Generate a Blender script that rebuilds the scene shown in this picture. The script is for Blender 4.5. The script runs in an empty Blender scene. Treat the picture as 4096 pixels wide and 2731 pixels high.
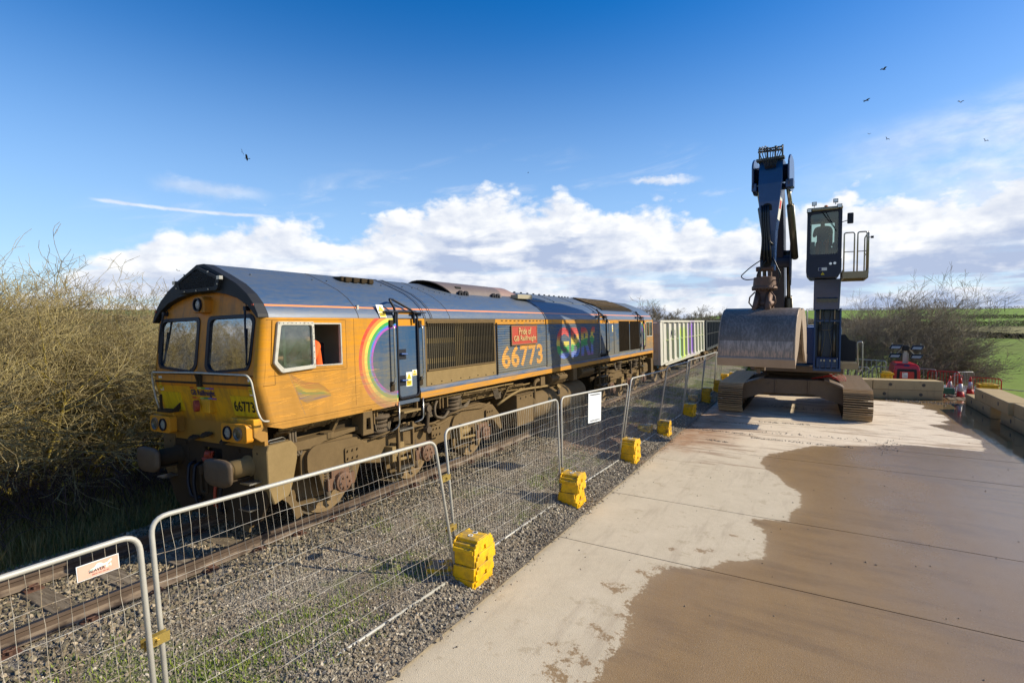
import bpy, bmesh, math, random
import numpy as np
from mathutils import Vector, Matrix, noise as mnoise
from mathutils.geometry import tessellate_polygon
R = math.radians
sc = bpy.context.scene
COL = sc.collection
# ------------------------------------------------------------------ camera
cd = bpy.data.cameras.new('camera'); cam = bpy.data.objects.new('camera', cd); COL.objects.link(cam)
cd.sensor_width = 36; cd.lens = 18.302; cd.clip_start = .05; cd.clip_end = 6000
fw = Vector((.866349, .497904, -.039122)); up = Vector((.033919, .019494, .999234)); rt = fw.cross(up)
cam.matrix_world = Matrix(((rt.x, up.x, -fw.x, -3.883), (rt.y, up.y, -fw.y, -7.552), (rt.z, up.z, -fw.z, 3.081), (0, 0, 0, 1)))
sc.camera = cam
# ------------------------------------------------------------------ node helper
class E:
    """a socket with arithmetic, so that masks can be written as formulas"""
    def __init__(s, nt, sock): s.nt = nt; s.s = sock
    def _m(s, op, *a, clamp=False):
        n = s.nt.nodes.new('ShaderNodeMath'); n.operation = op; n.use_clamp = clamp
        for i, v in enumerate((s,) + a):
            if isinstance(v, E): s.nt.links.new(v.s, n.inputs[i])
            else: n.inputs[i].default_value = v
        return E(s.nt, n.outputs[0])
    def __add__(s, o): return s._m('ADD', o)
    __radd__ = __add__
    def __sub__(s, o): return s._m('SUBTRACT', o)
    def __rsub__(s, o): return (s * -1) + o
    def __mul__(s, o): return s._m('MULTIPLY', o)
    __rmul__ = __mul__
    def __truediv__(s, o): return s._m('DIVIDE', o)
    def gt(s, o): return s._m('GREATER_THAN', o)
    def lt(s, o): return s._m('LESS_THAN', o)
    def abs(s): return s._m('ABSOLUTE')
    def sqrt(s): return s._m('SQRT')
    def pow(s, o): return s._m('POWER', o)
    def sin(s): return s._m('SINE')
    def fract(s): return s._m('FRACT')
    def min(s, o): return s._m('MINIMUM', o)
    def max(s, o): return s._m('MAXIMUM', o)
    def clamp(s): return s._m('ADD', 0, clamp=True)
    def step(s, a, b):                      # smoothstep a..b
        n = s.nt.nodes.new('ShaderNodeMapRange'); n.interpolation_type = 'SMOOTHSTEP'
        s.nt.links.new(s.s, n.inputs[0]); n.inputs[1].default_value = a; n.inputs[2].default_value = b
        return E(s.nt, n.outputs[0])
class NT:
    def __init__(s, nt): s.nt = nt; s.N = nt.nodes; s.L = nt.links; s.c = {}
    def coord(s, kind='Object'):
        k = 'c' + kind
        if k not in s.c: s.c[k] = s.N.new('ShaderNodeTexCoord').outputs[kind]
        return s.c[k]
    def pos(s):
        if 'pos' not in s.c: s.c['pos'] = s.N.new('ShaderNodeNewGeometry').outputs['Position']
        return s.c['pos']
    def xyz(s, v=None):
        n = s.N.new('ShaderNodeSeparateXYZ'); s.L.new(v or s.coord(), n.inputs[0])
        return [E(s.nt, o) for o in n.outputs]
    def vec(s, x, y, z):
        n = s.N.new('ShaderNodeCombineXYZ')
        for i, v in enumerate((x, y, z)):
            if isinstance(v, E): s.L.new(v.s, n.inputs[i])
            else: n.inputs[i].default_value = v
        return n.outputs[0]
    def scale(s, v, sx, sy, sz, lx=0, ly=0, lz=0):
        n = s.N.new('ShaderNodeMapping'); s.L.new(v, n.inputs[0])
        n.inputs['Scale'].default_value = (sx, sy, sz); n.inputs['Location'].default_value = (lx, ly, lz)
        return n.outputs[0]
    def noise(s, v, sc_, det=4, rough=.55, dist=0):
        n = s.N.new('ShaderNodeTexNoise'); s.L.new(v, n.inputs['Vector'])
        n.inputs['Scale'].default_value = sc_; n.inputs['Detail'].default_value = det
        n.inputs['Roughness'].default_value = rough; n.inputs['Distortion'].default_value = dist
        return E(s.nt, n.outputs[0])
    def voro(s, v, sc_, feat='F1'):
        n = s.N.new('ShaderNodeTexVoronoi'); s.L.new(v, n.inputs['Vector']); n.inputs['Scale'].default_value = sc_; n.feature = feat
        return E(s.nt, n.outputs[0]), n.outputs.get('Color')
    def mix(s, f, a, b):
        n = s.N.new('ShaderNodeMix'); n.data_type = 'RGBA'
        for i, v in ((0, f), (6, a), (7, b)):
            if isinstance(v, E): s.L.new(v.s, n.inputs[i])
            elif isinstance(v, bpy.types.NodeSocket): s.L.new(v, n.inputs[i])
            elif i: n.inputs[i].default_value = (*v[:3], 1)
            else: n.inputs[i].default_value = v
        return n.outputs[2]
    def ramp(s, f, stops, interp='LINEAR'):
        n = s.N.new('ShaderNodeValToRGB'); n.color_ramp.interpolation = interp
        s.L.new(f.s, n.inputs[0]); el = n.color_ramp.elements
        while len(el) < len(stops): el.new(.5)
        for e, (p, c) in zip(el, stops):
            e.position = p; e.color = (*c, 1) if isinstance(c, (tuple, list)) else (c, c, c, 1)
        return n.outputs[0]
    def bump(s, h, strength=.3, dist=.01):
        n = s.N.new('ShaderNodeBump'); n.inputs['Strength'].default_value = strength; n.inputs['Distance'].default_value = dist
        s.L.new(h.s, n.inputs['Height']); return n.outputs[0]
    def attr(s, name):
        n = s.N.new('ShaderNodeAttribute'); n.attribute_name = name; return E(s.nt, n.outputs['Fac'])
    def rnd(s):
        return E(s.nt, s.N.new('ShaderNodeObjectInfo').outputs['Random'])
def hx(h, k=1.0):
    c = [int(h[i:i + 2], 16) / 255 for i in (0, 2, 4)]
    return tuple(k * (v / 12.92 if v <= .04045 else ((v + .055) / 1.055) ** 2.4) for v in c)
MATS = {}
def mat(name, build=None, rough=.6, metal=0., color=None, spec=None, **kw):
    """build(T, bsdf) may return a colour socket/tuple"""
    if name in MATS: return MATS[name]
    m = bpy.data.materials.new(name); m.use_nodes = True; T = NT(m.node_tree)
    b = m.node_tree.nodes['Principled BSDF']
    b.inputs['Roughness'].default_value = rough; b.inputs['Metallic'].default_value = metal
    if color: b.inputs['Base Color'].default_value = (*color[:3], 1)
    if spec is not None: b.inputs['Specular IOR Level'].default_value = spec
    for k, v in kw.items(): b.inputs[k.replace('_', ' ')].default_value = v
    if build:
        c = build(T, b)
        if c is not None: setc(T, b, 'Base Color', c)
    MATS[name] = m
    return m
def setc(T, b, name, v):
    if isinstance(v, E): T.L.new(v.s, b.inputs[name])
    elif isinstance(v, bpy.types.NodeSocket): T.L.new(v, b.inputs[name])
    elif isinstance(v, (tuple, list)): b.inputs[name].default_value = (*v[:3], 1)
    else: b.inputs[name].default_value = v
# ------------------------------------------------------------------ sky, clouds, sun
SUN_EL, SUN_AZ = 31.0, -60.0            # azimuth counted from +X towards +Y
w = bpy.data.worlds.new('World'); sc.world = w; w.use_nodes = True
T = NT(w.node_tree); bg = T.N['Background']
sky = T.N.new('ShaderNodeTexSky'); sky.sky_type = 'NISHITA'; sky.sun_disc = False
sky.sun_elevation = R(SUN_EL); sky.sun_rotation = R(90 - SUN_AZ)
sky.altitude = 0; sky.air_density = 1.0; sky.dust_density = .6; sky.ozone_density = 2.5
D = T.coord('Generated'); x, y, z = T.xyz(D)
hs = T.N.new('ShaderNodeHueSaturation'); T.L.new(sky.outputs[0], hs.inputs['Color'])
hs.inputs['Saturation'].default_value = 1.5; hs.inputs['Hue'].default_value = .509; hs.inputs['Value'].default_value = 1.3
def atan2(a, b):
    return a._m('ARCTAN2', b)
az = atan2(y, x) * 57.29578            # degrees, about 30 straight ahead
el = z._m('ARCSINE') * 57.29578
# cumulus bank: top edge by azimuth
tops = [(-180, 12), (-70, 13), (-30, 13.4), (-14.6, 13.2), (-10.7, 12.8), (-6.6, 12.4), (-2.7, 12.2), (.1, 11.1), (6.2, 10.6), (8.3, 11.2), (11.7, 12.9), (14.7, 12.6), (19.3, 11.6), (24.5, 13.9), (29.9, 14.3),
        (34.5, 13.4), (40, 12.6), (44.3, 11.2), (49.5, 10.5), (55.6, 9.6), (61.2, 8.8), (65.5, 7.3), (68.7, 5.6), (72, 3.0), (80, 2), (110, 6), (180, 12)]
fc = T.N.new('ShaderNodeFloatCurve'); cu = fc.mapping.curves[0]
T.L.new(((az + 180) / 360).s, fc.inputs['Value'])
while len(cu.points) < len(tops): cu.points.new(.5, .5)
for p, (a, e) in zip(cu.points, tops): p.location = ((a + 180) / 360, e / 30); p.handle_type = 'AUTO_CLAMPED'
fc.mapping.update()
top = E(T.nt, fc.outputs[0]) * 30
# flattened coordinates: puffs widen along the horizon
# stretch: clouds recede towards the horizon, so features flatten
u_ = az / 10.0; v_ = el / 10.0
P = T.vec(u_, v_ * 1.55, 0)
def cloudfield(P_):
    a_ = T.noise(P_, 1.0, 8, .52, .15)
    b1 = (T.noise(P_, 2.3, 2, .5) - .5).abs(); b2 = (T.noise(P_, 5.6, 3, .55) - .5).abs()
    return a_ + b1 * .42 + b2 * .2
big = cloudfield(P); big2 = cloudfield(T.vec(u_ - .09, v_ * 1.55 + .11, 0))
wob = (big - .58) * 13
edge = (top - el + wob)
dens = edge.step(-.35, 1.3)
gaps = T.noise(T.vec(u_ * .8 + 4, v_ * 4.6 + 2, 3.1), 1.3, 6, .6)
dens = dens * (1 - gaps.step(.50, .66) * (1 - el.step(3.0, 7.0)) * .8)
streak = T.noise(T.vec(u_ * .55 + 2.3, v_ * 2.2 + .25 * u_, 7.7), 1.7, 8, .62, .6)
veil = streak.step(.5, .8) * (el - top).step(-4, 0) * (1 - (el - top).step(1, 6)) * .42
hazeR = (1 - az.step(-16, 6)) * (1 - (el - top - 2).step(0, 4)) * T.noise(T.vec(u_ * .8, v_ * 2.2, 1.3), 1.6, 7, .6, .3).step(.22, .75) * .85
fine = T.noise(P, 7, 4, .6)
trail = (1 - (el - 10.12 - ((az - 61) * (az - 61)) * .003 + (fine - .5) * .35).abs().step(.02, .24)) * az.step(52.6, 57) * (1 - az.step(67.5, 69)) * .7
cirl = (1 - (el - 12.2 - (az - 60) * .03 + (T.noise(P, 3, 5, .65) - .5) * 2).abs().step(.0, 1.0)) * az.step(53.5, 58) * (1 - az.step(62, 65)) * .4
wisp = (1 - (el - (14.4 + (az - 14) * .06) + (T.noise(P, 4, 5, .65) - .5) * 2.2).abs().step(.0, .6)) * az.step(9.5, 13) * (1 - az.step(15.5, 18)) * .8
cov = dens.max(veil).max(trail).max(wisp).max(hazeR).max(cirl)
lit = ((big2 - big) * -6.5 + .5).clamp()
under = ((edge - 1.2) / 8).clamp()
layer = T.noise(T.vec(u_ * .8 + 9, v_ * 3.2, 5.5), 1.35, 7, .55, .15)
shade = lit * .5 + (1 - under) * .55 + (layer.step(.36, .6) - .58) * .85 * (under * 1.8).clamp() + (1 - el.step(.0, 3.0)) * .15
shade = shade.clamp()
ccol = T.mix(shade, (3.7, 4.4, 6.0), (8.1, 8.2, 8.3))
low = (1 - (el - 4).step(0, 34)).pow(1.6)
skyc = T.mix(low * .62, hs.outputs[0], (4.0, 5.9, 8.6))
col = T.mix(cov, skyc, ccol)
T.L.new(col, bg.inputs['Color']); bg.inputs['Strength'].default_value = .11
sd = bpy.data.lights.new('sun', 'SUN'); sun = bpy.data.objects.new('sun', sd); COL.objects.link(sun)
sd.energy = 5.0; sd.angle = R(.53); sd.color = (1, .90, .72)
sv = Vector((math.cos(R(SUN_EL)) * math.cos(R(SUN_AZ)), math.cos(R(SUN_EL)) * math.sin(R(SUN_AZ)), math.sin(R(SUN_EL))))
sun.rotation_euler = sv.to_track_quat('Z', 'Y').to_euler()
sc.view_settings.view_transform = 'Standard'; sc.view_settings.look = 'None'
sc.view_settings.exposure = .22; sc.view_settings.gamma = 1; sc.view_settings.use_curve_mapping = False
# ------------------------------------------------------------------ mesh helper
def V(*a): return Vector(a)
class MB:
    def __init__(s): s.v = []; s.f = []; s.mi = []; s.cur = 0; s.sm = []; s.smooth = False
    def add(s, vs, fs):
        o = len(s.v); s.v += [tuple(p) for p in vs]
        for f in fs: s.f.append([i + o for i in f]); s.mi.append(s.cur); s.sm.append(s.smooth)
        return s
    def m(s, i, smooth=None):
        s.cur = i
        if smooth is not None: s.smooth = smooth
        return s
    def box(s, x0, x1, y0, y1, z0, z1, M=None):
        vs = [Vector((a, b, c)) for a in (x0, x1) for b in (y0, y1) for c in (z0, z1)]
        if M is not None: vs = [M @ p for p in vs]
        return s.add(vs, [(0, 1, 3, 2), (4, 6, 7, 5), (0, 4, 5, 1), (2, 3, 7, 6), (0, 2, 6, 4), (1, 5, 7, 3)])
    def beam(s, p0, p1, w, h, upv=(0, 0, 1)):
        p0 = Vector(p0); p1 = Vector(p1); d = (p1 - p0).normalized(); sd_ = d.cross(Vector(upv))
        if sd_.length < 1e-4: sd_ = d.cross(Vector((0, 1, 0)))
        sd_.normalize(); u = sd_.cross(d)
        vs = [p + sd_ * a * w / 2 + u * b * h / 2 for p in (p0, p1) for a, b in ((-1, -1), (1, -1), (1, 1), (-1, 1))]
        return s.add(vs, [(0, 3, 2, 1), (4, 5, 6, 7), (0, 1, 5, 4), (1, 2, 6, 5), (2, 3, 7, 6), (3, 0, 4, 7)])
    def prism(s, poly, axis, a, b):
        """poly in the other two axes (in xyz order), extruded from a to b along axis"""
        n = len(poly)
        def P(u, v, t):
            return (t, u, v) if axis == 0 else (u, t, v) if axis == 1 else (u, v, t)
        vs = [P(u, v, a) for u, v in poly] + [P(u, v, b) for u, v in poly]
        tri = tessellate_polygon([[Vector((u, v, 0)) for u, v in poly]])
        fs = [tuple(t) for t in tri] + [tuple(i + n for i in reversed(t)) for t in tri]
        fs += [(i, (i + 1) % n, (i + 1) % n + n, i + n) for i in range(n)]
        return s.add(vs, fs)
    def ring(s, pts_list, close=True, cap=True):
        """loft through rings of equal length"""
        n = len(pts_list[0]); vs = [p for r in pts_list for p in r]; fs = []
        for k in range(len(pts_list) - 1):
            for i in range(n if close else n - 1):
                j = (i + 1) % n
                fs.append((k * n + i, k * n + j, (k + 1) * n + j, (k + 1) * n + i))
        if cap and close:
            fs.append(tuple(range(n - 1, -1, -1))); fs.append(tuple(range((len(pts_list) - 1) * n, len(pts_list) * n)))
        return s.add(vs, fs)
    def tube(s, pts, r, n=6, cap=True):
        pts = [Vector(p) for p in pts]; rs = r if isinstance(r, (list, tuple)) else [r] * len(pts)
        rings = []; prev = None
        for i, p in enumerate(pts):
            d = ((pts[min(i + 1, len(pts) - 1)] - p).normalized() + (p - pts[max(i - 1, 0)]).normalized())
            d = d.normalized() if d.length > 1e-6 else Vector((0, 0, 1))
            if prev is None:
                a = d.cross(Vector((0, 0, 1)));
                if a.length < .05: a = d.cross(Vector((0, 1, 0)))
            else: a = prev - d * prev.dot(d)
            a.normalize(); prev = a; b = d.cross(a)
            rings.append([p + (a * math.cos(2 * math.pi * k / n) + b * math.sin(2 * math.pi * k / n)) * rs[i] for k in range(n)])
        return s.ring(rings, True, cap)
    def cyl(s, p0, p1, r0, r1=None, n=16, cap=True): return s.tube([p0, p1], [r0, r0 if r1 is None else r1], n, cap)
    def lathe(s, prof, p0, axis, n=24, arc=None):
        """prof: (distance along axis, radius)"""
        ax = Vector(axis).normalized(); a = ax.cross(Vector((0, 0, 1)))
        if a.length < .05: a = Vector((1, 0, 0))
        a.normalize(); b = ax.cross(a); p0 = Vector(p0)
        return s.ring([[p0 + ax * t + (a * math.cos(2 * math.pi * k / n) + b * math.sin(2 * math.pi * k / n)) * max(r, 1e-4) for k in range(n)] for t, r in prof])
    def quad(s, *p): return s.add(p, [tuple(range(len(p)))])
    def plate(s, outer, holes, t, f):
        """flat plate with holes; f(u,v,w) maps to space, w in 0..t"""
        loops = [outer] + list(holes)
        tri = tessellate_polygon([[Vector((u, v, 0)) for u, v in l] for l in loops])
        flat = [p for l in loops for p in l]; n = len(flat)
        vs = [f(u, v, 0) for u, v in flat] + [f(u, v, t) for u, v in flat]
        fs = [tuple(q) for q in tri] + [tuple(i + n for i in reversed(q)) for q in tri]
        o = 0
        for l in loops:
            k = len(l)
            fs += [(o + i, o + (i + 1) % k, o + (i + 1) % k + n, o + i + n) for i in range(k)]
            o += k
        return s.add(vs, fs)
    def xf(s, M, start=0):
        s.v[start:] = [tuple(M @ Vector(p)) for p in s.v[start:]]; return s
    def mesh(s, name, mats):
        me = bpy.data.meshes.new(name); me.from_pydata(s.v, [], s.f); me.update()
        for m_ in (mats if isinstance(mats, (list, tuple)) else [mats]): me.materials.append(m_)
        if any(s.mi): me.polygons.foreach_set('material_index', s.mi)
        if any(s.sm): me.polygons.foreach_set('use_smooth', s.sm)
        bm = bmesh.new(); bm.from_mesh(me); bmesh.ops.recalc_face_normals(bm, faces=bm.faces); bm.to_mesh(me); bm.free()
        return me
    def obj(s, name, mats, parent=None, bevel=0, loc=None, rot=None, smooth=None, label=None, seg=1):
        if smooth is not None: s.sm = [smooth] * len(s.f)
        return put(name, s.mesh(name, mats), parent, bevel, loc, rot, label, seg)
def put(name, me, parent=None, bevel=0, loc=None, rot=None, label=None, seg=1):
    o = bpy.data.objects.new(name, me); COL.objects.link(o)
    if parent: o.parent = parent
    if loc: o.location = loc
    if rot: o.rotation_euler = rot
    if bevel:
        md = o.modifiers.new('b', 'BEVEL'); md.width = bevel; md.segments = seg; md.limit_method = 'ANGLE'; md.angle_limit = R(35)
    if label: o['label'] = label
    return o
def thing(name, label, cat, loc=(0, 0, 0), rot=(0, 0, 0), group=None):
    o = bpy.data.objects.new(name, None); COL.objects.link(o); o.location = loc; o.rotation_euler = rot
    o.empty_display_size = .2
    return tag(o, label, cat, group)
def tag(o, label, cat, group=None, kind=None):
    if label: o['label'] = label
    if cat: o['category'] = cat
    if group: o['group'] = group
    if kind: o['kind'] = kind
    return o
def struct(o, label=None, kind='structure'):
    o['kind'] = kind
    if label: o['label'] = label
    return o
KIDS = {}
def copy_tree(o, parent=None, loc=None, rot=None, label=None, group=None):
    c = o.copy(); COL.objects.link(c)
    if parent: c.parent = parent
    if loc: c.location = loc
    if rot: c.rotation_euler = rot
    if label: c['label'] = label
    if group: c['group'] = group
    for ch in [k for k in bpy.data.objects if k.parent == o]: copy_tree(ch, c)
    return c
def rrect(x0, x1, y0, y1, r, n=4):
    p = []
    for cx, cy, a in ((x1 - r, y1 - r, 0), (x0 + r, y1 - r, 90), (x0 + r, y0 + r, 180), (x1 - r, y0 + r, 270)):
        p += [(cx + r * math.cos(R(a + 90 * i / n)), cy + r * math.sin(R(a + 90 * i / n))) for i in range(n + 1)]
    return p
def circ(cx, cy, r, n=16, a0=0): return [(cx + r * math.cos(2 * math.pi * i / n + a0), cy + r * math.sin(2 * math.pi * i / n + a0)) for i in range(n)]
def rpoly(pts, r, n=3):
    """round the corners of a polygon"""
    out = []
    for i, p in enumerate(pts):
        a = Vector(pts[i - 1]); b = Vector(p); c = Vector(pts[(i + 1) % len(pts)])
        rr = min(r, (a - b).length * .45, (c - b).length * .45)
        s0 = b + (a - b).normalized() * rr; s1 = b + (c - b).normalized() * rr
        for k in range(n + 1):
            t = k / n; q = s0 * (1 - t) ** 2 + b * 2 * t * (1 - t) + s1 * t * t; out.append((q.x, q.y))
    return out
def bend(pts, r, n=4):
    """round the corners of an open 3D path"""
    pts = [Vector(p) for p in pts]; out = [pts[0]]
    for i in range(1, len(pts) - 1):
        a, b, c = pts[i - 1], pts[i], pts[i + 1]; rr = min(r, (a - b).length * .48, (c - b).length * .48)
        s0 = b + (a - b).normalized() * rr; s1 = b + (c - b).normalized() * rr
        for k in range(n + 1):
            t = k / n; out.append(s0 * (1 - t) ** 2 + b * 2 * t * (1 - t) + s1 * t * t)
    out.append(pts[-1]); return out
# ------------------------------------------------------------------ lettering (converted once)
_jobs = {}
def text_job(key, s, bold=0., ext=.0, spacing=1., sx=1.):
    c = bpy.data.curves.new('lettering', 'FONT'); c.body = s; c.size = 1; c.offset = bold; c.extrude = ext; c.space_character = spacing
    c.resolution_u = 3; c.align_x = 'CENTER'; c.align_y = 'CENTER'
    o = bpy.data.objects.new('lettering', c); COL.objects.link(o); _jobs[key] = (o, sx)
TXT = {}
def run_text():
    dg = bpy.context.evaluated_depsgraph_get(); dg.update()
    for k, (o, sx) in _jobs.items():
        me = bpy.data.meshes.new_from_object(o.evaluated_get(dg)); vs = [v.co.copy() for v in me.vertices]; fs = [tuple(p.vertices) for p in me.polygons]
        x0 = min(v.x for v in vs); x1 = max(v.x for v in vs); y0 = min(v.y for v in vs); y1 = max(v.y for v in vs)
        TXT[k] = ([((v.x - x0) / (x1 - x0), (v.y - y0) / (y1 - y0), v.z) for v in vs], fs)
        c = o.data; bpy.data.objects.remove(o); bpy.data.curves.remove(c); bpy.data.meshes.remove(me)
for k, s_, b_, e_, sp in (('n1', '66773', .028, 0, 1.05), ('gbr', 'GB Railfreight', .022, 0, 1), ('gbrf', 'GBRf', .038, 0, 1.12),
        ('pr1', 'Pride of', .004, .05, 1.05), ('pr2', 'GB Railfreight', .004, .05, 1.05), ('beaver', 'BEAVER', .012, 0, 1), ('84', '84', .012, 0, 1),
        ('tel', '0870 423 85 84', .0, 0, 1), ('dng', 'Danger', .01, 0, 1), ('cau', 'Caution', .01, 0, 1), ('exc', '!', .02, 0, 1), ('htcr', 'HTCR-E   951415', .0, 0, 1.1),
        ('tg', 'TG', .02, 0, 1), ('eco', 'V20 ECO', .0, 0, 1)):
    text_job(k, s_, b_, e_, sp)
run_text()
def put_text(key, name, m, f, parent=None, thick=.0, label=None):
    """f(u,v,w): u,v in 0..1 across the box of the lettering"""
    vs, fs = TXT[key]; b = MB(); b.add([f(u, v, w_) for u, v, w_ in vs], fs)
    return b.obj(name, m, parent, label=label)
# ================================================================== SETTING
def sm(t): t = max(0., min(1., t)); return t * t * (3 - 2 * t)
def track_y(x): return 0.0 if x < 15 else (x - 15) ** 2 / 950.0       # the line bends gently left beyond the engine
def terr(x, y):
    r = math.hypot(x + 3.9, y + 7.5); a = math.degrees(math.atan2(y + 7.5, x + 3.9))
    amp = 1 - .82 * sm(1 - abs(a - 17) / 16)
    h = -.62 - .45 * sm((-y - 14.5) / 6) * sm((60 - r) / 20 + 1)
    if r > 150: h += (15 * (min(r, 680) - 150) ** 1.6 / 500 ** 1.6 if r < 680 else 15 * 1.06 ** 1.6) * amp
    h += .25 * (mnoise.noise(Vector((x / 40, y / 40, 0)))) * sm((r - 30) / 60)
    return h
def m_terrain(T, b):
    p = T.pos(); x, y, z = T.xyz(p)
    n1 = T.noise(p, .35, 6, .65); n2 = T.noise(p, 6, 4, .7); n3 = T.noise(p, .02, 3)
    dx = x + 3.9; dy = y + 7.5; r = (dx * dx + dy * dy).sqrt(); a = dy._m('ARCTAN2', dx) * 57.3
    g = T.mix((n1 * .7 + n2 * .7 - .4).clamp(), hx('55651c'), hx('8b9a38'))
    g = T.mix(n3.step(.4, .6) * .5, g, hx('6f8a26'))
    dry = T.mix(n2, hx('66692f'), hx('868a44'))
    near = (1 - (y + 14).abs().step(1.2, 3.5)).max((y).gt(-14)) * (1 - r.step(40, 60))
    g = T.mix((near * (n1 * 1.6 - .25)).clamp() * .75, g, dry)
    stub = T.mix(n1, hx('7f7848'), hx('8f8a55'))
    g = T.mix(r.step(150, 153) * (1 - r.step(282, 286)), g, stub)
    far = T.mix(n3, hx('688228'), hx('7f9a38'))
    g = T.mix(r.step(284, 288), g, far)
    g = T.mix(r.step(284, 288) * a.gt(14), g, T.mix(T.noise(p, .012, 2).step(.45, .55), hx('5f6a30'), hx('6b7a44')))
    setc(T, b, 'Normal', T.bump(T.noise(p, 9, 5, .7), .5, .06))
    return g
mat('terrain_green', m_terrain, rough=.9, spec=.2)
b = MB(); NR = 64; NA = 180
rad = [0] + [4 * (3200 / 4) ** (i / (NR - 1)) for i in range(NR)]
vs = []; fs = []
for i, r_ in enumerate(rad):
    for k in range(NA):
        a = 2 * math.pi * k / NA; X_ = -3.9 + r_ * math.cos(a); Y_ = -7.5 + r_ * math.sin(a); vs.append((X_, Y_, terr(X_, Y_)))
for i in range(len(rad) - 1):
    for k in range(NA): fs.append((i * NA + k, i * NA + (k + 1) % NA, (i + 1) * NA + (k + 1) % NA, (i + 1) * NA + k))
b.add(vs, fs); g = b.obj('ground', MATS['terrain_green'], smooth=True); struct(g, 'rolling green farmland with a pale stubble field and far hills')
# ---- ballast bed and cess
def bed_z(x, y):
    yy = y - track_y(x); n = mnoise.noise(Vector((x * 1.3, y * 1.3, 3))) * .02 + mnoise.noise(Vector((x * 5, y * 5, 7))) * .008
    if yy < -.86:
        z_ = -.168 - .12 * sm((-1.6 - yy) / .9) - .07 * sm((-2.4 - yy) / 1.0)
        z_ -= .10 * sm((-3.45 - yy) / .45)
    elif yy > 1.35: z_ = -.19 - .35 * sm((yy - 1.35) / 1.6)
    else: z_ = -.2
    pile = math.exp(-(((x - 10.6) / 1.9) ** 2 + ((y + 2.55) / .62) ** 2)) * .16 if x < 16 else 0
    return z_ + n + pile - max(-1.5, min(1.5, yy)) * .031
def m_bed(T, b):
    p = T.pos(); x, y, z = T.xyz(p)
    v, vc = T.voro(p, 34); v2, vc2 = T.voro(p, 75)
    n = T.noise(p, 1.4, 5, .6); n2 = T.noise(p, 30, 3)
    f = E(T.nt, T.N.new('ShaderNodeSeparateColor').outputs[0]); T.L.new(vc2, f.s.node.inputs[0])
    c = T.ramp(f, [(0, hx('47413a')), (.35, hx('766e62')), (.65, hx('8c8373')), (1, hx('b8ab95'))])
    c = T.mix(n.step(.42, .65) * .55, c, hx('77664e')); c = T.mix(T.noise(p, .6, 4).step(.52, .64) * .5, c, hx('3d352b'))
    gr = (T.noise(p, .9, 5, .65, .4) + (1 - (x + .8).abs().step(.6, 1.8)) * .05).step(.50, .62) * (1 - (y + 2.6).abs().step(.5, 1.2)) + x.gt(19) * T.noise(p, .5, 4).step(.45, .6)
    c = T.mix((gr * n2 * 1.3).clamp() * .8, c, hx('5d6b22'))
    br = (1 - (x - 10.7).abs().step(1.2, 2.6)) * (1 - (y + 2.5).abs().step(.5, .9))
    c = T.mix(br * .8, c, hx('96755f'))
    setc(T, b, 'Normal', T.bump(v2 * .5 + v * .5 + n2 * .3, .9, .02))
    return c
mat('ballast', m_bed, rough=.92, spec=.25)
xs = [-9 + .18 * i for i in range(190)] + [25.2 + 1.0 * i for i in range(76)]
ys = [-4.05 + .15 * i for i in range(42)]
b = MB(); vs = [(x_, y_ + track_y(x_), bed_z(x_, y_ + track_y(x_))) for x_ in xs for y_ in ys]; ny = len(ys)
b.add(vs, [(i * ny + j, (i + 1) * ny + j, (i + 1) * ny + j + 1, i * ny + j + 1) for i in range(len(xs) - 1) for j in range(ny - 1)])
bed = b.obj('ballast_bed', MATS['ballast'], smooth=True); struct(bed, 'grey stone ballast and gravel strip under and beside the track')
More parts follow.
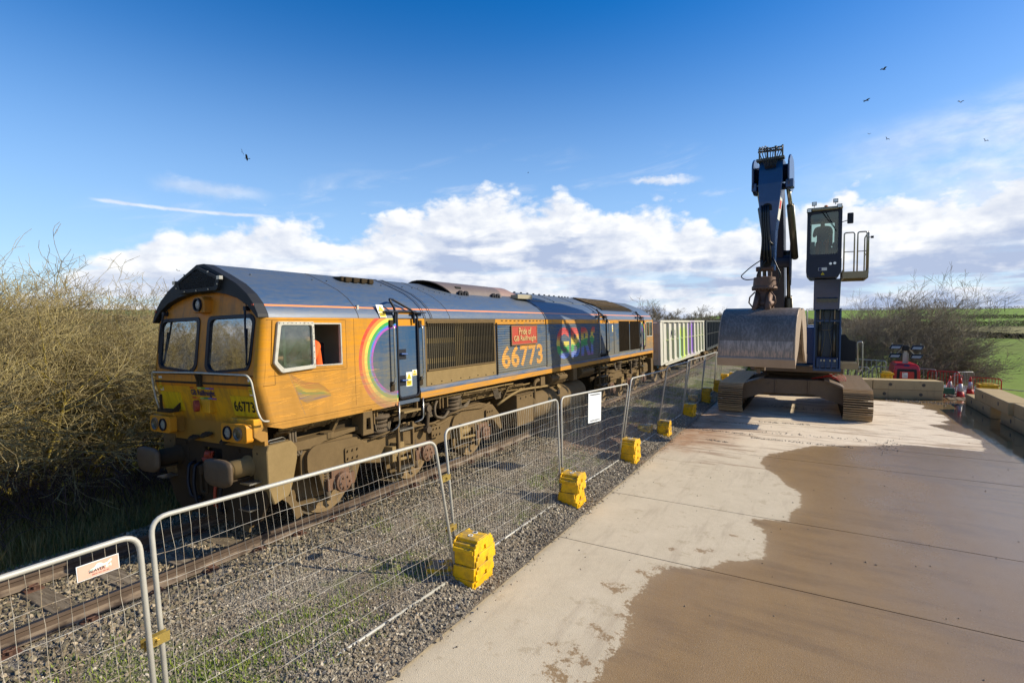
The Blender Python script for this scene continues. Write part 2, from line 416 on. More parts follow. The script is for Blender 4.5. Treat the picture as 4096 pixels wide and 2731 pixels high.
# ---- scattered stones (geometry nodes)
def m_stone(cols):
    def f(T, b):
        r_ = T.rnd(); c = T.ramp(r_, [(i / (len(cols) - 1), hx(k)) for i, k in enumerate(cols)])
        n = T.noise(T.coord(), 3, 3); return T.mix(n * .35, c, hx('6b6152'))
    return f
mat('stone_grey', m_stone(['544f47', '938a79', '6c675a', 'b0a48f', '7f7767', 'd8ccb4', '5d5547', 'a08e76', '948d7c']), rough=.85, spec=.3)
mat('stone_track', m_stone(['554f3e', '8a7d63', '67634d', 'a39478', '726550', 'c0af92', '565444', '927d64']), rough=.85, spec=.3)
mat('stone_pink', m_stone(['8d6c58', 'a98770', '75604f', 'bb9a82', '96745f']), rough=.9, spec=.3)
def scatter(name, me, dens, smin, smax, m, seed, label, flat=.75, attr=None):
    o = bpy.data.objects.new(name, me); COL.objects.link(o); tag(o, label, 'stones', kind='stuff')
    ng = bpy.data.node_groups.new(name, 'GeometryNodeTree'); ng.interface.new_socket('Geometry', in_out='INPUT', socket_type='NodeSocketGeometry'); ng.interface.new_socket('Geometry', in_out='OUTPUT', socket_type='NodeSocketGeometry')
    N = ng.nodes; L = ng.links; gi = N.new('NodeGroupInput'); go = N.new('NodeGroupOutput')
    dp = N.new('GeometryNodeDistributePointsOnFaces'); dp.inputs['Seed'].default_value = seed
    L.new(gi.outputs[0], dp.inputs['Mesh'])
    at = N.new('GeometryNodeInputNamedAttribute'); at.data_type = 'FLOAT'; at.inputs['Name'].default_value = 'dens'
    mu = N.new('ShaderNodeMath'); mu.operation = 'MULTIPLY'; L.new(at.outputs[0], mu.inputs[0]); mu.inputs[1].default_value = dens; L.new(mu.outputs[0], dp.inputs['Density'])
    gtoi = N.new('GeometryNodeGeometryToInstance')
    for k in range(5):
        ic = N.new('GeometryNodeMeshIcoSphere'); ic.inputs['Radius'].default_value = .5; ic.inputs['Subdivisions'].default_value = 1 if k else 2
        nz = N.new('ShaderNodeTexNoise'); nz.noise_dimensions = '4D'; nz.inputs['W'].default_value = seed * 9 + k * 3.7; nz.inputs['Scale'].default_value = 1.7; nz.inputs['Detail'].default_value = 1
        ad = N.new('ShaderNodeVectorMath'); ad.operation = 'SUBTRACT'; L.new(nz.outputs['Color'], ad.inputs[0]); ad.inputs[1].default_value = (.5, .5, .5)
        sc_ = N.new('ShaderNodeVectorMath'); sc_.operation = 'SCALE'; sc_.inputs['Scale'].default_value = 1.5; L.new(ad.outputs[0], sc_.inputs[0])
        sp = N.new('GeometryNodeSetPosition'); L.new(ic.outputs[0], sp.inputs[0]); L.new(sc_.outputs[0], sp.inputs['Offset'])
        ss = N.new('GeometryNodeSetShadeSmooth'); ss.inputs['Shade Smooth'].default_value = False; L.new(sp.outputs[0], ss.inputs[0])
        sm_ = N.new('GeometryNodeSetMaterial'); sm_.inputs['Material'].default_value = m; L.new(ss.outputs[0], sm_.inputs[0])
        L.new(sm_.outputs[0], gtoi.inputs[0])
    ip = N.new('GeometryNodeInstanceOnPoints'); ip.inputs['Pick Instance'].default_value = True
    L.new(dp.outputs['Points'], ip.inputs['Points']); L.new(gtoi.outputs[0], ip.inputs['Instance'])
    rr = N.new('FunctionNodeRandomValue'); rr.data_type = 'FLOAT_VECTOR'; rr.inputs['Max'].default_value = (6.28, 6.28, 6.28); rr.inputs['Seed'].default_value = 3
    L.new(rr.outputs[0], ip.inputs['Rotation'])
    rs = N.new('FunctionNodeRandomValue'); rs.data_type = 'FLOAT_VECTOR'; rs.inputs['Min'].default_value = (smin, smin, smin * flat); rs.inputs['Max'].default_value = (smax, smax, smax * flat); rs.inputs['Seed'].default_value = 5
    L.new(rs.outputs[0], ip.inputs['Scale']); L.new(ip.outputs[0], go.inputs[0])
    md = o.modifiers.new('scatter', 'NODES'); md.node_group = ng; return o
def patch(name, x0, x1, y0, y1, st, dens, dz=0, zf=None):
    nx = int((x1 - x0) / st) + 1; ny_ = int((y1 - y0) / st) + 1
    vs = []; dv = []
    for i in range(nx):
        for j in range(ny_):
            x_ = x0 + i * st; y_ = y0 + j * st; vs.append((x_, y_, (zf or bed_z)(x_, y_) + dz)); dv.append(max(0, dens(x_, y_)))
    me = bpy.data.meshes.new(name); me.from_pydata(vs, [], [(i * ny_ + j, (i + 1) * ny_ + j, (i + 1) * ny_ + j + 1, i * ny_ + j + 1) for i in range(nx - 1) for j in range(ny_ - 1)])
    me.attributes.new('dens', 'FLOAT', 'POINT').data.foreach_set('value', dv); return me
SLX = [-8.65 + .66 * i for i in range(150)]                 # sleeper positions along the line
def nz(x, y, s=1, k=0): return mnoise.noise(Vector((x * s, y * s, k)))
scatter('ballast_stones', patch('ballast_stones', -4.5, 30, -1.75, 2.3, .15, lambda x, y: (1 if x < 6 else max(.3, 1 - (x - 6) / 26)) * (.35 if -1.3 < y < 1.3 and any(abs(x - s) < .15 for s in SLX) else 1) * (.5 if y < -1.5 else 1), .004),
        560, .020, .072, MATS['stone_track'], 1, 'loose brown grey ballast stones between and beside the rails')
scatter('gravel_chips', patch('gravel_chips', -3.2, 22, -4.0, -1.3, .15, lambda x, y: (1 if x < 4 else max(.16, 1 - (x - 4) / 14)) * sm((nz(x, y, .8) + .75) * 1.1), .002),
        1200, .010, .042, MATS['stone_grey'], 2, 'small grey gravel chips covering the strip behind the fence')
scatter('edge_gravel', patch('edge_gravel', -2.5, 15, -4.12, -3.3, .1, lambda x, y: sm(1 - abs(y + 3.68 + .12 * nz(x, 0, .7)) / .42) * (1 if x < 10 else .4) * (.55 + nz(x, 4, 1.1) * .5), .01),
        900, .022, .055, MATS['stone_grey'], 3, 'coarser grey gravel spilling along the concrete edge under the fence')
scatter('aggregate_spill', patch('aggregate_spill', 8.2, 15.5, -3.4, -1.5, .15, lambda x, y: sm(1.3 - math.hypot((x - 11) / 2.8, (y + 2.5) / .75)), .004),
        1000, .02, .05, MATS['stone_pink'], 4, 'pinkish brown spilt aggregate heap behind the dirty fence block')
# ---- concrete pad: bays with recessed joints
DRY = [(0.75,-5.68),(0.92,-5.76),(1.26,-5.72),(1.51,-5.82),(1.90,-5.74),(2.18,-5.72),(2.42,-5.60),(2.94,-5.68),(3.11,-5.66),(3.64,-5.87),(3.75,-6.13),(3.93,-6.37),(4.23,-6.52),(4.58,-7.00),(5.24,-7.01),(5.82,-6.88),(6.03,-6.71),(6.23,-6.72),(6.42,-7.26),(6.81,-7.27),(7.29,-7.44),(8.26,-7.44),(8.64,-7.17),(9.10,-7.02),(9.58,-6.81),(10.24,-6.52),(11.04,-6.54),(11.45,-6.67),(11.80,-6.92),(12.44,-7.30),(13.06,-7.65),(13.91,-9.18),(14.55,-10.05),(14.60,-10.73),(14.62,-11.65),(14.87,-11.76),(15.69,-11.85),(16.29,-11.99),(16.97,-11.82),(17.50,-11.49),(18.13,-11.21),(18.52,-11.04),(18.82,-11.68),(19.34,-11.58),(19.90,-11.90),(21.07,-11.94),(21.38,-11.71),(22.05,-11.91),(22.57,-11.47),(23.57,-11.76),(24.12,-10.97),(24.20,-10.08),(24.3,-3.0),(-1.5,-3.0),(-2.5,-5.4),(-.4,-5.45)]
def sdist(px, py, poly):
    d = 1e9; ins = False; n = len(poly)
    for i in range(n):
        ax_, ay = poly[i]; bx, by = poly[(i + 1) % n]
        ex, ey = bx - ax_, by - ay; wx, wy = px - ax_, py - ay; t = max(0, min(1, (wx * ex + wy * ey) / (ex * ex + ey * ey + 1e-9)))
        d = min(d, math.hypot(wx - t * ex, wy - t * ey))
        if (ay > py) != (by > py) and px < (bx - ax_) * (py - ay) / (by - ay) + ax_: ins = not ins
    return -d if ins else d
SPOTS = [(2.59,-5.4,.13),(2.74,-5.44,.1),(2.72,-5.25,.09),(3.27,-5.53,.09),(4.25,-5.73,.07),(4.41,-6.15,.08),(4.56,-6.69,.08),(5.28,-6.53,.09),(1.16,-5.44,.12),(1.06,-5.58,.12),(.99,-5.42,.1),(.72,-5.48,.12),(.76,-5.37,.12),(1.7,-5.47,.09),(1.18,-5.17,.05),(2.08,-5.63,.08),(1.57,-5.63,.12),(2.07,-5.35,.05),(3.5,-5.7,.09),(4.5,-6.3,.06)]
def wetd(x, y):
    d = sdist(x, y, DRY)
    for sx, sy, sr in SPOTS:
        q = math.hypot((x - sx), (y - sy)) ; d = max(d, sr * .62 - q) if q < sr * 3 else d
    return d
def m_pad(T, b):
    p = T.pos(); x, y, z = T.xyz(p); w_ = T.attr('wet')
    nf = T.noise(p, 9, 6, .7); nm = T.noise(p, 2.2, 6, .62); nl = T.noise(p, .45, 4, .55); ng = T.noise(p, 85, 3, .6)
    st = T.noise(T.scale(p, .35, 2.4, 1), 1.6, 7, .62)                 # streaks along the traffic direction
    st2 = T.noise(T.scale(p, 2.6, .4, 1), 1.5, 6, .6)
    wq = w_ + (nf - .5) * .30 + (nm - .5) * .24 + (T.noise(p, 26, 3, .7) - .5) * (1 - x.step(2.5, 6)) * .30; wet = (wq.step(-.03, .03) * .82 + wq.step(-.25, .35) * .18)
    dry = T.mix((nm * .7 + nf * .45 - .1).clamp(), hx('b8a98c'), hx('dccdb1'))
    dry = T.mix(st.step(.5, .72) * .5, dry, hx('a89880'))
    far = x.step(8.5, 14)
    dry = T.mix(far * .75, dry, T.mix(nm, hx('dfc9ac'), hx('f2e4cc')))
    tan = (x + (nm - .5) * 3 + (y + 4) * 1.1).step(9.0, 11.5) * (1 - (x + (nl - .5) * 6 + (y + 3.8) * 2.4).step(14.5, 19)) * (1 - (y * -1).step(4.6, 6.4))
    dry = T.mix(tan * (nm * 1.3 + nf * .5 - .1).clamp(), dry, hx('a27a56'))
    dry = T.mix(x.gt(9.0) * st2.step(.50, .66) * .7, dry, hx('8f7358'))
    dirty = (1 - (y * -1 - 3.75 - (nm - .5) * .7).step(.0, .5)) * (nf * 1.5 - .1).clamp()
    dry = T.mix(dirty * .85, dry, hx('76664f'))
    grain = T.voro(p, 120)[0]
    dry = T.mix(ng.step(.56, .70) * .45, dry, hx('7c7364')); dry = T.mix(T.noise(p, 3.4, 5, .7).step(.58, .66) * .3, dry, hx('94805f'))
    wc = T.mix((nm * .8 + nf * .4 - .1).clamp(), hx('876a40'), hx('a08257'))
    wc = T.mix(st.step(.4, .7) * .35, wc, hx('8f7758')); wc = T.mix(T.noise(p, 60, 3, .7).step(.53, .66) * .6, wc, hx('a8906c'))
    wc = T.mix(ng.step(.60, .70) * .4, wc, hx('4b3f2c')); pv, pc = T.voro(p, 30); pe = (1 - pv.step(.14, .30)) * (T.noise(p, 1.1, 3)).step(.35, .6); wc = T.mix(pe * .85, wc, T.mix(nf, hx('b39a70'), hx('6a5236'))); wc = T.mix((1 - (nl - .5).abs().step(.0, .12)) * st2.step(.4, .7) * .35, wc, hx('5c4a33'))
    # standing water low on the right-hand side
    pud = ((y * -1) + (nl - .5) * 3.2 + (nm - .5) * .9 - (x - 12).abs() * 0).step(7.3, 10.4) * wet
    pud2 = ((y * -1) + (nm - .5) * .8 + (nl - .5) * 1.2).step(11.7, 12.5) * x.gt(9) * wet
    c = T.mix(wet, dry, wc); c = T.mix((pud * .35).max(pud2 * .6), c, hx('6a5940'))
    rg = T.ramp(wet, [(0, .85), (1, .42)]); r_ = E(T.nt, T.N.new('ShaderNodeSeparateColor').outputs[0]); T.L.new(rg, r_.s.node.inputs[0])
    rr = r_ - pud * .24 - pud2 * .24 - wet * (nf - .5) * .2
    setc(T, b, 'Roughness', rr.max(.035))
    setc(T, b, 'Specular IOR Level', wet * .1 + .35)
    h = nf * .5 + ng * .55 + grain * .45
    bm_ = T.N.new('ShaderNodeBump'); bm_.inputs['Distance'].default_value = .006
    T.L.new(h.s, bm_.inputs['Height']); T.L.new((.75 - pud * .45 - pud2 * .27).max(.02).s, bm_.inputs['Strength']); setc(T, b, 'Normal', bm_.outputs[0])
    return c
mat('pad_concrete', m_pad)
mat('joint_dirt', lambda T, b: T.mix(T.noise(T.pos(), 40, 4), hx('3a3027'), hx('6b5a48')), rough=.95)
padroot = bpy.data.objects.new('pavement', None); COL.objects.link(padroot); struct(padroot, 'large concrete hardstanding, dry and pale at the fence, wet and brown on the right')
JX = [-7.2, 1.2 - 4.95, 3.80, 6.38, 11.08, 13.55, 15.95, 20.5, 25.9]; JX = [-8, -3.5, 3.80, 6.38, 11.08, 13.55, 15.95, 20.6, 33]
JY = [-3.86, -15.5]
for i in range(len(JX) - 1):
    for j in range(len(JY) - 1):
        y0, y1 = JY[1], JY[0]
        if i == 7 and j == 0: pass
        x0, x1 = JX[i] + .011, JX[i + 1] - .011; st = .09
        nx = max(2, int((x1 - x0) / st) + 1); ny_ = max(2, int((y1 - y0) / st) + 1)
        g_ = [(x0 + (x1 - x0) * a / (nx - 1), y0 + .008 + (y1 - y0 - .016) * c_ / (ny_ - 1)) for a in range(nx) for c_ in range(ny_)]
        if y1 == JY[0]: g_ = [(a, c_ if abs(c_ - (y1 - .008)) > .01 else c_ + .07 * nz(a, 0, .9) + .02 * nz(a, 2, 6)) for a, c_ in g_]
        me = bpy.data.meshes.new('concrete_bay'); nn = len(g_)
        rim = [k for k, (a, c_) in enumerate(g_)]
        vs = [(a, c_, -.45 + .004 * nz(a, c_, .5, i)) for a, c_ in g_]
        fs = [(a * ny_ + c_, (a + 1) * ny_ + c_, (a + 1) * ny_ + c_ + 1, a * ny_ + c_ + 1) for a in range(nx - 1) for c_ in range(ny_ - 1)]
        loop = [a * ny_ for a in range(nx)] + [(nx - 1) * ny_ + c_ for c_ in range(1, ny_)] + [a * ny_ + ny_ - 1 for a in range(nx - 2, -1, -1)] + [c_ for c_ in range(ny_ - 2, 0, -1)]
        o_ = len(vs); vs += [(vs[k][0], vs[k][1], -.62) for k in loop]
        fs += [(loop[k], o_ + k, o_ + (k + 1) % len(loop), loop[(k + 1) % len(loop)]) for k in range(len(loop))]
        me.from_pydata(vs, [], fs); me.materials.append(MATS['pad_concrete'])
        wv = [wetd(a, c_) if (x0 < 26 and y0 > -99) else .5 for a, c_ in g_] + [0] * len(loop)
        me.attributes.new('wet', 'FLOAT', 'POINT').data.foreach_set('value', wv)
        put('concrete_bay', me, padroot)
b = MB(); b.box(-8, 33, -15.5, -3.7, -.64, -.468); b.obj('joint_bed', MATS['joint_dirt'], padroot)
# crumbs and clods of dirt lying along the joints and by the tracks
rng = random.Random(5); b = MB()
def clod(x, y, s, z=-.447):
    a0 = rng.random() * 6; vs = [(x + s * math.cos(a0 + k * 1.57) * rng.uniform(.6, 1.2), y + s * math.sin(a0 + k * 1.57) * rng.uniform(.6, 1.2), z - .004) for k in range(4)]
    vs += [(x + rng.uniform(-.3, .3) * s, y + rng.uniform(-.3, .3) * s, z + s * rng.uniform(.4, .9))]
    b.add(vs, [(0, 1, 4), (1, 2, 4), (2, 3, 4), (3, 0, 4)])
for (x0, y0, x1, y1, n, wd) in [(13.81,-4.45,13.77,-6.06,150,.035),(13.33,-6.07,13.34,-8.6,190,.035),(15.48,-4.51,15.56,-6.04,110,.03),(16.2,-6,16.43,-7.6,110,.03),(14.4,-6.3,14.6,-9.2,70,.12),(13.9,-4.3,14.2,-4.05,60,.1),(13,-9.3,14.8,-9.6,60,.15),(20.3,-6,20,-8.4,110,.16),(12.4,-4.9,12.3,-5.5,60,.05)]:
    for _ in range(n):
        t = rng.random(); clod(x0 + (x1 - x0) * t + rng.gauss(0, wd), y0 + (y1 - y0) * t + rng.gauss(0, wd), rng.uniform(.008, .03))
for _ in range(900): clod(rng.uniform(-1, 16), -3.86 - abs(rng.gauss(0, .14)), rng.uniform(.005, .022))
for _ in range(260): clod(rng.uniform(2, 22), rng.uniform(-12, -4), rng.uniform(.006, .02))
for _ in range(150): clod(24.6 + rng.gauss(0, .25), rng.uniform(-13.1, -10.5), rng.uniform(.02, .06))
mat('clod', lambda T, b: T.mix(T.noise(T.pos(), 12), hx('4a4036'), hx('8d8374')), rough=.95)
tag(b.obj('loose_dirt', MATS['clod']), 'crumbs of dirt and small stones lying along the joints of the concrete', 'dirt', kind='stuff')
# ---- grass: dry verge, green tufts
def blades(name, pts, hmin, hmax, m, lean, label, cat='grass', wd=.006):
    b = MB(); vs = []; fs = []
    for (x, y, z) in pts:
        h = rng.uniform(hmin, hmax); a = rng.random() * 6.283; l = rng.uniform(.2, 1) * lean * h; wx = wd * math.cos(a + 1.57); wy = wd * math.sin(a + 1.57)
        o = len(vs); cx, cy = math.cos(a), math.sin(a)
        vs += [(x - wx, y - wy, z), (x + wx, y + wy, z), (x + cx * l * .4 + wx * .8, y + cy * l * .4 + wy * .8, z + h * .6), (x + cx * l * .4 - wx * .8, y + cy * l * .4 - wy * .8, z + h * .6), (x + cx * l, y + cy * l, z + h)]
        fs += [(o, o + 1, o + 2, o + 3), (o + 3, o + 2, o + 4)]
    b.v = vs; b.f = fs; b.mi = [0] * len(fs); b.sm = [False] * len(fs)
    return tag(b.obj(name, m), label, cat, kind='stuff')
def m_blade(a, c):
    def f(T, b): return T.mix(T.noise(T.pos(), 3.5, 4, .7).step(.35, .65), hx(a), hx(c))
    return f
mat('grass_dry', m_blade('8d7f52', '6b6334'), rough=.85, spec=.2); mat('grass_green', m_blade('5d7420', '8d9a3a'), rough=.8, spec=.25)
pts = []
for _ in range(34000):
    x = rng.uniform(-9, 14); y = 1.9 + abs(rng.gauss(0, 2.6)); pts.append((x, y, bed_z(x, y) - .06 if y < 2.2 else max(-.62, bed_z(x, min(y, 2.2)) - .1)))
blades('dry_grass', pts, .12, .5, MATS['grass_dry'], .7, 'long dry grass and weeds on the shaded bank left of the track', wd=.005)
pts = []
while len(pts) < 11000:
    x = rng.uniform(-3, 24); y = rng.uniform(-3.4, -1.5) + track_y(x)
    k = nz(x, y, .9, 9) + .35 * nz(x, y, 4, 2) + (.25 if x > 14 else 0)
    if k > (.33 if not (-2.2 < x < .6 and y < -2.2) else .08): pts.append((x, y, bed_z(x, y) - .01))
for _ in range(2500):
    x = rng.gauss(-1.3, .8); y = rng.gauss(2.1, .2); pts.append((x, y, bed_z(x, y) - .02))
for _ in range(230):
    cx = rng.gauss(-.75, .6); cy = rng.gauss(-2.85, .3)
    for _ in range(14): x = cx + rng.gauss(0, .045); y = cy + rng.gauss(0, .045); pts.append((x, y, bed_z(x, y) - .01))
blades('grass_tufts', pts, .02, .07, MATS['grass_green'], 1.1, 'small green grass tufts growing through the gravel beside the track', wd=.004)
pts = []
for _ in range(9000):
    x = rng.uniform(24, 50); pts.append((x, rng.uniform(-9, -2.5), -.62))
blades('rough_grass', pts, .08, .28, MATS['grass_green'], 1.0, 'rough tufty grass beyond the end of the concrete', wd=.014)
# ================================================================== PLANTS
def grow(seed, stems, height, spread, levels=4, CH=(6, 5, 5, 4), curl=.35, lean=(0, 0), thick=.035, tmin=.0045, shoot=.6, base_r=.25, up_=.25, first=.25):
    """bare branch skeleton as thin three-sided tubes; returns vertex/face lists split into stem and twig parts"""
    rg = random.Random(seed); parts = ([], [], []), ([], [], [])
    out = [MB(), MB()]
    def seg(which, p, q, r0, r1):
        b = out[which]; d = (q - p)
        if d.length < 1e-5: return
        d.normalize(); a = d.orthogonal().normalized(); c = d.cross(a); o = len(b.v)
        for P_, r in ((p, r0), (q, r1)):
            for k in range(3):
                an = 2.094 * k; b.v.append(tuple(P_ + a * math.cos(an) * r + c * math.sin(an) * r))
        for k in range(3):
            k2 = (k + 1) % 3; b.f.append([o + k, o + k2, o + 3 + k2, o + 3 + k]); b.mi.append(0); b.sm.append(True)
    def branch(p, d, L, r, lv):
        n = 4 if lv < levels else 3; pts = [p]; dd = d.copy()
        for i in range(n):
            dd = (dd + Vector((rg.uniform(-1, 1), rg.uniform(-1, 1), rg.uniform(-1, 1))) * curl * .45 + Vector((lean[0], lean[1], up_)) * .12).normalized()
            q = pts[-1] + dd * L / n
            r0 = max(tmin, r * (1 - i / n * .6)); r1 = max(tmin * .8, r * (1 - (i + 1) / n * .6))
            seg(0 if lv <= 1 else 1, pts[-1], q, r0, r1); pts.append(q)
        if lv < levels:
            for _ in range(CH[lv] + rg.randint(-1, 1)):
                t = rg.uniform(.12 if lv else .2, 1) ** .8 * n; i = min(n - 1, int(t)); st = pts[i].lerp(pts[i + 1], t - i)
                dl = (pts[i + 1] - pts[i]).normalized(); an = rg.uniform(.3, 1.0)
                nd = (Matrix.Rotation(rg.random() * 6.283, 3, dl) @ Matrix.Rotation(an, 3, dl.orthogonal().normalized()) @ dl).normalized()
                branch(st, nd, L * rg.uniform(.36, .66) * (1 if lv else shoot / .55), max(tmin, r * (1 - t / n * .6) * .6), lv + 1)
    for s_ in range(stems):
        a = 6.283 * s_ / stems + rg.uniform(-.4, .4); rr = base_r * rg.uniform(.1, 1)
        d = Vector((math.cos(a) * spread + lean[0], math.sin(a) * spread + lean[1], 1)).normalized()
        branch(Vector((math.cos(a) * rr, math.sin(a) * rr, -.1)), d, height * rg.uniform(.62, .95), thick * rg.uniform(.7, 1.1), 0)
    return out
def m_bark(a, b_, c_=None):
    def f(T, b):
        p = T.pos(); n = T.noise(p, 1.6, 3, .7); n2 = T.noise(p, 14, 2)
        c = T.mix((n.step(.35, .62) * .6 + n2.step(.4, .6) * .5).clamp(), hx(a), hx(b_))
        if c_: c = T.mix(n2.step(.5, .7) * .6, c, hx(c_))
        return c
    return f
mat('bark_lichen', m_bark('b5a245', '66562f', 'd6c878'), rough=.85, spec=.2)
mat('twig_tan', m_bark('b8a870', '716145', 'd8cb9c'), rough=.85, spec=.2)
mat('bark_grey', m_bark('857a68', '625847', '9c917c'), rough=.85, spec=.2)
mat('twig_brown', m_bark('8f8470', '6b6050', 'a89d88'), rough=.85, spec=.2)
mat('twig_dark', m_bark('54453c', '3c3330', '6a5146'), rough=.85, spec=.2)
def plant_proto(name, g, m0, m1):
    a, b = g
    return a.mesh(name + '_stems', m0), b.mesh(name + '_twigs', m1)
def plant(name, proto, loc, rz, s, label, cat='bush', group=None):
    t = thing(name, label, cat, loc, (0, 0, rz), group); t.scale = (s[0], s[0], s[1]) if isinstance(s, tuple) else (s, s, s * (.9 if name == 'willow_bush' else 1))
    put('stems', proto[0], t); put('twigs', proto[1], t); return t
HAW = [plant_proto('hawthorn', grow(11 + k, 10, 2.9, .62, 4, (7, 6, 5, 3), .62, thick=.046, tmin=.0034, shoot=.72, base_r=.5, up_=.3), MATS['bark_lichen'], MATS['twig_tan']) for k in range(3)]
print('hawthorn tris', [sum(len(m.polygons) for m in p) * 2 for p in HAW])
rg = random.Random(3)
hl = ['dense tawny hawthorn bush beside the dry verge', 'lichen yellow bare hawthorn in the hedge left of the engine', 'tall bare twiggy hawthorn rising at the far left of the hedge']
spots = []
for i in range(11): spots.append((-13 + i * 1.9 + rg.uniform(-.5, .5), 7.0 + rg.uniform(-.4, .5)))
for i in range(11): spots.append((-13 + i * 2.1 + rg.uniform(-.5, .5), 9.3 + rg.uniform(-.5, .5)))
for i in range(7): spots.append((-4 + i * 2.4 + rg.uniform(-.5, .5), 12 + rg.uniform(-.8, .8)))
for k, (x, y) in enumerate(spots):
    tall = 1.22 - .045 * max(0, min(6, x + 2 - (y - 7) * .25))
    hedge_lab = 'bare hawthorn bush in the thick tangled hedge to the left of the track'
    t = plant('hawthorn_bush', HAW[k % 3], (x, y, -.62), rg.random() * 6.28, (1.45, tall * rg.uniform(.93, 1.03)), hedge_lab, 'bush', 'hawthorns of the trackside hedge')
# brambles: arching dark stems at the foot of the hedge
def bramble(seed):
    rg = random.Random(seed); b = MB()
    for _ in range(90):
        x, y = rg.uniform(-1.2, 1.2), rg.uniform(-.6, .6); a = rg.uniform(0, 6.28); L = rg.uniform(.5, 1.6); h = rg.uniform(.35, 1.1)
        pts = [(x + math.cos(a) * L * t, y + math.sin(a) * L * t, h * 4 * t * (1.05 - t) + rg.uniform(-.03, .03)) for t in (0, .2, .4, .6, .8, 1)]
        b.tube(pts, [.008, .008, .007, .006, .005, .003], 3, False)
        for k in range(3):
            p = Vector(pts[rg.randint(1, 4)]); b.tube([p, p + Vector((rg.uniform(-.25, .25), rg.uniform(-.25, .25), rg.uniform(-.05, .25)))], .003, 3, False)
    return b.mesh('bramble', MATS['twig_dark'])
BR = [bramble(k) for k in range(3)]
for i in range(15):
    o = put('bramble', BR[i % 3], None, 0, (-10 + i * 1.55, 4.2 + rg.uniform(-.8, 1.2), -.55), (0, 0, rg.uniform(-.4, .4)))
    tag(o, 'dark arching bramble at the shaded foot of the hedge left of the track', 'bramble', 'brambles along the foot of the hedge')
# windblown willows at the end of the pad
WIL = [plant_proto('willow', grow(40 + k, 11, 5.6, .42, 4, (6, 5, 4, 3), .3, lean=(0, -.28), thick=.05, tmin=.008, shoot=.62, base_r=.7, up_=.5), MATS['bark_grey'], MATS['twig_brown']) for k in range(2)]
WIL.append(plant_proto('willow', grow(47, 12, 4.2, .3, 4, (6, 5, 4, 3), .32, lean=(0, -.95), thick=.045, tmin=.008, shoot=.62, base_r=.6, up_=.35), MATS['bark_grey'], MATS['twig_brown']))
print('willow tris', [sum(len(m.polygons) for m in p) * 2 for p in WIL])
wl = [(31.5, -9.4, .66, 0, 'low bare willow scrub just behind the raised cab column'), (33, -11.4, .82, 1, 'tall grey willow bush directly behind the red lighting tower'),
      (32.5, -12.2, .80, 0, 'grey bare willow bush right of the lighting tower'), (31.6, -12.2, .76, 2, 'bare willow bush leaning far out over the green field on the right'),
      (36.5, -7.6, .62, 1, 'brown bare willow bush seen between the grab and the cab column'), (38.5, -10.0, .72, 0, 'pale bare willow behind the excavator platform'),
      (37.5, -12.9, .80, 1, 'bare willow standing behind the tallest of the windblown bushes'), (30.8, -12.3, .5, 1, 'short bare willow shoots behind the red barriers')]
for x, y, s, k, lab in wl: plant('willow_bush', WIL[k], (x, y, -.75), random.Random(int(x * 7)).uniform(-.3, .3), s, lab, 'bush')
# far trees, woodland and hedges
TR = [plant_proto('tree', grow(70 + k, 3, 8.2, .28, 4, (8, 6, 5, 4), .42, thick=.16, tmin=.028, shoot=.75, base_r=.2, up_=.25), MATS['bark_grey'], MATS['twig_brown']) for k in range(2)]
def at(px, dist):                       # map bearing of a picture column and a distance to the ground
    a = math.atan2(.497904, .866349) - math.atan((px - 1176) / 1195.7); return -3.9 + dist * math.cos(a), -7.55 + dist * math.sin(a)
for px, dist, s, lab in ((1490, 62, .50, 'big rounded bare tree beyond the last roof of the engine'), (1466, 70, .46, 'bare tree half hidden behind the engine cab'), (1530, 78, .42, 'small bare tree right of the big rounded tree'),
        (1575, 105, .46, 'bare tree over the rim of the grey wagon'), (1598, 108, .5, 'slim bare tree left of a gap above the grey wagon'), (1623, 104, .5, 'bare tree above the joint between the two wagons'), (1646, 102, .48, 'bare tree just left of the grab'), (1550, 120, .45, 'low bare tree behind the wagon load')):
    x, y = at(px, dist); plant('bare_tree', TR[px % 2], (x, y, terr(x, y) - .2), px * .37, s, lab, 'tree')
def wood(name, x0, y0, x1, y1, h, dep, n, label, m, seed=1, kind='stuff', cat='hedge'):
    rg = random.Random(seed); b = MB()
    L = math.hypot(x1 - x0, y1 - y0)
    for _ in range(n):
        t = rg.random(); q = rg.uniform(-dep, dep); x = x0 + (x1 - x0) * t - (y1 - y0) / L * q; y = y0 + (y1 - y0) * t + (x1 - x0) / L * q
        hh = h * (.75 + .35 * mnoise.noise(Vector((t * L / 14, seed, 0))) + .12 * rg.random()); z = terr(x, y) + rg.random() ** .8 * hh
        s = h * rg.uniform(.08, .22); a = rg.random() * 3.14; d = Vector((math.cos(a), math.sin(a), rg.uniform(-.2, 1.4))).normalized() * s; u = Vector((-math.sin(a), math.cos(a), rg.uniform(-.5, .5))) * s * .35
        p = Vector((x, y, z)); b.v += [tuple(p - d - u), tuple(p - d + u * .5), tuple(p + d)]; o = len(b.v) - 3; b.f.append([o, o + 1, o + 2]); b.mi.append(0); b.sm.append(False)
    return tag(b.obj(name, m), label, cat, kind=kind)
mat('hedge_dark', m_bark('3b3626', '2c2a1c', '4c4630'), rough=.95, spec=.1)
def arc(px0, px1, d0, d1): return (*at(px0, d0), *at(px1, d1))
wood('field_hedge', *arc(1960, 2700, 160, 150), 1.5, .8, 16000, 'dark clipped hedge along the near edge of the pale stubble field', MATS['hedge_dark'], 2, None)
wood('field_hedge', *arc(1900, 2700, 290, 285), 2.4, 1.5, 9000, 'dark hedge between the stubble and the lower green field', MATS['hedge_dark'], 3, None)
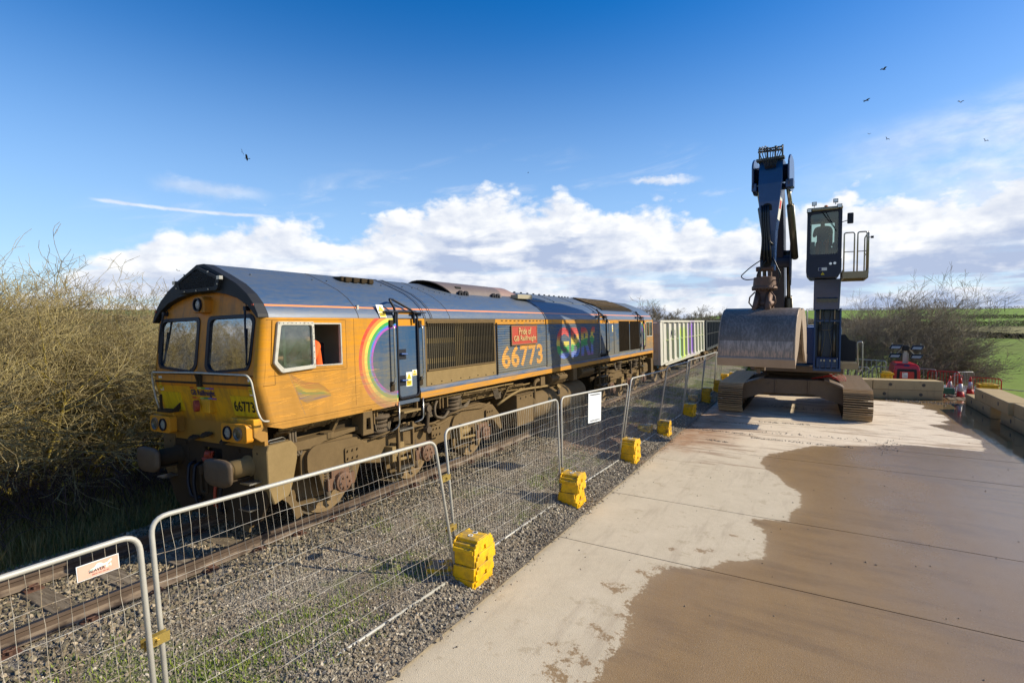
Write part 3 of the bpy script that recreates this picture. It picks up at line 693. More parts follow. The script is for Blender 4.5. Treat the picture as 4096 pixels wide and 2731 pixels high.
wood('field_hedge', *arc(2050, 2700, 395, 440), 2.6, 1.5, 9000, 'thin dark hedge halfway up the green hillside', MATS['hedge_dark'], 4, None)
wood('field_hedge', *arc(1850, 2700, 640, 660), 3.0, 3, 9000, 'dark hedge along the skyline of the green hill', MATS['hedge_dark'], 5, None)
wood('distant_wood', *arc(1380, 2050, 240, 250), 4.5, 6, 14000, 'far bare woodland in a grey brown band under the clouds', MATS['twig_brown'], 6, 'stuff', 'woodland')
wood('distant_wood', *arc(-500, 640, 330, 330), 5, 6, 14000, 'far bare woodland on the left horizon behind the hedge', MATS['twig_brown'], 7, 'stuff', 'woodland')
wood('scrub_strip', 36, -6.5, 60, 0, 1.5, 1.6, 9000, 'low brown scrub growing alongside the line beyond the concrete', MATS['twig_brown'], 8, 'stuff', 'scrub')
for px, d in ((2306, 560), (2272, 575), (2208, 600)):
    x, y = at(px, d); z = terr(x, y); b = MB(); b.cyl((x, y, z), (x, y, z + 9), .22, .15, 5); b.box(x - .15, x + .15, y - 1.2, y + 1.2, z + 8.1, z + 8.4)
    tag(b.obj('power_pole', MATS['hedge_dark']), ['thin power pole on the skyline nearest the right edge', 'thin power pole on the skyline between two others', 'thin power pole on the skyline nearest the willow'][(2306, 2272, 2208).index(px)], 'pole')
# ================================================================== TRACK
CANT = R(-1.796)
def m_wood(T, b):
    p = T.coord(); r_ = T.rnd(); g = T.noise(T.scale(p, 8, .7, 8), 3, 6, .65); n = T.noise(p, 3, 3)
    c = T.mix(g.step(.35, .65), hx('5b5044'), hx('938673')); c = T.mix(r_ * .5, c, hx('6b5d48'))
    c = T.mix(g.step(.60, .7) * .8, c, hx('29241f')); setc(T, b, 'Normal', T.bump(g, .6, .01)); return c
mat('sleeper_timber', m_wood, rough=.9, spec=.2)
def m_rail(T, b):
    p = T.coord(); n = T.noise(T.scale(p, 1, 1.5, 1.5), 4, 5, .6); x, y, z = T.xyz(p)
    c = T.mix(n.step(.3, .7), hx('4b3e33'), hx('5f4f41')); return T.mix(z.lt(-.1) * n.step(.35, .6) * .7, c, hx('8f7f6c'))
mat('rail_rust', m_rail, rough=.75, spec=.3)
mat('rail_top', lambda T, b: T.mix(T.noise(T.scale(T.coord(), 1, 20, 1), 4, 3), hx('3a3c40'), hx('6c7078')), rough=.28, metal=.8)
mat('clip_rust', lambda T, b: T.mix(T.noise(T.coord(), 20, 3), hx('6a3f2c'), hx('4e4034')), rough=.8)
trk = thing('railway_track', 'single railway track of brown rails on grey timber sleepers in ballast', 'railway track', (0, 0, 0), (CANT, 0, 0))
prof = [(.035, -.004), (.03, 0), (-.03, 0), (-.035, -.004), (-.035, -.036), (-.009, -.052), (-.009, -.132), (-.07, -.147), (-.07, -.159), (.07, -.159), (.07, -.147), (.009, -.132), (.009, -.052), (.035, -.036)]
rx = [-9 + 1.0 * i for i in range(110)]
for sgn in (-1, 1):
    b = MB(); b.ring([[(x, sgn * .7525 + track_y(x) + y, z) for y, z in prof] for x in rx])
    for i, f in enumerate(b.f):
        if len(f) == 4 and all(b.v[k][2] > -.001 for k in f): b.mi[i] = 1
    b.obj('rail', [MATS['rail_rust'], MATS['rail_top']], trk)
bs = MB(); bs.box(-.125, .125, -1.3, 1.3, -.13, 0); sl_me = bs.mesh('sleeper', MATS['sleeper_timber'])
bb = MB()
for sg in (0,):
    bb.box(-.09, .09, -.19, .19, 0, .018)
    for s2 in (-1, 1):
        y0 = s2 * .085
        bb.tube(bend([(-.05, y0 + s2 * .05, .03), (.05, y0 + s2 * .05, .05), (.055, y0, .055), (0, y0 - s2 * .01, .05), (-.05, y0 + s2 * .03, .055), (-.055, y0 + s2 * .09, .07), (.02, y0 + s2 * .085, .06)], .03, 2), .0095, 5)
        bb.cyl((0, y0 + s2 * .075, 0), (0, y0 + s2 * .075, .05), .02, n=6)
cl_me = bb.mesh('baseplate', MATS['clip_rust'])
for i, x in enumerate([s for s in SLX if s < 60]):
    s = put('sleeper', sl_me, trk, .006, (x, track_y(x), -.178), (rng.uniform(-.004, .004), 0, math.atan(2 * (max(0, x - 15)) / 950) + rng.uniform(-.015, .015)))
    for sg in (-1, 1): put('baseplate', cl_me, s, 0, (0, sg * .7525, 0))
# ================================================================== FENCE
mat('galv', lambda T, b: T.mix(T.noise(T.coord(), 7, 5, .7), hx('9b9a91'), hx('c4c0b4')), rough=.5, metal=.15)
mat('galv_wire', lambda T, b: T.mix(T.noise(T.coord(), 3, 3, .7).step(.4, .7), hx('b9b4a6'), hx('8f7a5e')), rough=.5, metal=.1)
mat('brass', rough=.4, metal=.7, color=hx('b09a55'))
def mesh_fence(b0, b1, t0, t1, label, zb0=-.38, zb1=-.38, wires=46, seed=1, zt=1.56):
    rg = random.Random(seed); loc = Vector(((b0[0] + b1[0]) / 2, (b0[1] + b1[1]) / 2, zb0))
    t = thing('mesh_fence', label, 'fence panel', loc, group='temporary mesh fence panels')
    B0 = Vector((*b0, zb0)) - loc; B1 = Vector((*b1, zb1)) - loc; T0 = Vector((*t0, zt)) - loc; T1 = Vector((*t1, zt)) - loc
    def F(u, v): return (B0 * (1 - u) + B1 * u) * (1 - v) + (T0 * (1 - u) + T1 * u) * v
    b = MB(); b.smooth = True
    b.tube(bend([F(0, 0), F(0, 1), F(1, 1), F(1, 0)], .13, 6), .0205, 10)
    b.tube([F(0, .035), F(1, .035)], .020, 8); b.obj('frame', MATS['galv'], t)
    nrm = (F(1, .5) - F(0, .5)).cross(Vector((0, 0, 1))).normalized()
    w_ = MB(); hv = [.15 + .118 * k for k in range(8)]
    ph = rg.random() * 9
    def off(u, v): return nrm * (.028 * mnoise.noise(Vector((u * 5, v * 2.2, ph))) + .01 * mnoise.noise(Vector((u * 14, v * 5, ph)))) + Vector((0, 0, .012 * mnoise.noise(Vector((u * 7, v * 3, ph + 5)))))
    for i in range(1, wires):
        u = i / wires; w_.tube([F(u, .035 + .965 * k / 14) + off(u, k / 14) * math.sin(math.pi * k / 14) ** .5 + (F(1, 0) - F(0, 0)).normalized() * .012 * mnoise.noise(Vector((u * 30, k, ph))) for k in range(15)], .0019, 3, False)
    for v in hv:
        if v < .97: w_.tube([F(k / 24, v) + off(k / 24, v) * (1 if 0 < k < 24 else .2) + V(0, 0, .02 * mnoise.noise(Vector((k * .5, v * 9, ph)))) for k in range(25)], .0024, 3, False)
    m = w_.obj('wire_mesh', MATS['galv_wire'], t); m['kind'] = 'stuff'
    return t, F
L_ = 'leaning wire mesh fence panel '
P1, F1 = mesh_fence((-5.3, -3.55), (-1.93, -3.44), (-5.3, -3.3), (-1.96, -3.24), L_ + 'carrying the pink name plate, nearest the left edge', seed=1, zt=1.5)
P2, F2 = mesh_fence((-1.83, -3.39), (1.66, -3.52), (-1.79, -3.05), (1.45, -3.32), L_ + 'in front of the engine nose', seed=2, zt=1.52)
P3, F3 = mesh_fence((1.78, -3.45), (5.02, -3.50), (2.02, -3.05), (5.5, -3.20), L_ + 'between the first and second yellow block stacks', seed=3, zt=1.53, wires=52)
P4, F4 = mesh_fence((5.22, -3.45), (8.35, -3.53), (5.72, -3.18), (8.72, -3.64), L_ + 'with the blank white board hung on it', seed=4, zt=1.53, wires=52)
P5, F5 = mesh_fence((8.70, -3.48), (12.0, -3.52), (9.35, -3.52), (12.4, -3.72), L_ + 'between the third stack and the dirty brown stack', seed=5, zt=1.59, wires=52)
P6, F6 = mesh_fence((12.15, -3.48), (15.6, -3.50), (13.1, -3.56), (16.1, -3.70), L_ + 'beyond the dirty brown stack', seed=6, zt=1.60, wires=50)
P7, F7 = mesh_fence((15.75, -3.5), (19.3, -3.5), (16.6, -3.5), (19.9, -3.6), L_ + 'left of the near crawler track', seed=7, zt=1.58, wires=44)
P8, F8 = mesh_fence((19.45, -3.5), (22.9, -3.5), (20.2, -3.5), (23.5, -3.5), L_ + 'just left of the grab', seed=8, zt=1.55, wires=40)
P9, F9 = mesh_fence((23.1, -3.5), (26.5, -3.3), (23.5, -3.5), (27, -3.3), L_ + 'half hidden by the grab, last one in the row', seed=9, zt=1.5, wires=36)
def coupler(t, q, dx=.09):
    b = MB(); p = Vector(q) - t.location
    b.box(p.x - dx, p.x + dx, p.y - .028, p.y - .022, p.z - .04, p.z + .04); b.box(p.x - dx, p.x + dx, p.y + .024, p.y + .03, p.z - .035, p.z + .035)
    b.cyl(p + V(0, -.05, 0), p + V(0, .045, 0), .008, n=6); b.cyl(p + V(0, -.052, 0), p + V(0, -.036, 0), .016, n=6); b.obj('coupler', MATS['brass'], t)
for t, a, b_ in ((P1, F1(1, .55) + P1.location, F2(0, .55) + P2.location), (P2, F2(1, .70) + P2.location, F3(0, .70) + P3.location), (P2, F2(1, .35) + P2.location, F3(0, .35) + P3.location), (P3, F3(1, .3) + P3.location, F4(0, .3) + P4.location)):
    m_ = (a + b_) / 2; coupler(t, m_)
# name plate on the first panel (part: it is riveted to the panel) and the white board
mat('sign_pink', lambda T, b: T.mix(T.noise(T.coord(), 5, 4), hx('cf9a84'), hx('e2b29c')), rough=.6)
mat('sign_white', lambda T, b: T.mix(T.noise(T.coord(), 2, 4), hx('cfd5d8'), hx('e3e7e8')), rough=.55)
mat('ink_black', rough=.6, color=hx('2a2530')); mat('ink_brown', rough=.6, color=hx('9c5f55')); mat('ink_mint', rough=.6, color=hx('d5efe0'))
o1 = V(-2.24, -3.285, 1.375) - P1.location; ux = (F1(1, .8) - F1(0, .8)).normalized(); uz = (F1(.9, 1) - F1(.9, 0)).normalized(); un = ux.cross(uz).normalized(); 
if un.y > 0: un = -un
def S(u, v, w_=0.): return o1 + ux * (u - .5) * .25 + uz * (v - .5) * .105 + un * (.016 + w_)
b = MB(); b.add([S(u, v, w_) for w_ in (0, .004) for u, v in ((0, 0), (1, 0), (1, 1), (0, 1))], [(0, 1, 2, 3), (4, 5, 6, 7), (0, 1, 5, 4), (1, 2, 6, 5), (2, 3, 7, 6), (3, 0, 4, 7)]); pl = b.obj('name_plate', MATS['sign_white'], P1, label='pink hire company plate with dark lettering')
b = MB(); b.quad(S(.02, .04, .0055), S(.98, .04, .0055), S(.98, .96, .0055), S(.02, .96, .0055)); b.obj('plate_face', MATS['sign_pink'], pl)
b = MB(); bp = [(.25, .42), (.3, .55), (.4, .62), (.46, .78), (.52, .82), (.58, .76), (.62, .66), (.72, .7), (.80, .84), (.83, .78), (.8, .68), (.73, .6), (.64, .55), (.5, .5)]
b.plate(bp, [], .0005, lambda u, v, w_: S(u, v, .0062 + w_)); b.obj('beaver_mark', MATS['ink_mint'], pl)
put_text('beaver', 'lettering', MATS['ink_black'], lambda u, v, w_: S(.27 + u * .38, .33 + v * .2, .0072), pl)
put_text('84', 'lettering', MATS['ink_mint'], lambda u, v, w_: S(.66 + u * .15, .36 + v * .22, .0072), pl)
put_text('tel', 'lettering', MATS['ink_brown'], lambda u, v, w_: S(.34 + u * .40, .15 + v * .1, .0072), pl)
wx = 6.62; uu = .41
b = MB(); q0 = [F4(u, v) + V(0, -.026, 0) for u, v in ((.345, .985), (.535, .975), (.55, .64), (.352, .655))]
n_ = (q0[1] - q0[0]).cross(q0[2] - q0[0]).normalized() * .004
b.add([p + k * n_ for k in (0, 1) for p in q0], [(0, 1, 2, 3), (4, 5, 6, 7), (0, 1, 5, 4), (1, 2, 6, 5), (2, 3, 7, 6), (3, 0, 4, 7)])
bo = b.obj('board', MATS['sign_white'], P4); bo.name = 'white_board'
bo.parent = None; bo.location = P4.location; tag(bo, 'blank white rectangular board tied to the fence in front of the bogie', 'sign board')
b = MB()
for v0 in (.06, .93):
    a_ = q0[0].lerp(q0[3], v0); c_ = q0[1].lerp(q0[2], v0); dn = V(0, -.008, 0); b.tube([a_.lerp(c_, .1) + dn, a_.lerp(c_, .45) + dn + V(0, 0, .012), a_.lerp(c_, .88) + dn], .004, 4); b.tube([a_.lerp(c_, .1) + dn, a_.lerp(c_, .5) + dn - V(0, 0, .012), a_.lerp(c_, .9) + dn], .0035, 4)
b.obj('tie', MATS['ink_black'], bo)
# ================================================================== YELLOW FOOT BLOCKS
def m_plastic(dirt):
    def f(T, b):
        p = T.coord(); q = T.pos(); n = T.noise(q, 9, 5, .65); r_ = T.rnd(); nx_, ny_, nz_ = T.xyz(T.N.new('ShaderNodeNewGeometry').outputs['Normal'])
        c = T.mix(r_ * .35, hx('f0bd00'), hx('e0a80c')); c = T.mix(T.noise(q, 3, 4).step(.4, .7) * .3, c, hx('c99a2a')); c = T.mix((n.step(.40, .70) * (.42 + dirt)).clamp(), c, hx('7d5f2a'))
        return T.mix((nz_.step(.4, .9) * n.step(.35, .6) * (.55 + dirt)).clamp(), c, hx('8f8062'))
    return f
mat('yellow_plastic', m_plastic(.05), rough=.42); mat('yellow_plastic_dirty', m_plastic(.75), rough=.6)
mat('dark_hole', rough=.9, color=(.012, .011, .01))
def block_mesh(top, m):
    b = MB(); L, W, H = .60, .36, .168
    if top:
        b.prism([(-.30, 0), (.30, 0), (.30, .055), (.24, .06), (.24, .1), (.17, .105), (.17, .15), (.10, .168), (-.10, .168), (-.17, .15), (-.17, .105), (-.24, .1), (-.24, .06), (-.30, .055)], 1, -.16, .16)
    else: b.box(-.30, .30, -.16, .16, 0, H - .004)
    st = [(-.28, 0), (-.05, 0), (-.04, .06), (.04, .06), (.05, 0), (.28, 0), (.28, .075), (.245, .08), (.245, .125), (.20, .13), (.20, H - .006), (-.20, H - .006), (-.20, .13), (-.245, .125), (-.245, .08), (-.28, .075)]
    for a, c_ in ((-.182, -.159), (.159, .182)): b.prism(st, 1, a, c_)
    b.v = [(x * .84, y, z) for x, y, z in b.v]; me = b.mesh('fence_foot_block', [m, MATS['dark_hole']]); return me
BMH = {}
for k, m_ in (('c', MATS['yellow_plastic']), ('d', MATS['yellow_plastic_dirty'])):
    for tp in (0, 1): BMH[k, tp] = block_mesh(tp, m_)
hb = MB(); hb.lathe([(0, .034), (.008, .036), (.008, .024), (-.03, .024)], (0, 0, 0), (0, 0, 1), 14); socket_me = hb.mesh('post_socket', MATS['sign_white'])
hb = MB(); hb.cyl((0, 0, -.02), (0, 0, .0105), .0235, n=14); hole_me = hb.mesh('socket_hole', MATS['dark_hole'])
def stack(x, y, n, mk, where, rz=0, z0=-.46, jit=.03, seed=0, group=None):
    rg = random.Random(seed + int(x * 10)); names = {1: ['only'], 2: ['lower', 'top'], 3: ['bottom', 'middle', 'top'], 4: ['bottom', 'second lowest', 'third', 'topmost'], 5: ['bottom', 'second lowest', 'middle', 'fourth', 'topmost']}[n]
    for k in range(n):
        tp = k == n - 1
        t = thing('fence_foot_block', f'yellow fence block, {names[k]} one of ' + where, 'fence block', (x + rg.uniform(-jit, jit), y + rg.uniform(-jit, jit) * .7, z0 + .168 * k), (0, 0, rz + rg.uniform(-.09, .09)), 'yellow fence foot blocks')
        put('block_body', BMH[mk, int(tp)], t, .008, seg=2)
        if tp:
            for dx in (-.055, .055): put('post_socket', socket_me, t, 0, (dx, 0, .166)) if dx > 0 or mk == 'c' else None
            put('socket_hole', hole_me, t, 0, (.055, 0, .166))
stack(1.88, -3.66, 4, 'c', 'the nearest stack', .04, jit=.05)
stack(1.72, -3.22, 1, 'd', 'its kind lying shaded behind the nearest stack', .5, -.40)
stack(5.20, -3.66, 4, 'c', 'the stack left of the white board', .03, jit=.03)
stack(8.75, -3.70, 4, 'c', 'the stack right of the white board', -.02, z0=-.5, jit=.03)
stack(12.2, -3.70, 3, 'd', 'the brown caked stack', .02, jit=.01)
stack(11.9, -3.2, 2, 'd', 'the pair behind the brown caked stack', .0, -.42, jit=.01)
stack(15.95, -3.72, 3, 'c', 'the clean stack after the brown caked one', .0, jit=.02)
stack(19.65, -3.68, 4, 'c', 'the shaded stack beside the crawler track', .05, jit=.04)
stack(19.3, -3.2, 2, 'd', 'the shaded pair left of the crawler track', .1, -.42)
stack(23.1, -3.65, 4, 'c', 'the sunlit stack beyond the shaded one', .0)
stack(26.6, -3.5, 4, 'c', 'the stack below the grab corner', .0)
stack(29.5, -3.6, 3, 'c', 'the farthest stack, under the grab', .0)
# ================================================================== LOCOMOTIVE
loco = thing('diesel_locomotive', 'dirty blue and orange diesel freight locomotive with rainbow arc, standing on the track', 'locomotive', (0, 0, 0), (CANT, 0, 0))
YS = -1.325
BLUE = hx('1d4a70'); ORANGE = hx('cc8a05'); DUST = hx('7d6f55'); BROWN = hx('80694a'); DK = hx('1c1d20')
def dirtmask(T, x, z, lo=1.6, hi=3.0, k=1.0):
    p = T.coord(); st = T.noise(T.scale(p, 1.2, 1, .35), 3.2, 7, .68); hb_ = T.noise(T.scale(p, .7, 1, 9), 2.4, 6, .62); fin = T.noise(T.scale(p, 3, 1, 22), 3, 5, .65)
    g = 1 - z.step(lo, hi)
    return ((g * .85 + st.step(.38, .68) * .38 + hb_.step(.45, .66) * .35 + fin.step(.5, .7) * .16 - .12) * k).clamp(), st, hb_, fin
def m_side(T, b):
    """printed livery of the flank: orange cab, rainbow rings, blue body, orange waist stripes"""
    x, y, z = T.xyz()
    d = ((x - 3.0) * (x - 3.0) + (z - 2.37) * (z - 2.37)).sqrt()
    rb = lambda r0, r1: d.gt(r0) * d.lt(r1) * x.lt(3.06)
    rear = x.gt(18.46)
    c = T.mix((x.gt(3.0)).max(d.lt(.6) * x.lt(3.05)), ORANGE, BLUE)
    c = T.mix(z.gt(2.955) * x.gt(3.0), c, ORANGE)
    for r0, r1, h in ((.80, .865, 'c9442a'), (.742, .80, 'e58a3a'), (.68, .742, 'e9cf55'), (.625, .68, '2fa353'), (.59, .625, '3d78d0'), (.553, .59, 'b14ab8')):
        c = T.mix(rb(r0, r1), c, hx(h))
    c = T.mix(x.gt(18.75), c, ORANGE)
    d2 = ((x - 18.2) * (x - 18.2) + (z - 2.37) * (z - 2.37) * .72).sqrt()
    for r0, r1, h in ((.62, .70, 'c9442a'), (.55, .62, 'e9cf55'), (.48, .55, '2fa353'), (.40, .48, '3d78d0'), (.33, .40, 'b14ab8')):
        c = T.mix(d2.gt(r0) * d2.lt(r1) * x.gt(18.4), c, hx(h))
    # striped flag on its stick, printed on the cab side
    fx = x - .98; fz = z - 2.12 - (x - .98) * -.28 - ((x * 9).sin()) * .012
    fin_ = x.gt(.90) * x.lt(1.52) * (fz.abs()).lt(.03 + 0.0) 
    lo = 2.245 - (x - .88) * .46 - 0; f_top = (z - (2.30 - (x - .86) * .40)).lt(0) ; f_bot = (z - (1.86 + (x * 7).sin() * .03)).gt(0)
    fm = x.gt(.9 + 0.0) * (x - (.88 + (2.30 - z) * .42)).gt(0) * (z - (2.27 - (x - .88) * .28 + ((x * 9).sin()) * .015)).lt(0) * f_bot * x.lt(1.55 - 0.0)
    v = (z - 1.86) / (.40)
    vr = (z - (1.86 - (x - .9) * .12)) / .36
    c2 = T.ramp(vr, [(0, hx('514a6b')), (.2, hx('4c5578')), (.38, hx('3f6b74')), (.5, hx('3e7a55')), (.62, hx('b09a3c')), (.74, hx('a9642c')), (.9, hx('93432a')), (1, hx('93432a'))], 'CONSTANT')
    pole = (x - (.84 + (2.31 - z) * .40)).abs().lt(.006) * z.gt(1.7) * z.lt(2.31); c = T.mix(pole * .6, c, hx('6a6a70'))
    dm, st, hb_, fin = dirtmask(T, x, z)
    cabz = x.lt(3.0) * d.gt(.87)
    dm2 = (dm * (1 - cabz * .42) * (1 - (x - 3.3).abs().lt(.3) * .45) + (x - 5).abs().lt(1.3) * z.lt(2.06) * .9).clamp()
    dm2 = (dm2 + x.gt(3.8) * hb_.step(.3, .6) * .22).clamp(); c = T.mix(dm2 * .85, c, T.mix(x.lt(3.0) * d.gt(.6), T.mix(fin, hx('615e4f'), hx('807a66')), T.mix(fin, hx('857150'), hx('a08a64'))))
    sc_ = T.noise(T.scale(T.coord(), .8, 1, 24, 3), 5, 4, .75); c = T.mix((sc_.step(.42, .62) * .22 + st.step(.4, .62) * .3 + hb_.step(.4, .6) * .08) * cabz, c, hx('9a6c1c')); c = T.mix(sc_.step(.66, .7) * .5 * cabz, c, hx('f0b040'))
    setc(T, b, 'Roughness', .48 + dm * .35)
    return c
mat('livery_side', m_side, spec=.3)
def m_front(T, b):
    x, y, z = T.xyz(); p = T.coord()
    n = T.noise(p, 2.6, 6, .7); st = T.noise(T.scale(p, 1, 5, .6), 2.2, 6, .7)
    c = T.mix(n, hx('cf8010'), hx('e09010')); c = T.mix(z.lt(2.13), c, hx('e2a40e'))
    dirt = (n.step(.35, .65) * .55 + st.step(.45, .7) * .5 + z.step(2.15, 2.3) * .35 + (1 - z.step(1.55, 1.78)) * .95 - .12).clamp()
    dirt = (dirt + (1 - ((y) * (y) + (z - 2.28) * (z - 2.28) * .6).sqrt().step(.03, .16)) * .7 * z.gt(2.0)).clamp()
    return T.mix(dirt * .72, c, T.mix(st, hx('5a4228'), hx('80603c')))
mat('livery_front', m_front, rough=.55)
mat('yellow_panel', lambda T, b: T.mix(T.noise(T.scale(T.coord(), 1, 3, .8), 5, 6, .7).step(.4, .75) * .55, hx('e3bd12'), hx('6b5a22')), rough=.5)
def m_roof(T, b):
    x, y, z = T.xyz(); dm, st, hb_, fin = dirtmask(T, x, z, 3.0, 3.1, .75)
    n = T.noise(T.scale(T.coord(), .5, 1, 1), 1.4, 4)
    c = T.mix(n * .5, hx('235380'), hx('1b416a'))
    d = (hb_.step(.35, .65) * .18 + fin.step(.38, .62) * .22 + .22 + z.step(3.35, 3.9) * .25 + x.step(2, 9) * .08).clamp()
    c = T.mix(d * .85, c, hx('6a675a'))
    gray = (1 - ((x - 8.4).abs()).step(.2, .8)) * .6; c = T.mix(gray * st, c, hx('5c574c'))
    c = T.mix((z - 3.262).abs().lt(.013), c, hx('e88b4c'))
    setc(T, b, 'Roughness', .30 + d * .28)
    return c
mat('livery_roof', m_roof, spec=.6)
def m_dusty(a, c_, k=5.):
    def f(T, b):
        p = T.coord(); n = T.noise(p, k, 5, .65); n2 = T.noise(p, k * 6, 3)
        setc(T, b, 'Normal', T.bump(n2, .25, .004)); return T.mix((n * .8 + n2 * .3 - .05).clamp(), hx(a), hx(c_))
    return f
mat('dusty_brown', m_dusty('57472f', '7d6847'), rough=.85, spec=.2)
mat('dusty_light', m_dusty('75623f', '998258'), rough=.85, spec=.2)
mat('under_dark', m_dusty('2b241b', '4a3e2c'), rough=.9, spec=.15)
mat('black_paint', m_dusty('141518', '24242a'), rough=.55, spec=.3)
mat('nose_dirt', m_dusty('2c261e', '4c3d2a', 3), rough=.8, spec=.2)
mat('rubber', rough=.5, color=hx('101522'), spec=.4)
mat('steel_bright', lambda T, b: T.mix(T.noise(T.coord(), 14, 4, .7), hx('b9b8b4'), hx('8d8878')), rough=.3, metal=.85)
mat('white_frame', lambda T, b: T.mix(T.noise(T.coord(), 9, 4, .7).step(.45, .75) * .5, hx('bab7aa'), hx('7a6f58')), rough=.5)
mat('lens', rough=.08, color=hx('c9d0d2'), metal=.6); mat('lens_dark', rough=.25, color=hx('85898c'), metal=.3)
mat('red_paint', m_dusty('8a3420', 'b04a30'), rough=.6); mat('blue_paint', m_dusty('1d4686', '2a5ca0'), rough=.45)
mat('solebar_paint', lambda T, b: T.mix(T.noise(T.scale(T.coord(), .5, 1, 6), 3, 6, .7).step(.35, .7) * .75, T.mix(T.xyz()[2].lt(1.715), BLUE, ORANGE), hx('8b7450')), rough=.6)
mat('hoods', m_dusty('1a1c1f', '2b2d30', 2), rough=.6, spec=.3)
def m_glass(tint, r=.03, tr=.75):
    def f(T, b):
        b.inputs['Transmission Weight'].default_value = 0
        nt = T.nt; out = [n for n in T.N if n.type == 'OUTPUT_MATERIAL'][0]
        g = T.N.new('ShaderNodeBsdfGlossy'); g.inputs['Roughness'].default_value = r; t = T.N.new('ShaderNodeBsdfTransparent'); t.inputs[0].default_value = (*tint, 1)
        fr = T.N.new('ShaderNodeFresnel'); fr.inputs[0].default_value = 1.5
        mx = T.N.new('ShaderNodeMixShader'); e = (E(nt, fr.outputs[0]) * 1.6 + (1 - tr) * .4).clamp(); T.L.new(e.s, mx.inputs[0]); T.L.new(t.outputs[0], mx.inputs[1]); T.L.new(g.outputs[0], mx.inputs[2])
        d = T.N.new('ShaderNodeBsdfDiffuse'); d.inputs[0].default_value = (.35, .36, .34, 1); m2 = T.N.new('ShaderNodeMixShader'); dn = (T.noise(T.coord(), 3, 5, .7).step(.35, .8) * .35 * (0 if tr >= 1 else 1.6 - tr)).clamp()
        T.L.new(dn.s, m2.inputs[0]); T.L.new(mx.outputs[0], m2.inputs[1]); T.L.new(d.outputs[0], m2.inputs[2]); T.L.new(m2.outputs[0], out.inputs[0])
    return f
mat('windscreen_glass', m_glass((.55, .62, .66), .03, .1)); mat('side_glass', m_glass((.62, .72, .66), .05, .8)); mat('cab_glass', m_glass((.62, .76, .72), .02, 1.0))
D_ = MATS['dusty_brown']; DL = MATS['dusty_light']; UD = MATS['under_dark']; ST = MATS['steel_bright']
# ---- cab shell
def fx(z):
    pts = [(1.3, .50), (1.62, .495), (2.18, .36), (2.33, .37), (3.08, .455), (3.5, .52), (3.95, .56)]
    for (a, xa), (c_, xc) in zip(pts, pts[1:]):
        if z <= c_: return xa + (xc - xa) * (z - a) / (c_ - a)
    return .56
cr = .10
side = [(fx(3.09) + cr, 3.09), (fx(2.6) + cr, 2.6), (fx(2.18) + cr, 2.18), (fx(1.62) + cr, 1.62), (3.03, 1.62), (3.03, 3.09)]
win = [(.66, 3.025), (1.79, 3.01), (1.79, 2.37), (1.24, 2.385), (.72, 2.37), (.61, 2.47)]
b = MB(); b.plate(side, [win], .05, lambda u, v, w_: (u, YS + w_, v)); b.obj('cab_side', MATS['livery_side'], loco)
b = MB(); b.plate(side, [[(.66, 3.025), (1.79, 3.01), (1.79, 2.37), (.72, 2.37), (.61, 2.47)]], .05, lambda u, v, w_: (u, -YS - w_, v)); b.obj('cab_side', MATS['livery_side'], loco)
b = MB()
for x0, x1, z0, z1 in ((.52, 1.88, 2.295, 2.300), (.52, 1.88, 3.055, 3.06), (1.885, 1.889, 2.3, 3.06), (2.05, 2.054, 1.7, 3.08), (.44, .62, 2.172, 2.178), (.618, .623, 2.175, 2.36), (.5, 3.0, 1.66, 1.664)): b.box(x0, x1, YS - .0015, YS, z0, z1)
b.obj('panel_seam', mat('seam_dark', rough=.9, color=hx('4a3516')), loco)
b = MB(); rq = random.Random(2)
for k in range(46):
    x = rq.uniform(.6, 2.3); z = rq.uniform(1.72, 2.25); L = rq.uniform(.06, .5); b.beam((x, YS - .001, z), (x + L, YS - .001, z + rq.uniform(-.03, .06)), .002, rq.uniform(.002, .005), (0, 1, 0)) if x + L < 2.9 else None
b.obj('scratches', mat('scratch', rough=.5, color=hx('f2b548')), loco)['kind'] = 'stuff'
# rounded corner posts
for sg in (-1, 1):
    b = MB(); b.smooth = True; zs = [1.62, 1.8, 2.0, 2.14, 2.18, 2.22, 2.33, 2.6, 2.85, 3.09]
    b.ring([[(fx(z) + cr - cr * math.cos(R(a)), sg * (1.325 - cr + cr * math.sin(R(a))), z) for a in (0, 18, 36, 54, 72, 90)] for z in zs], close=False); b.obj('corner_post', MATS['livery_side'], loco)
ye = 1.325 - cr
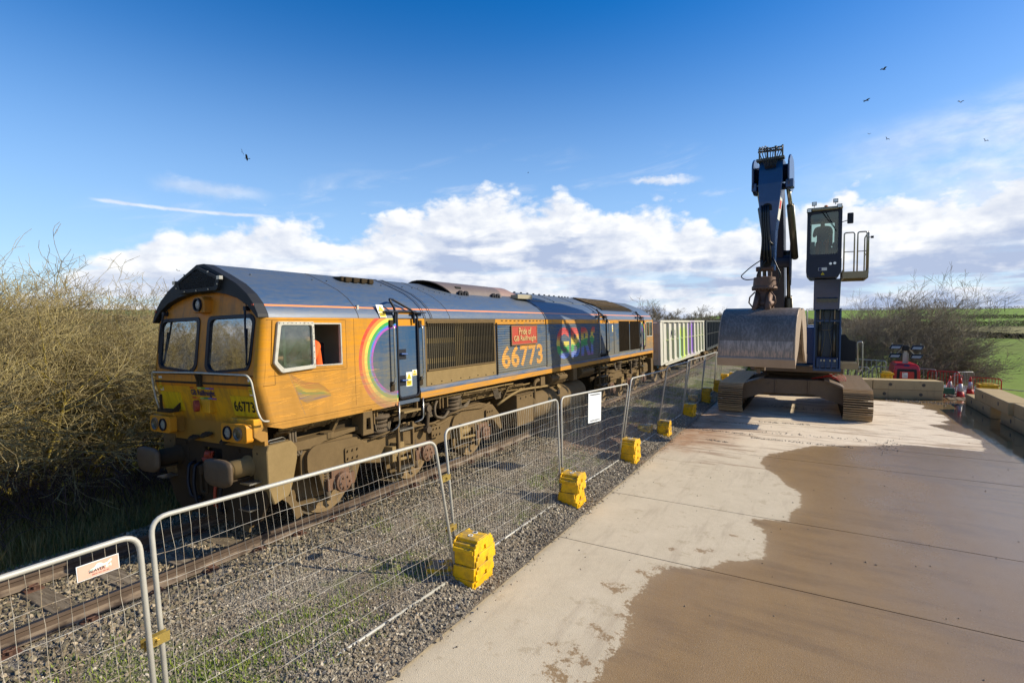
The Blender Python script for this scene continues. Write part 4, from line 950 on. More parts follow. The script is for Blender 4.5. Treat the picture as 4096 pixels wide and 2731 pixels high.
# upper front with two windscreens
ws = []
for sg in (-1, 1):
    q = [(sg * .115, 3.13), (sg * .12, 2.42), (sg * .24, 2.34), (sg * 1.10, 2.40), (sg * 1.15, 2.50), (sg * 1.185, 3.06), (sg * 1.10, 3.13)]
    ws.append(rpoly(q, .10, 4))
arcp = [(ye, 3.10), (1.08, 3.27), (.85, 3.39), (.6, 3.46), (.3, 3.5), (0, 3.51), (-.3, 3.5), (-.6, 3.46), (-.85, 3.39), (-1.08, 3.27), (-ye, 3.10)]
up_poly = [(-ye, 2.20), (ye, 2.20)] + arcp
b = MB(); b.plate(up_poly, ws, .04, lambda u, v, w_: (fx(v) + w_, u, v)); b.obj('nose_panel', MATS['livery_front'], loco)
for k, wpoly in enumerate(ws):
    cx = sum(p[0] for p in wpoly) / len(wpoly); cz = sum(p[1] for p in wpoly) / len(wpoly)
    ins = [(cx + (u - cx) * .925, cz + (v - cz) * .925) for u, v in wpoly]; outp = [(cx + (u - cx) * 1.035, cz + (v - cz) * 1.04) for u, v in wpoly]
    b = MB(); b.plate(outp, [ins], .03, lambda u, v, w_: (fx(v) - .014 + w_, u, v)); fr = b.obj('windscreen_frame', MATS['rubber'], loco, .006)
    b = MB(); b.plate(ins, [], .006, lambda u, v, w_: (fx(v) + .012 + w_, u, v)); b.obj('pane', MATS['windscreen_glass'], fr)
    # wiper
    sg = (-1, 1)[k]
    b = MB(); z0 = 3.22; b.box(fx(z0) - .07, fx(z0), sg * 1.03 - .03, sg * 1.03 + .03, z0 - .03, z0 + .03)
    b.tube([(fx(z0) - .06, sg * 1.03, z0), (fx(2.9) - .06, sg * 1.08, 2.9), (fx(2.62) - .045, sg * 1.11, 2.62)], [.016, .012, .008], 6)
    b.beam((fx(2.95) - .03, sg * 1.07, 2.95), (fx(2.42) - .02, sg * 1.1, 2.46), .012, .03); b.tube(bend([(fx(3.3) - .02, sg * 1.0, 3.22), (fx(3.3) - .05, sg * 1.0, 3.33), (fx(3.3) - .02, sg * .93, 3.3)], .03, 3), .006, 5)
    b.obj('wiper', MATS['rubber'], loco)
# lower front
b = MB(); lows = [(-ye, 1.30), (ye, 1.30), (ye, 1.62), (ye, 2.175), (-ye, 2.175), (-ye, 1.62)]
vs = []; rows = [1.30, 1.62, 1.9, 2.175]
b.ring([[(fx(z), y, z) for y in (-ye, -.6, 0, .6, ye)] + [(fx(z) + .05, y, z) for y in (ye, 0, -ye)] for z in rows]); b.obj('nose_panel', MATS['livery_front'], loco)
b = MB(); b.beam((fx(2.19) - .003, -ye, 2.19), (fx(2.19) - .003, ye, 2.19), .012, .03); b.box(fx(2.33) - .006, fx(2.33) + .01, -ye, ye, 2.305, 2.315); b.obj('seam', MATS['nose_dirt'], loco)
for y0, y1 in ((-1.20, -.66), (.60, 1.14)):
    b = MB(); b.add([(fx(z) - d, y, z) for d in (.012, 0) for y, z in ((y0, 1.75), (y1, 1.75), (y1, 2.03), (y0, 2.03))], [(0, 1, 2, 3), (4, 7, 6, 5), (0, 4, 5, 1), (1, 5, 6, 2), (2, 6, 7, 3), (3, 7, 4, 0)]); yp = b.obj('yellow_panel', MATS['yellow_panel'], loco)
mat('paint_black', rough=.5, color=hx('17171a')); mat('navy', rough=.5, color=hx('1d2358'))
def FN(y0, y1, z0, z1, d=.014): return lambda u, v, w_: (fx(z0 + v * (z1 - z0)) - d, y0 + u * (y1 - y0), z0 + v * (z1 - z0))
put_text('n1', 'number_lettering', MATS['paint_black'], FN(-.70, -1.16, 1.81, 1.965), loco)
put_text('gbr', 'name_lettering', MATS['navy'], FN(.30, -.30, 1.98, 2.09, .008), loco)
rb_m = [mat('band_' + h, rough=.5, color=hx(h)) for h in ('b8442c', 'd98a30', 'b9cf6a', '2f9a55', '3a6fc4', '7a3aa0')]
for zz in (2.105, 1.955):
    for i, m_ in enumerate(rb_m):
        ya, yb = .30 - i * .1, .30 - (i + 1) * .1
        b = MB(); b.add([(fx(z) - d, y, z) for d in (.007, .001) for y, z in ((ya, zz), (yb, zz), (yb, zz + .02), (ya, zz + .02))], [(0, 1, 2, 3), (4, 7, 6, 5), (0, 4, 5, 1), (1, 5, 6, 2), (2, 6, 7, 3), (3, 7, 4, 0)]); b.obj('rainbow_bar', m_, loco)
# warning stickers
mat('sticker_white', rough=.5, color=hx('d9d9d2')); mat('sticker_yellow', rough=.5, color=hx('e4c61c'))
def sticker(f, parent, tri=True, both=True):
    """f(u,v,d) over the unit square"""
    def q(u0, v0, u1, v1, d): return [f(u0, v0, d), f(u1, v0, d), f(u1, v1, d), f(u0, v1, d)]
    b = MB(); b.add([f(u, v, d) for d in (0, .002) for u, v in ((0, 0), (1, 0), (1, 1), (0, 1))], [(0, 1, 2, 3), (4, 7, 6, 5), (0, 4, 5, 1), (1, 5, 6, 2), (2, 6, 7, 3), (3, 7, 4, 0)])
    s = b.obj('warning_sticker', MATS['sticker_white'], parent)
    b = MB(); b.quad(*q(.1, .06, .9, .4, .0028)); b.quad(f(.1, .5, .0028), f(.9, .5, .0028), f(.5, .93, .0028)); b.obj('warning_symbol', MATS['sticker_yellow'], s)
    b = MB(); b.add([f(u, v, .0034) for u, v in ((.44, .56), (.56, .56), (.48, .68), (.56, .70), (.5, .84), (.46, .70), (.42, .68))], [(0, 1, 2, 3, 4, 5, 6)]); b.quad(*q(.18, .28, .8, .33, .0034)); b.quad(*q(.18, .18, .7, .22, .0034)); b.obj('warning_print', MATS['paint_black'], s)
    return s
for y0 in (1.10, -1.15):
    sticker(lambda u, v, d, y0=y0: (fx(2.05 + v * .22) - .004 - d, y0 - u * .09 + .04, 2.05 + v * .22), loco)
# hood over the windscreens
rp = [(1.325, 3.09), (1.315, 3.14), (1.23, 3.28), (1.09, 3.42), (.86, 3.57), (.54, 3.715), (.09, 3.90)]
RP = [(-a, z) for a, z in rp] + [(a, z) for a, z in reversed(rp)]
hoodi = [(1.30, 3.085), (1.1, 3.26), (.87, 3.37), (.6, 3.44), (.3, 3.485), (-.3, 3.485), (-.6, 3.44), (-.87, 3.37), (-1.1, 3.26), (-1.30, 3.085)]
b = MB(); hp = [(u, v) for u, v in RP] + hoodi; b.plate(hp, [], .16, lambda u, v, w_: (.40 + w_ + .02 * (v - 3.1), u, v)); b.obj('hood', MATS['hoods'], loco, .006)
b = MB(); b.box(.395, .402, -1.245, -1.2, 3.25, 3.275); b.box(.395, .402, 1.2, 1.245, 3.25, 3.275); b.obj('stripe_end', MATS['red_paint'], loco)
gp = rpoly([(-.56, 3.66), (-.50, 3.50), (.50, 3.50), (.56, 3.66), (.02, 3.865), (-.02, 3.865)], .04, 2); gi = rpoly([(-.48, 3.65), (-.43, 3.55), (.43, 3.55), (.48, 3.65), (.02, 3.82), (-.02, 3.82)], .03, 2)
b = MB(); b.plate(gp, [gi], .09, lambda u, v, w_: (.36 + w_ * .6, u, v)); gf = b.obj('horn_grille', MATS['hoods'], loco, .008)
b = MB(); b.plate(gi, [], .01, lambda u, v, w_: (.398 + w_, u, v)); b.obj('grille_back', MATS['dark_hole'], gf)
b = MB(); 
def inside(p, poly):
    r_ = False
    for i in range(len(poly)):
        (ax_, ay), (bx, by) = poly[i], poly[(i + 1) % len(poly)]
        if (ay > p[1]) != (by > p[1]) and p[0] < (bx - ax_) * (p[1] - ay) / (by - ay) + ax_: r_ = not r_
    return r_
for k in range(-40, 41):
    for sg in (-1, 1):
        run = None
        for t in range(0, 60):
            u = -.55 + 1.1 * t / 59; v = 3.66 + sg * (u - k * .042) * .62
            if inside((u, v), gi): run = run or (u, v); last = (u, v)
            elif run:
                if run != last: b.beam((.37, run[0], run[1]), (.37, last[0], last[1]), .006, .007, (1, 0, 0))
                run = None
m_ = b.obj('mesh', MATS['black_paint'], gf); m_['kind'] = 'stuff'
b = MB()
for u, v in ((-.52, 3.58), (.52, 3.58), (-.3, 3.52), (0, 3.52), (.3, 3.52), (-.3, 3.765), (.3, 3.765)): b.cyl((.35, u, v), (.362, u, v), .012, n=6)
b.box(.34, .39, -.60, -.53, 3.64, 3.69); b.box(.34, .39, .53, .60, 3.64, 3.69); b.obj('bolt', MATS['steel_bright'], gf)
# top marker lamp
b = MB(); b.prism([(-.15, 3.20), (.13, 3.20), (.13, 3.38), (.07, 3.43), (-.09, 3.43), (-.15, 3.38)], 0, .37, .60); hb_ = b.obj('lamp_box', MATS['livery_front'], loco, .008)
b = MB(); b.lathe([(0, .098), (.03, .098), (.03, .08), (0, .08)], (.37, -.01, 3.315), (-1, 0, 0), 20); b.obj('bezel', MATS['rubber'], hb_)
def led_lamp(parent, x, y, z, r):
    b = MB(); b.lathe([(0, r), (.006, r * .8), (.01, .001)], (x, y, z), (-1, 0, 0), 18); l = b.obj('lamp_lens', MATS['lens_dark'], parent, smooth=True)
    b = MB()
    for i in range(-3, 4):
        for j in range(-3, 4):
            yy = (i + (j % 2) * .5) * r * .30; zz = j * r * .26
            if math.hypot(yy, zz) < r * .72: b.lathe([(0, r * .085), (.004, r * .06)], (x - .009, y + yy, z + zz), (-1, 0, 0), 5)
    b.obj('led', MATS['lens'], l)
led_lamp(hb_, .37, -.01, 3.315, .08)
mat('cluster_orange', m_dusty('c07a18', 'e09a20', 3), rough=.5)
# lower lamp clusters on their shelves
for sg in (-1, 1):
    b = MB(); b.prism([(.52, 1.42), (.44, 1.42), (.34, 1.50), (.34, 1.735), (.52, 1.735)], 1, sg * .72, sg * 1.235); b.obj('lamp_shelf', MATS['livery_front'], loco, .008)
    yo = sg * .93; pr = rrect(yo - .285, yo + .285, 1.43, 1.68, .05, 4)
    b = MB(); b.plate(pr, [], .10, lambda u, v, w_: (.25 + w_, u, v)); lc = b.obj('lamp_cluster', MATS['cluster_orange'], loco, .012, seg=2)
    pr2 = rrect(yo - .25, yo + .25, 1.455, 1.655, .04, 4); b = MB(); b.plate(pr2, [], .01, lambda u, v, w_: (.243 + w_, u, v)); b.obj('lamp_plate', MATS['cluster_orange'], lc, .003)
    for k, (yy, led) in enumerate(((yo + .115, True), (yo - .115, False)) if sg < 0 else ((yo - .115, True), (yo + .115, False))):
        b = MB(); b.lathe([(0, .094), (.02, .094), (.02, .08), (.004, .08)], (.243, yy, 1.555), (-1, 0, 0), 22); b.obj('bezel', MATS['rubber'] if led else ST, lc)
        if led: led_lamp(lc, .24, yy, 1.555, .08)
        else:
            b = MB(); b.lathe([(-.05, .02), (-.02, .06), (.0, .08)], (.25, yy, 1.555), (-1, 0, 0), 20); b.obj('reflector', MATS['lens'], lc, smooth=True)
            b = MB(); b.lathe([(0, .08), (.008, .05), (.012, .001)], (.242, yy, 1.555), (-1, 0, 0), 20); b.obj('lamp_lens', MATS['side_glass'], lc, smooth=True)
# handrail around the nose
b = MB(); b.smooth = True; b.tube(bend([(.50, -1.33, 1.70), (.38, -1.36, 1.72), (.36, -1.30, 1.85), (.33, -1.24, 2.25), (.30, -1.20, 2.33), (.29, 0, 2.345), (.30, 1.20, 2.33), (.33, 1.26, 2.22), (.38, 1.30, 1.95), (.40, 1.24, 1.76)], .06, 4), .0135, 8); b.obj('handrail', MATS['white_frame'], loco)
b = MB(); b.box(.33, .44, -.05, .05, 2.14, 2.30); b.prism([(.28, 2.32), (.42, 2.32), (.42, 2.22), (.34, 2.14)], 1, -.012, .012); b.obj('bracket', MATS['nose_dirt'], loco)
# jumper socket with round cap, number-plate bracket, lifting eyes
b = MB(); b.box(.36, .50, -.20, .02, 1.76, 1.96); b.obj('jumper_box', MATS['livery_front'], loco, .01)
b = MB(); b.cyl((.36, .06, 1.86), (.30, .08, 1.86), .085, n=20); b.obj('socket_cap', MATS['red_paint'], loco, .006)
b = MB(); b.box(.26, .40, .66, 1.02, 1.735, 1.77); b.beam((.28, .93, 1.75), (.28, .93, 2.0), .03, .03); b.prism([(.30, 1.77), (.42, 1.77), (.42, 1.87)], 1, .66, .68); b.obj('marker_bracket', MATS['nose_dirt'], loco)
for y, z in ((.35, 1.36), (.02, 1.43), (-.45, 1.37)):
    b = MB(); M_ = Matrix.Translation((.50, y, z)); b.prism([(-.09, -.05), (.09, -.05), (.09, .0), (.03, .05), (-.05, .05)], 2, -.02, .02); b.v = [(.50 - .09 - p[1] * 1.2, y + p[0], z + p[2] - p[1] * .3) for p in b.v]; b.obj('lifting_lug', MATS['nose_dirt'], loco, .006)
mat('head_grime', m_dusty('453a2e', '6b5a45', 5), rough=.6, spec=.4)
# headstock and snow-plough plate
hs_o = [(-1.24, 1.31), (1.24, 1.31), (1.24, .80), (1.20, .55), (1.05, .30), (.85, .20), (-.85, .20), (-1.05, .30), (-1.20, .55), (-1.24, .80)]
rec = [(-.22, 1.22), (.22, 1.22), (.22, .98), (-.22, .98)]
b = MB(); b.plate(hs_o, [rec], .06, lambda u, v, w_: (.50 + w_, u, v)); b.obj('headstock', MATS['nose_dirt'], loco, .008)
b = MB(); b.box(.62, .64, -.3, .3, .9, 1.3); b.obj('recess_back', MATS['dark_hole'], loco)
for sg in (-1, 1):
    b = MB(); b.smooth = True; yc = sg * .88; zc = 1.055
    b.lathe([(0, .15), (.06, .15), (.061, .125), (.30, .125), (.301, .105), (.46, .105)], (.52, yc, zc), (-1, 0, 0), 28)
    bf = b.obj('buffer', DL if sg < 0 else MATS['nose_dirt'], loco)
    hd = []
    outl = rpoly([(-.30, .155), (-.17, .19), (.17, .19), (.30, .155), (.30, -.10), (.17, -.17), (-.17, -.17), (-.30, -.10)], .07, 4)
    b = MB(); b.smooth = True; b.ring([[(.07 - 0, yc + u, zc + v) for u, v in outl], [(.035, yc + u, zc + v) for u, v in outl], [(.012, yc + u * .8, zc + v * .8) for u, v in outl], [(.0, yc + u * .35, zc + v * .35) for u, v in outl]]); b.obj('buffer_head', MATS['head_grime'], bf)
    b = MB(); b.box(.49, .505, yc - .26, yc + .26, .82, 1.28); 
    for dy in (-.21, .21):
        for dz in (-.19, .19): b.cyl((.47, yc + dy, zc + dz), (.49, yc + dy, zc + dz), .022, n=6)
    b.box(.15, .5, yc - .06, yc + .06, .905, .93) ; b.obj('mounting_plate', MATS['nose_dirt'], bf, .004)
# coupling hook, screw link and hoses
b = MB(); b.tube(bend([(.62, 0, 1.02), (.40, 0, 1.02), (.33, 0, .96), (.36, 0, .88), (.42, 0, .90)], .04, 4), [.05] * 2 + [.045] * 99, 8) if False else b.tube([(.62, 0, 1.02), (.42, 0, 1.02), (.33, 0, .98), (.33, 0, .90), (.40, 0, .87)], [.05, .05, .045, .04, .025], 8)
b.tube(bend([(.36, -.07, .97), (.36, -.07, .60), (.36, .07, .60), (.36, .07, .97)], .05, 4), .022, 8); b.obj('coupling_hook', MATS['nose_dirt'], loco)
for y, c_, zb in ((-.28, 'red_paint', .45), (.30, 'rubber', .42), (-.42, 'rubber', .38), (.46, 'rubber', .5)):
    b = MB(); b.smooth = True; b.tube(bend([(.50, y, .98), (.40, y, .96), (.36, y * .95, .7), (.37, y * .8, zb), (.43, y * .7, zb - .04)], .08, 4), .024, 8); b.cyl((.43, y * .7, zb - .04), (.47, y * .62, zb - .04), .035, n=8); b.obj('brake_hose', MATS[c_], loco)
b = MB(); b.cyl((.44, .10, 1.14), (.52, .02, 1.12), .05, n=8); b.cyl((.42, .13, 1.05), (.5, .1, 1.08), .035, n=8); b.tube([(.44, -.02, 1.06), (.40, -.10, 1.19)], .016, 5); b.tube([(.44, -.06, 1.06), (.40, -.16, 1.2)], .016, 5); b.obj('brake_cock', MATS['red_paint'], loco)
for (x0, x1, y0, y1, z0) in ((.30, .50, -1.16, -.95, .86), (.30, .50, .98, 1.18, .7), (.36, .5, -1.05, -.8, .47)):
    b = MB(); b.box(x0, x1, y0, y1, z0, z0 + .02); b.obj('step_plate', ST, loco)
# plough blade side guards
for sg in (-1, 1):
    b = MB(); b.beam((.62, sg * .78, .75), (.50, sg * .74, .12), .16, .03, (1, 0, 0)); b.tube([(.75, sg * .80, .5), (.56, sg * .76, .16)], .03, 6); b.obj('guard_iron', D_, loco)
    b = MB(); b.prism([(.47, 1.28), (.50, 1.36), (.86, 1.37), (.95, 1.26), (.945, 1.10), (.86, .76), (.80, .62), (.56, .55), (.48, .80)], 1, sg * 1.30, sg * .98); sb = b.obj('step_box', D_ if sg > 0 else DL, loco, .01)
    b = MB(); b.box(.56, .80, sg * 1.24, sg * 1.08, 1.375, 1.385)
    b.tube(bend([(.55, sg * 1.2, 1.37), (.57, sg * 1.2, 1.41), (.8, sg * 1.2, 1.42), (.84, sg * 1.2, 1.38)], .02, 2), .007, 5); b.obj('latch', ST, sb)
    b = MB(); b.ring([[(.70 + .38 * math.sin(t) * 1.0, sg * yy, .62 - .5 * (1 - math.cos(t)) * 1.0) for yy in (1.22, 1.19)] + [(.60 + .36 * math.sin(t), sg * yy, .60 - .5 * (1 - math.cos(t))) for yy in (1.19, 1.22)] for t in (0, .35, .7, 1.05, 1.35)]); b.obj('guard_blade', D_, loco)
# ---- cab interior and driver's window
b = MB(); b.box(.60, 2.2, -1.2, 1.2, 2.02, 2.06); b.box(2.2, 2.24, -1.26, 1.26, 1.7, 3.3); b.box(.55, 2.2, -1.2, 1.2, 3.2, 3.24); b.obj('cab_interior', mat('cab_wall', rough=.7, color=hx('b4b2a4')), loco)
b = MB(); b.prism([(.52, 2.06), (.52, 2.42), (.86, 2.40), (1.0, 2.28), (1.0, 2.06)], 1, -1.22, 1.22); b.obj('desk', mat('desk_grey', rough=.6, color=hx('50565a')), loco, .02)
b = MB(); b.box(1.22, 1.75, -.98, -.5, 2.12, 2.22); b.box(1.66, 1.77, -.98, -.5, 2.2, 2.72); b.obj('driver_seat', mat('seat_black', rough=.8, color=hx('17181b')), loco, .04, seg=3)
b = MB(); b.plate([(.605, 3.05), (1.84, 3.04), (1.84, 2.335), (1.24, 2.345), (.70, 2.325), (.565, 2.46)], [win], .012, lambda u, v, w_: (u, YS - .006 - .0 + w_ - .006, v)); wf = b.obj('window_surround', MATS['livery_side'], loco)
lp = [(.665, 3.035), (1.255, 3.03), (1.265, 2.355), (.70, 2.33), (.585, 2.465)]; li = [(.715, 2.985), (1.215, 2.98), (1.222, 2.405), (.74, 2.385), (.635, 2.49)]
b = MB(); b.plate(rpoly(lp, .02, 2), [rpoly(li, .03, 3)], .045, lambda u, v, w_: (u, YS - .05 + w_, v)); sf = b.obj('sliding_window', MATS['white_frame'], loco, .004)
b = MB(); b.plate(li, [], .004, lambda u, v, w_: (u, YS - .02 + w_, v)); b.obj('pane', MATS['side_glass'], sf)
b = MB(); b.plate([(.78, 2.97), (.82, 2.97), (.83, 2.42), (.79, 2.42)], [], .01, lambda u, v, w_: (u, YS + .03 + w_, v)); b.obj('mullion', MATS['white_frame'], sf)
b = MB(); b.plate([(1.255, 3.02), (1.80, 3.015), (1.80, 2.36), (1.255, 2.37)], [[(1.285, 2.992), (1.772, 2.99), (1.772, 2.388), (1.285, 2.395)]], .05, lambda u, v, w_: (u, YS - .012 + w_, v)); b.obj('window_frame', MATS['white_frame'], loco, .004)
b = MB()
for i in range(9): b.cyl((.68 + .067 * i, YS - .054, 3.01), (.68 + .067 * i, YS - .049, 3.01), .007, n=5)
for i in range(7): b.cyl((1.24, YS - .054, 2.95 - i * .09), (1.24, YS - .049, 2.95 - i * .09), .007, n=5)
b.obj('rivet', MATS['nose_dirt'], sf)
# ---- driver (only the arm and side of a hi-vis jacket show at the open window)
def human(name, label, J, Rr, mats, loc, rot=(0, 0, 0), sub=2):
    """one skinned surface over a joint skeleton; material index by joint group"""
    names = list(J); me = bpy.data.meshes.new(name); me.from_pydata([J[n][0] for n in names], [(names.index(J[n][1]), i) for i, n in enumerate(names) if J[n][1]], [])
    o = bpy.data.objects.new(name, me); COL.objects.link(o); md = o.modifiers.new('skin', 'SKIN')
    me.skin_vertices.new() if not me.skin_vertices else None
    for i, n in enumerate(names):
        me.skin_vertices[0].data[i].radius = (Rr[n], Rr[n]) if not isinstance(Rr[n], tuple) else Rr[n]; me.skin_vertices[0].data[i].use_root = (J[n][1] is None)
    md.use_smooth_shade = True
    s = o.modifiers.new('s', 'SUBSURF'); s.levels = sub; s.render_levels = sub
    dg = bpy.context.evaluated_depsgraph_get(); dg.update(); m2 = bpy.data.meshes.new_from_object(o.evaluated_get(dg)); o.modifiers.clear(); o.data = m2
    m2.materials.clear(); [m2.materials.append(m_) for m_ in mats]
    P_ = [(Vector(J[n][0]), J[n][2], (Vector(J[J[n][1]][0]) if J[n][1] else Vector(J[n][0]))) for n in names]
    for p in m2.polygons:
        c = p.center; best = min(P_, key=lambda q: (c - (q[0] + (q[2] - q[0]) * max(0, min(1, (c - q[0]).dot(q[2] - q[0]) / max(1e-9, (q[2] - q[0]).length_squared))))).length); p.material_index = best[1]; p.use_smooth = True
    o.location = loc; o.rotation_euler = rot; return tag(o, label, 'person')
mat('hivis', m_dusty('e2541a', 'f26a20', 4), rough=.8); mat('skin', rough=.55, color=hx('b98268')); mat('reflective', rough=.4, color=hx('b9bcc0'), metal=.3)
mat('tshirt', m_dusty('23303c', '2c3a48', 4), rough=.9); mat('hair', rough=.8, color=hx('2b2119')); mat('trousers', m_dusty('d85a1e', 'e8702c', 4), rough=.8)
def sitting(lean=.1, arm=((.28, .2, .1), (.5, .14, -.02)), arm2=((.24, -.2, .08), (.48, -.16, -.05)), up_m=0, sl=0, leg=2):
    J = {'pelvis': ((0, 0, 0), None, leg), 'waist': ((.02 + lean * .3, 0, .2), 'pelvis', up_m), 'chest': ((.03 + lean, 0, .40), 'waist', up_m), 'neck': ((.05 + lean * 1.35, 0, .54), 'chest', up_m), 'nape': ((.07 + lean * 1.5, 0, .60), 'neck', 1), 'head': ((.10 + lean * 1.75, 0, .68), 'nape', 1), 'crown': ((.11 + lean * 1.9, 0, .77), 'head', 3)}
    for s, a, k in ((1, arm, 'l'), (-1, arm2, 'r')):
        J['sh' + k] = ((.04 + lean * 1.1, .19 * s, .47), 'chest', up_m); J['el' + k] = ((a[0][0] + lean, a[0][1], .47 - .26 + a[0][2] * .3), 'sh' + k, sl); J['wr' + k] = ((a[1][0] + lean, a[1][1], .2 + a[1][2]), 'el' + k, 1)
        J['ha' + k] = ((a[1][0] + lean + .08, a[1][1] * .95, .2 + a[1][2] - .01), 'wr' + k, 1)
        for i_ in range(4): J['f%d' % i_ + k] = ((a[1][0] + lean + .155 - .012 * abs(i_ - 1.3), a[1][1] * .95 + (i_ - 1.5) * .019, .16 + a[1][2] - .01), 'ha' + k, 1)
        J['th' + k] = ((a[1][0] + lean + .075, a[1][1] * .95 - .05 * s, .185 + a[1][2]), 'wr' + k, 1)
        J['hip' + k] = ((.02, .09 * s, -.01), 'pelvis', leg); J['kn' + k] = ((.43, .13 * s, .03), 'hip' + k, leg); J['an' + k] = ((.40, .13 * s, -.38), 'kn' + k, leg); J['toe' + k] = ((.55, .14 * s, -.43), 'an' + k, 3)
    Rr = {'pelvis': (.15, .12), 'waist': (.15, .11), 'chest': (.17, .12), 'neck': .07, 'nape': .055, 'head': (.085, .10), 'crown': .06}
    for k in 'lr': Rr.update({**{'f%d' % i_ + k: .009 for i_ in range(4)}, 'th' + k: .011, 'sh' + k: .075, 'el' + k: .052, 'wr' + k: .034, 'ha' + k: (.042, .02), 'hip' + k: .095, 'kn' + k: .066, 'an' + k: .046, 'toe' + k: .042})
    return J, Rr
J, Rr = sitting(.08, ((.20, .26, .1), (.44, .22, .06)), ((.20, -.24, .1), (.44, -.2, .08)), 0, 0, 2)
dr = human('person', 'train driver in an orange hi-vis jacket sitting behind the open cab window', J, Rr, [MATS['hivis'], MATS['skin'], MATS['tshirt'], MATS['hair']], (1.57, -.90, 2.25), (CANT, 0, math.pi))
# ---- flank between the cabs
def P_side(poly, holes, t, yy, name, m, parent=None, bev=0, **k):
    b = MB(); b.plate(poly, holes, t, lambda u, v, w_: (u, yy + w_, v)); return b.obj(name, m, parent or loco, bev, **k)
def rc(x0, x1, z0, z1): return [(x0, z0), (x1, z0), (x1, z1), (x0, z1)]
LS = MATS['livery_side']
P_side(rc(3.03, 20.0, 1.62, 3.09), [], .03, -1.21, 'inner_wall', UD)
P_side(rc(3.03, 20.07, 1.62, 3.09), [], .04, 1.285, 'far_side', LS)
def door(x0, x1, zt, zb, lab):
    dl = P_side(rrect(x0, x1, zb, zt, .07, 4), [], .03, -1.30, 'body_door', LS, label=lab)
    P_side(rrect(x0 - .03, x1 + .03, zb - .03, zt + .03, .09, 4), [rrect(x0, x1, zb, zt, .07, 4)], .03, -1.338, 'door_seal', MATS['rubber'], dl)
    for z in (2.45, 1.98):
        P_side(rc(x0 + .02, x0 + .22, z - .09, z + .09), [], .01, -1.306, 'lock_recess', MATS['rubber'], dl); b = MB(); b.tube([(x0 + .06, -1.315, z + .01), (x0 + .06, -1.35, z + .01), (x0 + .20, -1.35, z)], .014, 6); b.obj('door_handle', MATS['blue_paint'], dl)
    return dl
d1 = door(3.07, 3.585, 3.20, 1.69, 'clean blue engine room door behind the rainbow')
sticker(lambda u, v, d: (3.27 + u * .16, -1.304 - d, 1.86 + v * .26), d1); sticker(lambda u, v, d: (3.44 + u * .13, -1.304 - d, 2.04 + v * .11), d1)
P_side(rc(3.62, 3.80, 1.79, 3.085), [], .05, YS, 'door_pillar', LS)
d2 = door(13.16, 13.84, 3.22, 1.9, 'dark blue door with the excavator shadow falling beside it')
P_side(rc(13.88, 15.17, 1.79, 3.085), [], .05, YS, 'body_panel', LS); P_side(rc(14.62, 14.66, 1.85, 3.0), [], .008, YS - .006, 'panel_seam', UD); sticker(lambda u, v, d: (14.42 + u * .12, YS - .003 - d, 2.65 + v * .25), loco)
P_side(rc(15.19, 17.95, 1.79, 3.085), [rc(15.22, 16.52, 1.88, 3.04), rc(16.58, 17.92, 1.88, 3.04)], .05, YS, 'grille_frame', LS)
d3 = door(18.02, 18.52, 3.2, 1.69, 'blue door next to the rear cab')
P_side(rc(18.56, 20.07, 1.62, 3.09), [rc(18.98, 19.38, 2.37, 3.0), rc(19.42, 19.92, 2.37, 3.0)], .05, YS, 'cab_side', LS)
b = MB(); b.plate(rc(18.96, 19.94, 2.35, 3.02), [rc(18.99, 19.40, 2.38, 2.99), rc(19.43, 19.91, 2.38, 2.99)], .03, lambda u, v, w_: (u, YS - .015 + w_, v)); rw = b.obj('window_frame', MATS['white_frame'], loco)
P_side(rc(18.98, 19.92, 2.37, 3.0), [], .005, YS + .02, 'pane', MATS['side_glass'], rw)
b = MB(); b.box(18.7, 20.0, -1.2, 1.2, 2.0, 3.05); b.obj('cab_interior', UD, loco)
b = MB(); b.ring([[(x, s * 1.325 if k == 0 else s * 1.2, z) for s, k in ((-1, 0), (1, 0))] for x, z in ((20.07, 1.62), (20.17, 2.2), (20.1, 3.09))], close=False); b.prism([(20.07, 1.3), (20.10, 1.62), (20.2, 2.2), (20.1, 3.09), (20.0, 3.09), (20.0, 1.3)], 1, -1.31, 1.31); b.obj('rear_nose', MATS['livery_front'], loco)
# big side grille with its bars
def m_perf(T, b):
    x, y, z = T.xyz(); a = ((x * 104.7).sin() * (z * 104.7).sin()).abs(); n = T.noise(T.coord(), 1.3, 4)
    c = T.mix(a.gt(.45), hx('3d3826'), hx('0a0908')); c = T.mix((((x - 5.0).abs()).lt(.17)).max(((z - 2.66).abs()).lt(.05)).max(((z - 2.27).abs()).lt(.05)) * .55, c, hx('7d6a3c')); return c
mat('perforated', m_perf, rough=.8)
P_side(rc(3.80, 6.33, 1.79, 3.085), [rc(3.85, 6.28, 2.10, 3.035)], .05, YS, 'grille_surround', MATS['dusty_brown'])
P_side(rc(3.82, 6.31, 1.81, 2.08), [], .01, YS - .008, 'cover_panel', DL)
b = MB()
for i in range(8): b.cyl((3.95 + i * .32, YS - .018, 1.845 + .02 * (i % 2)), (3.95 + i * .32, YS - .006, 1.845 + .02 * (i % 2)), .012, n=5)
b.obj('bolts', UD, loco)['kind'] = 'stuff'
P_side(rc(3.86, 6.27, 2.11, 3.03), [], .01, -1.255, 'perforated_screen', MATS['perforated'])
b = MB(); b.box(-.006, .006, YS - .018, YS + .004, 2.12, 3.0); bar_me = b.mesh('grille_bar', mat('bar_paint', m_dusty('3d3524', '5c5038', 6), rough=.8))
for i in range(37): put('grille_bar', bar_me, loco, 0, (3.91 + i * .0645, 0, 0))
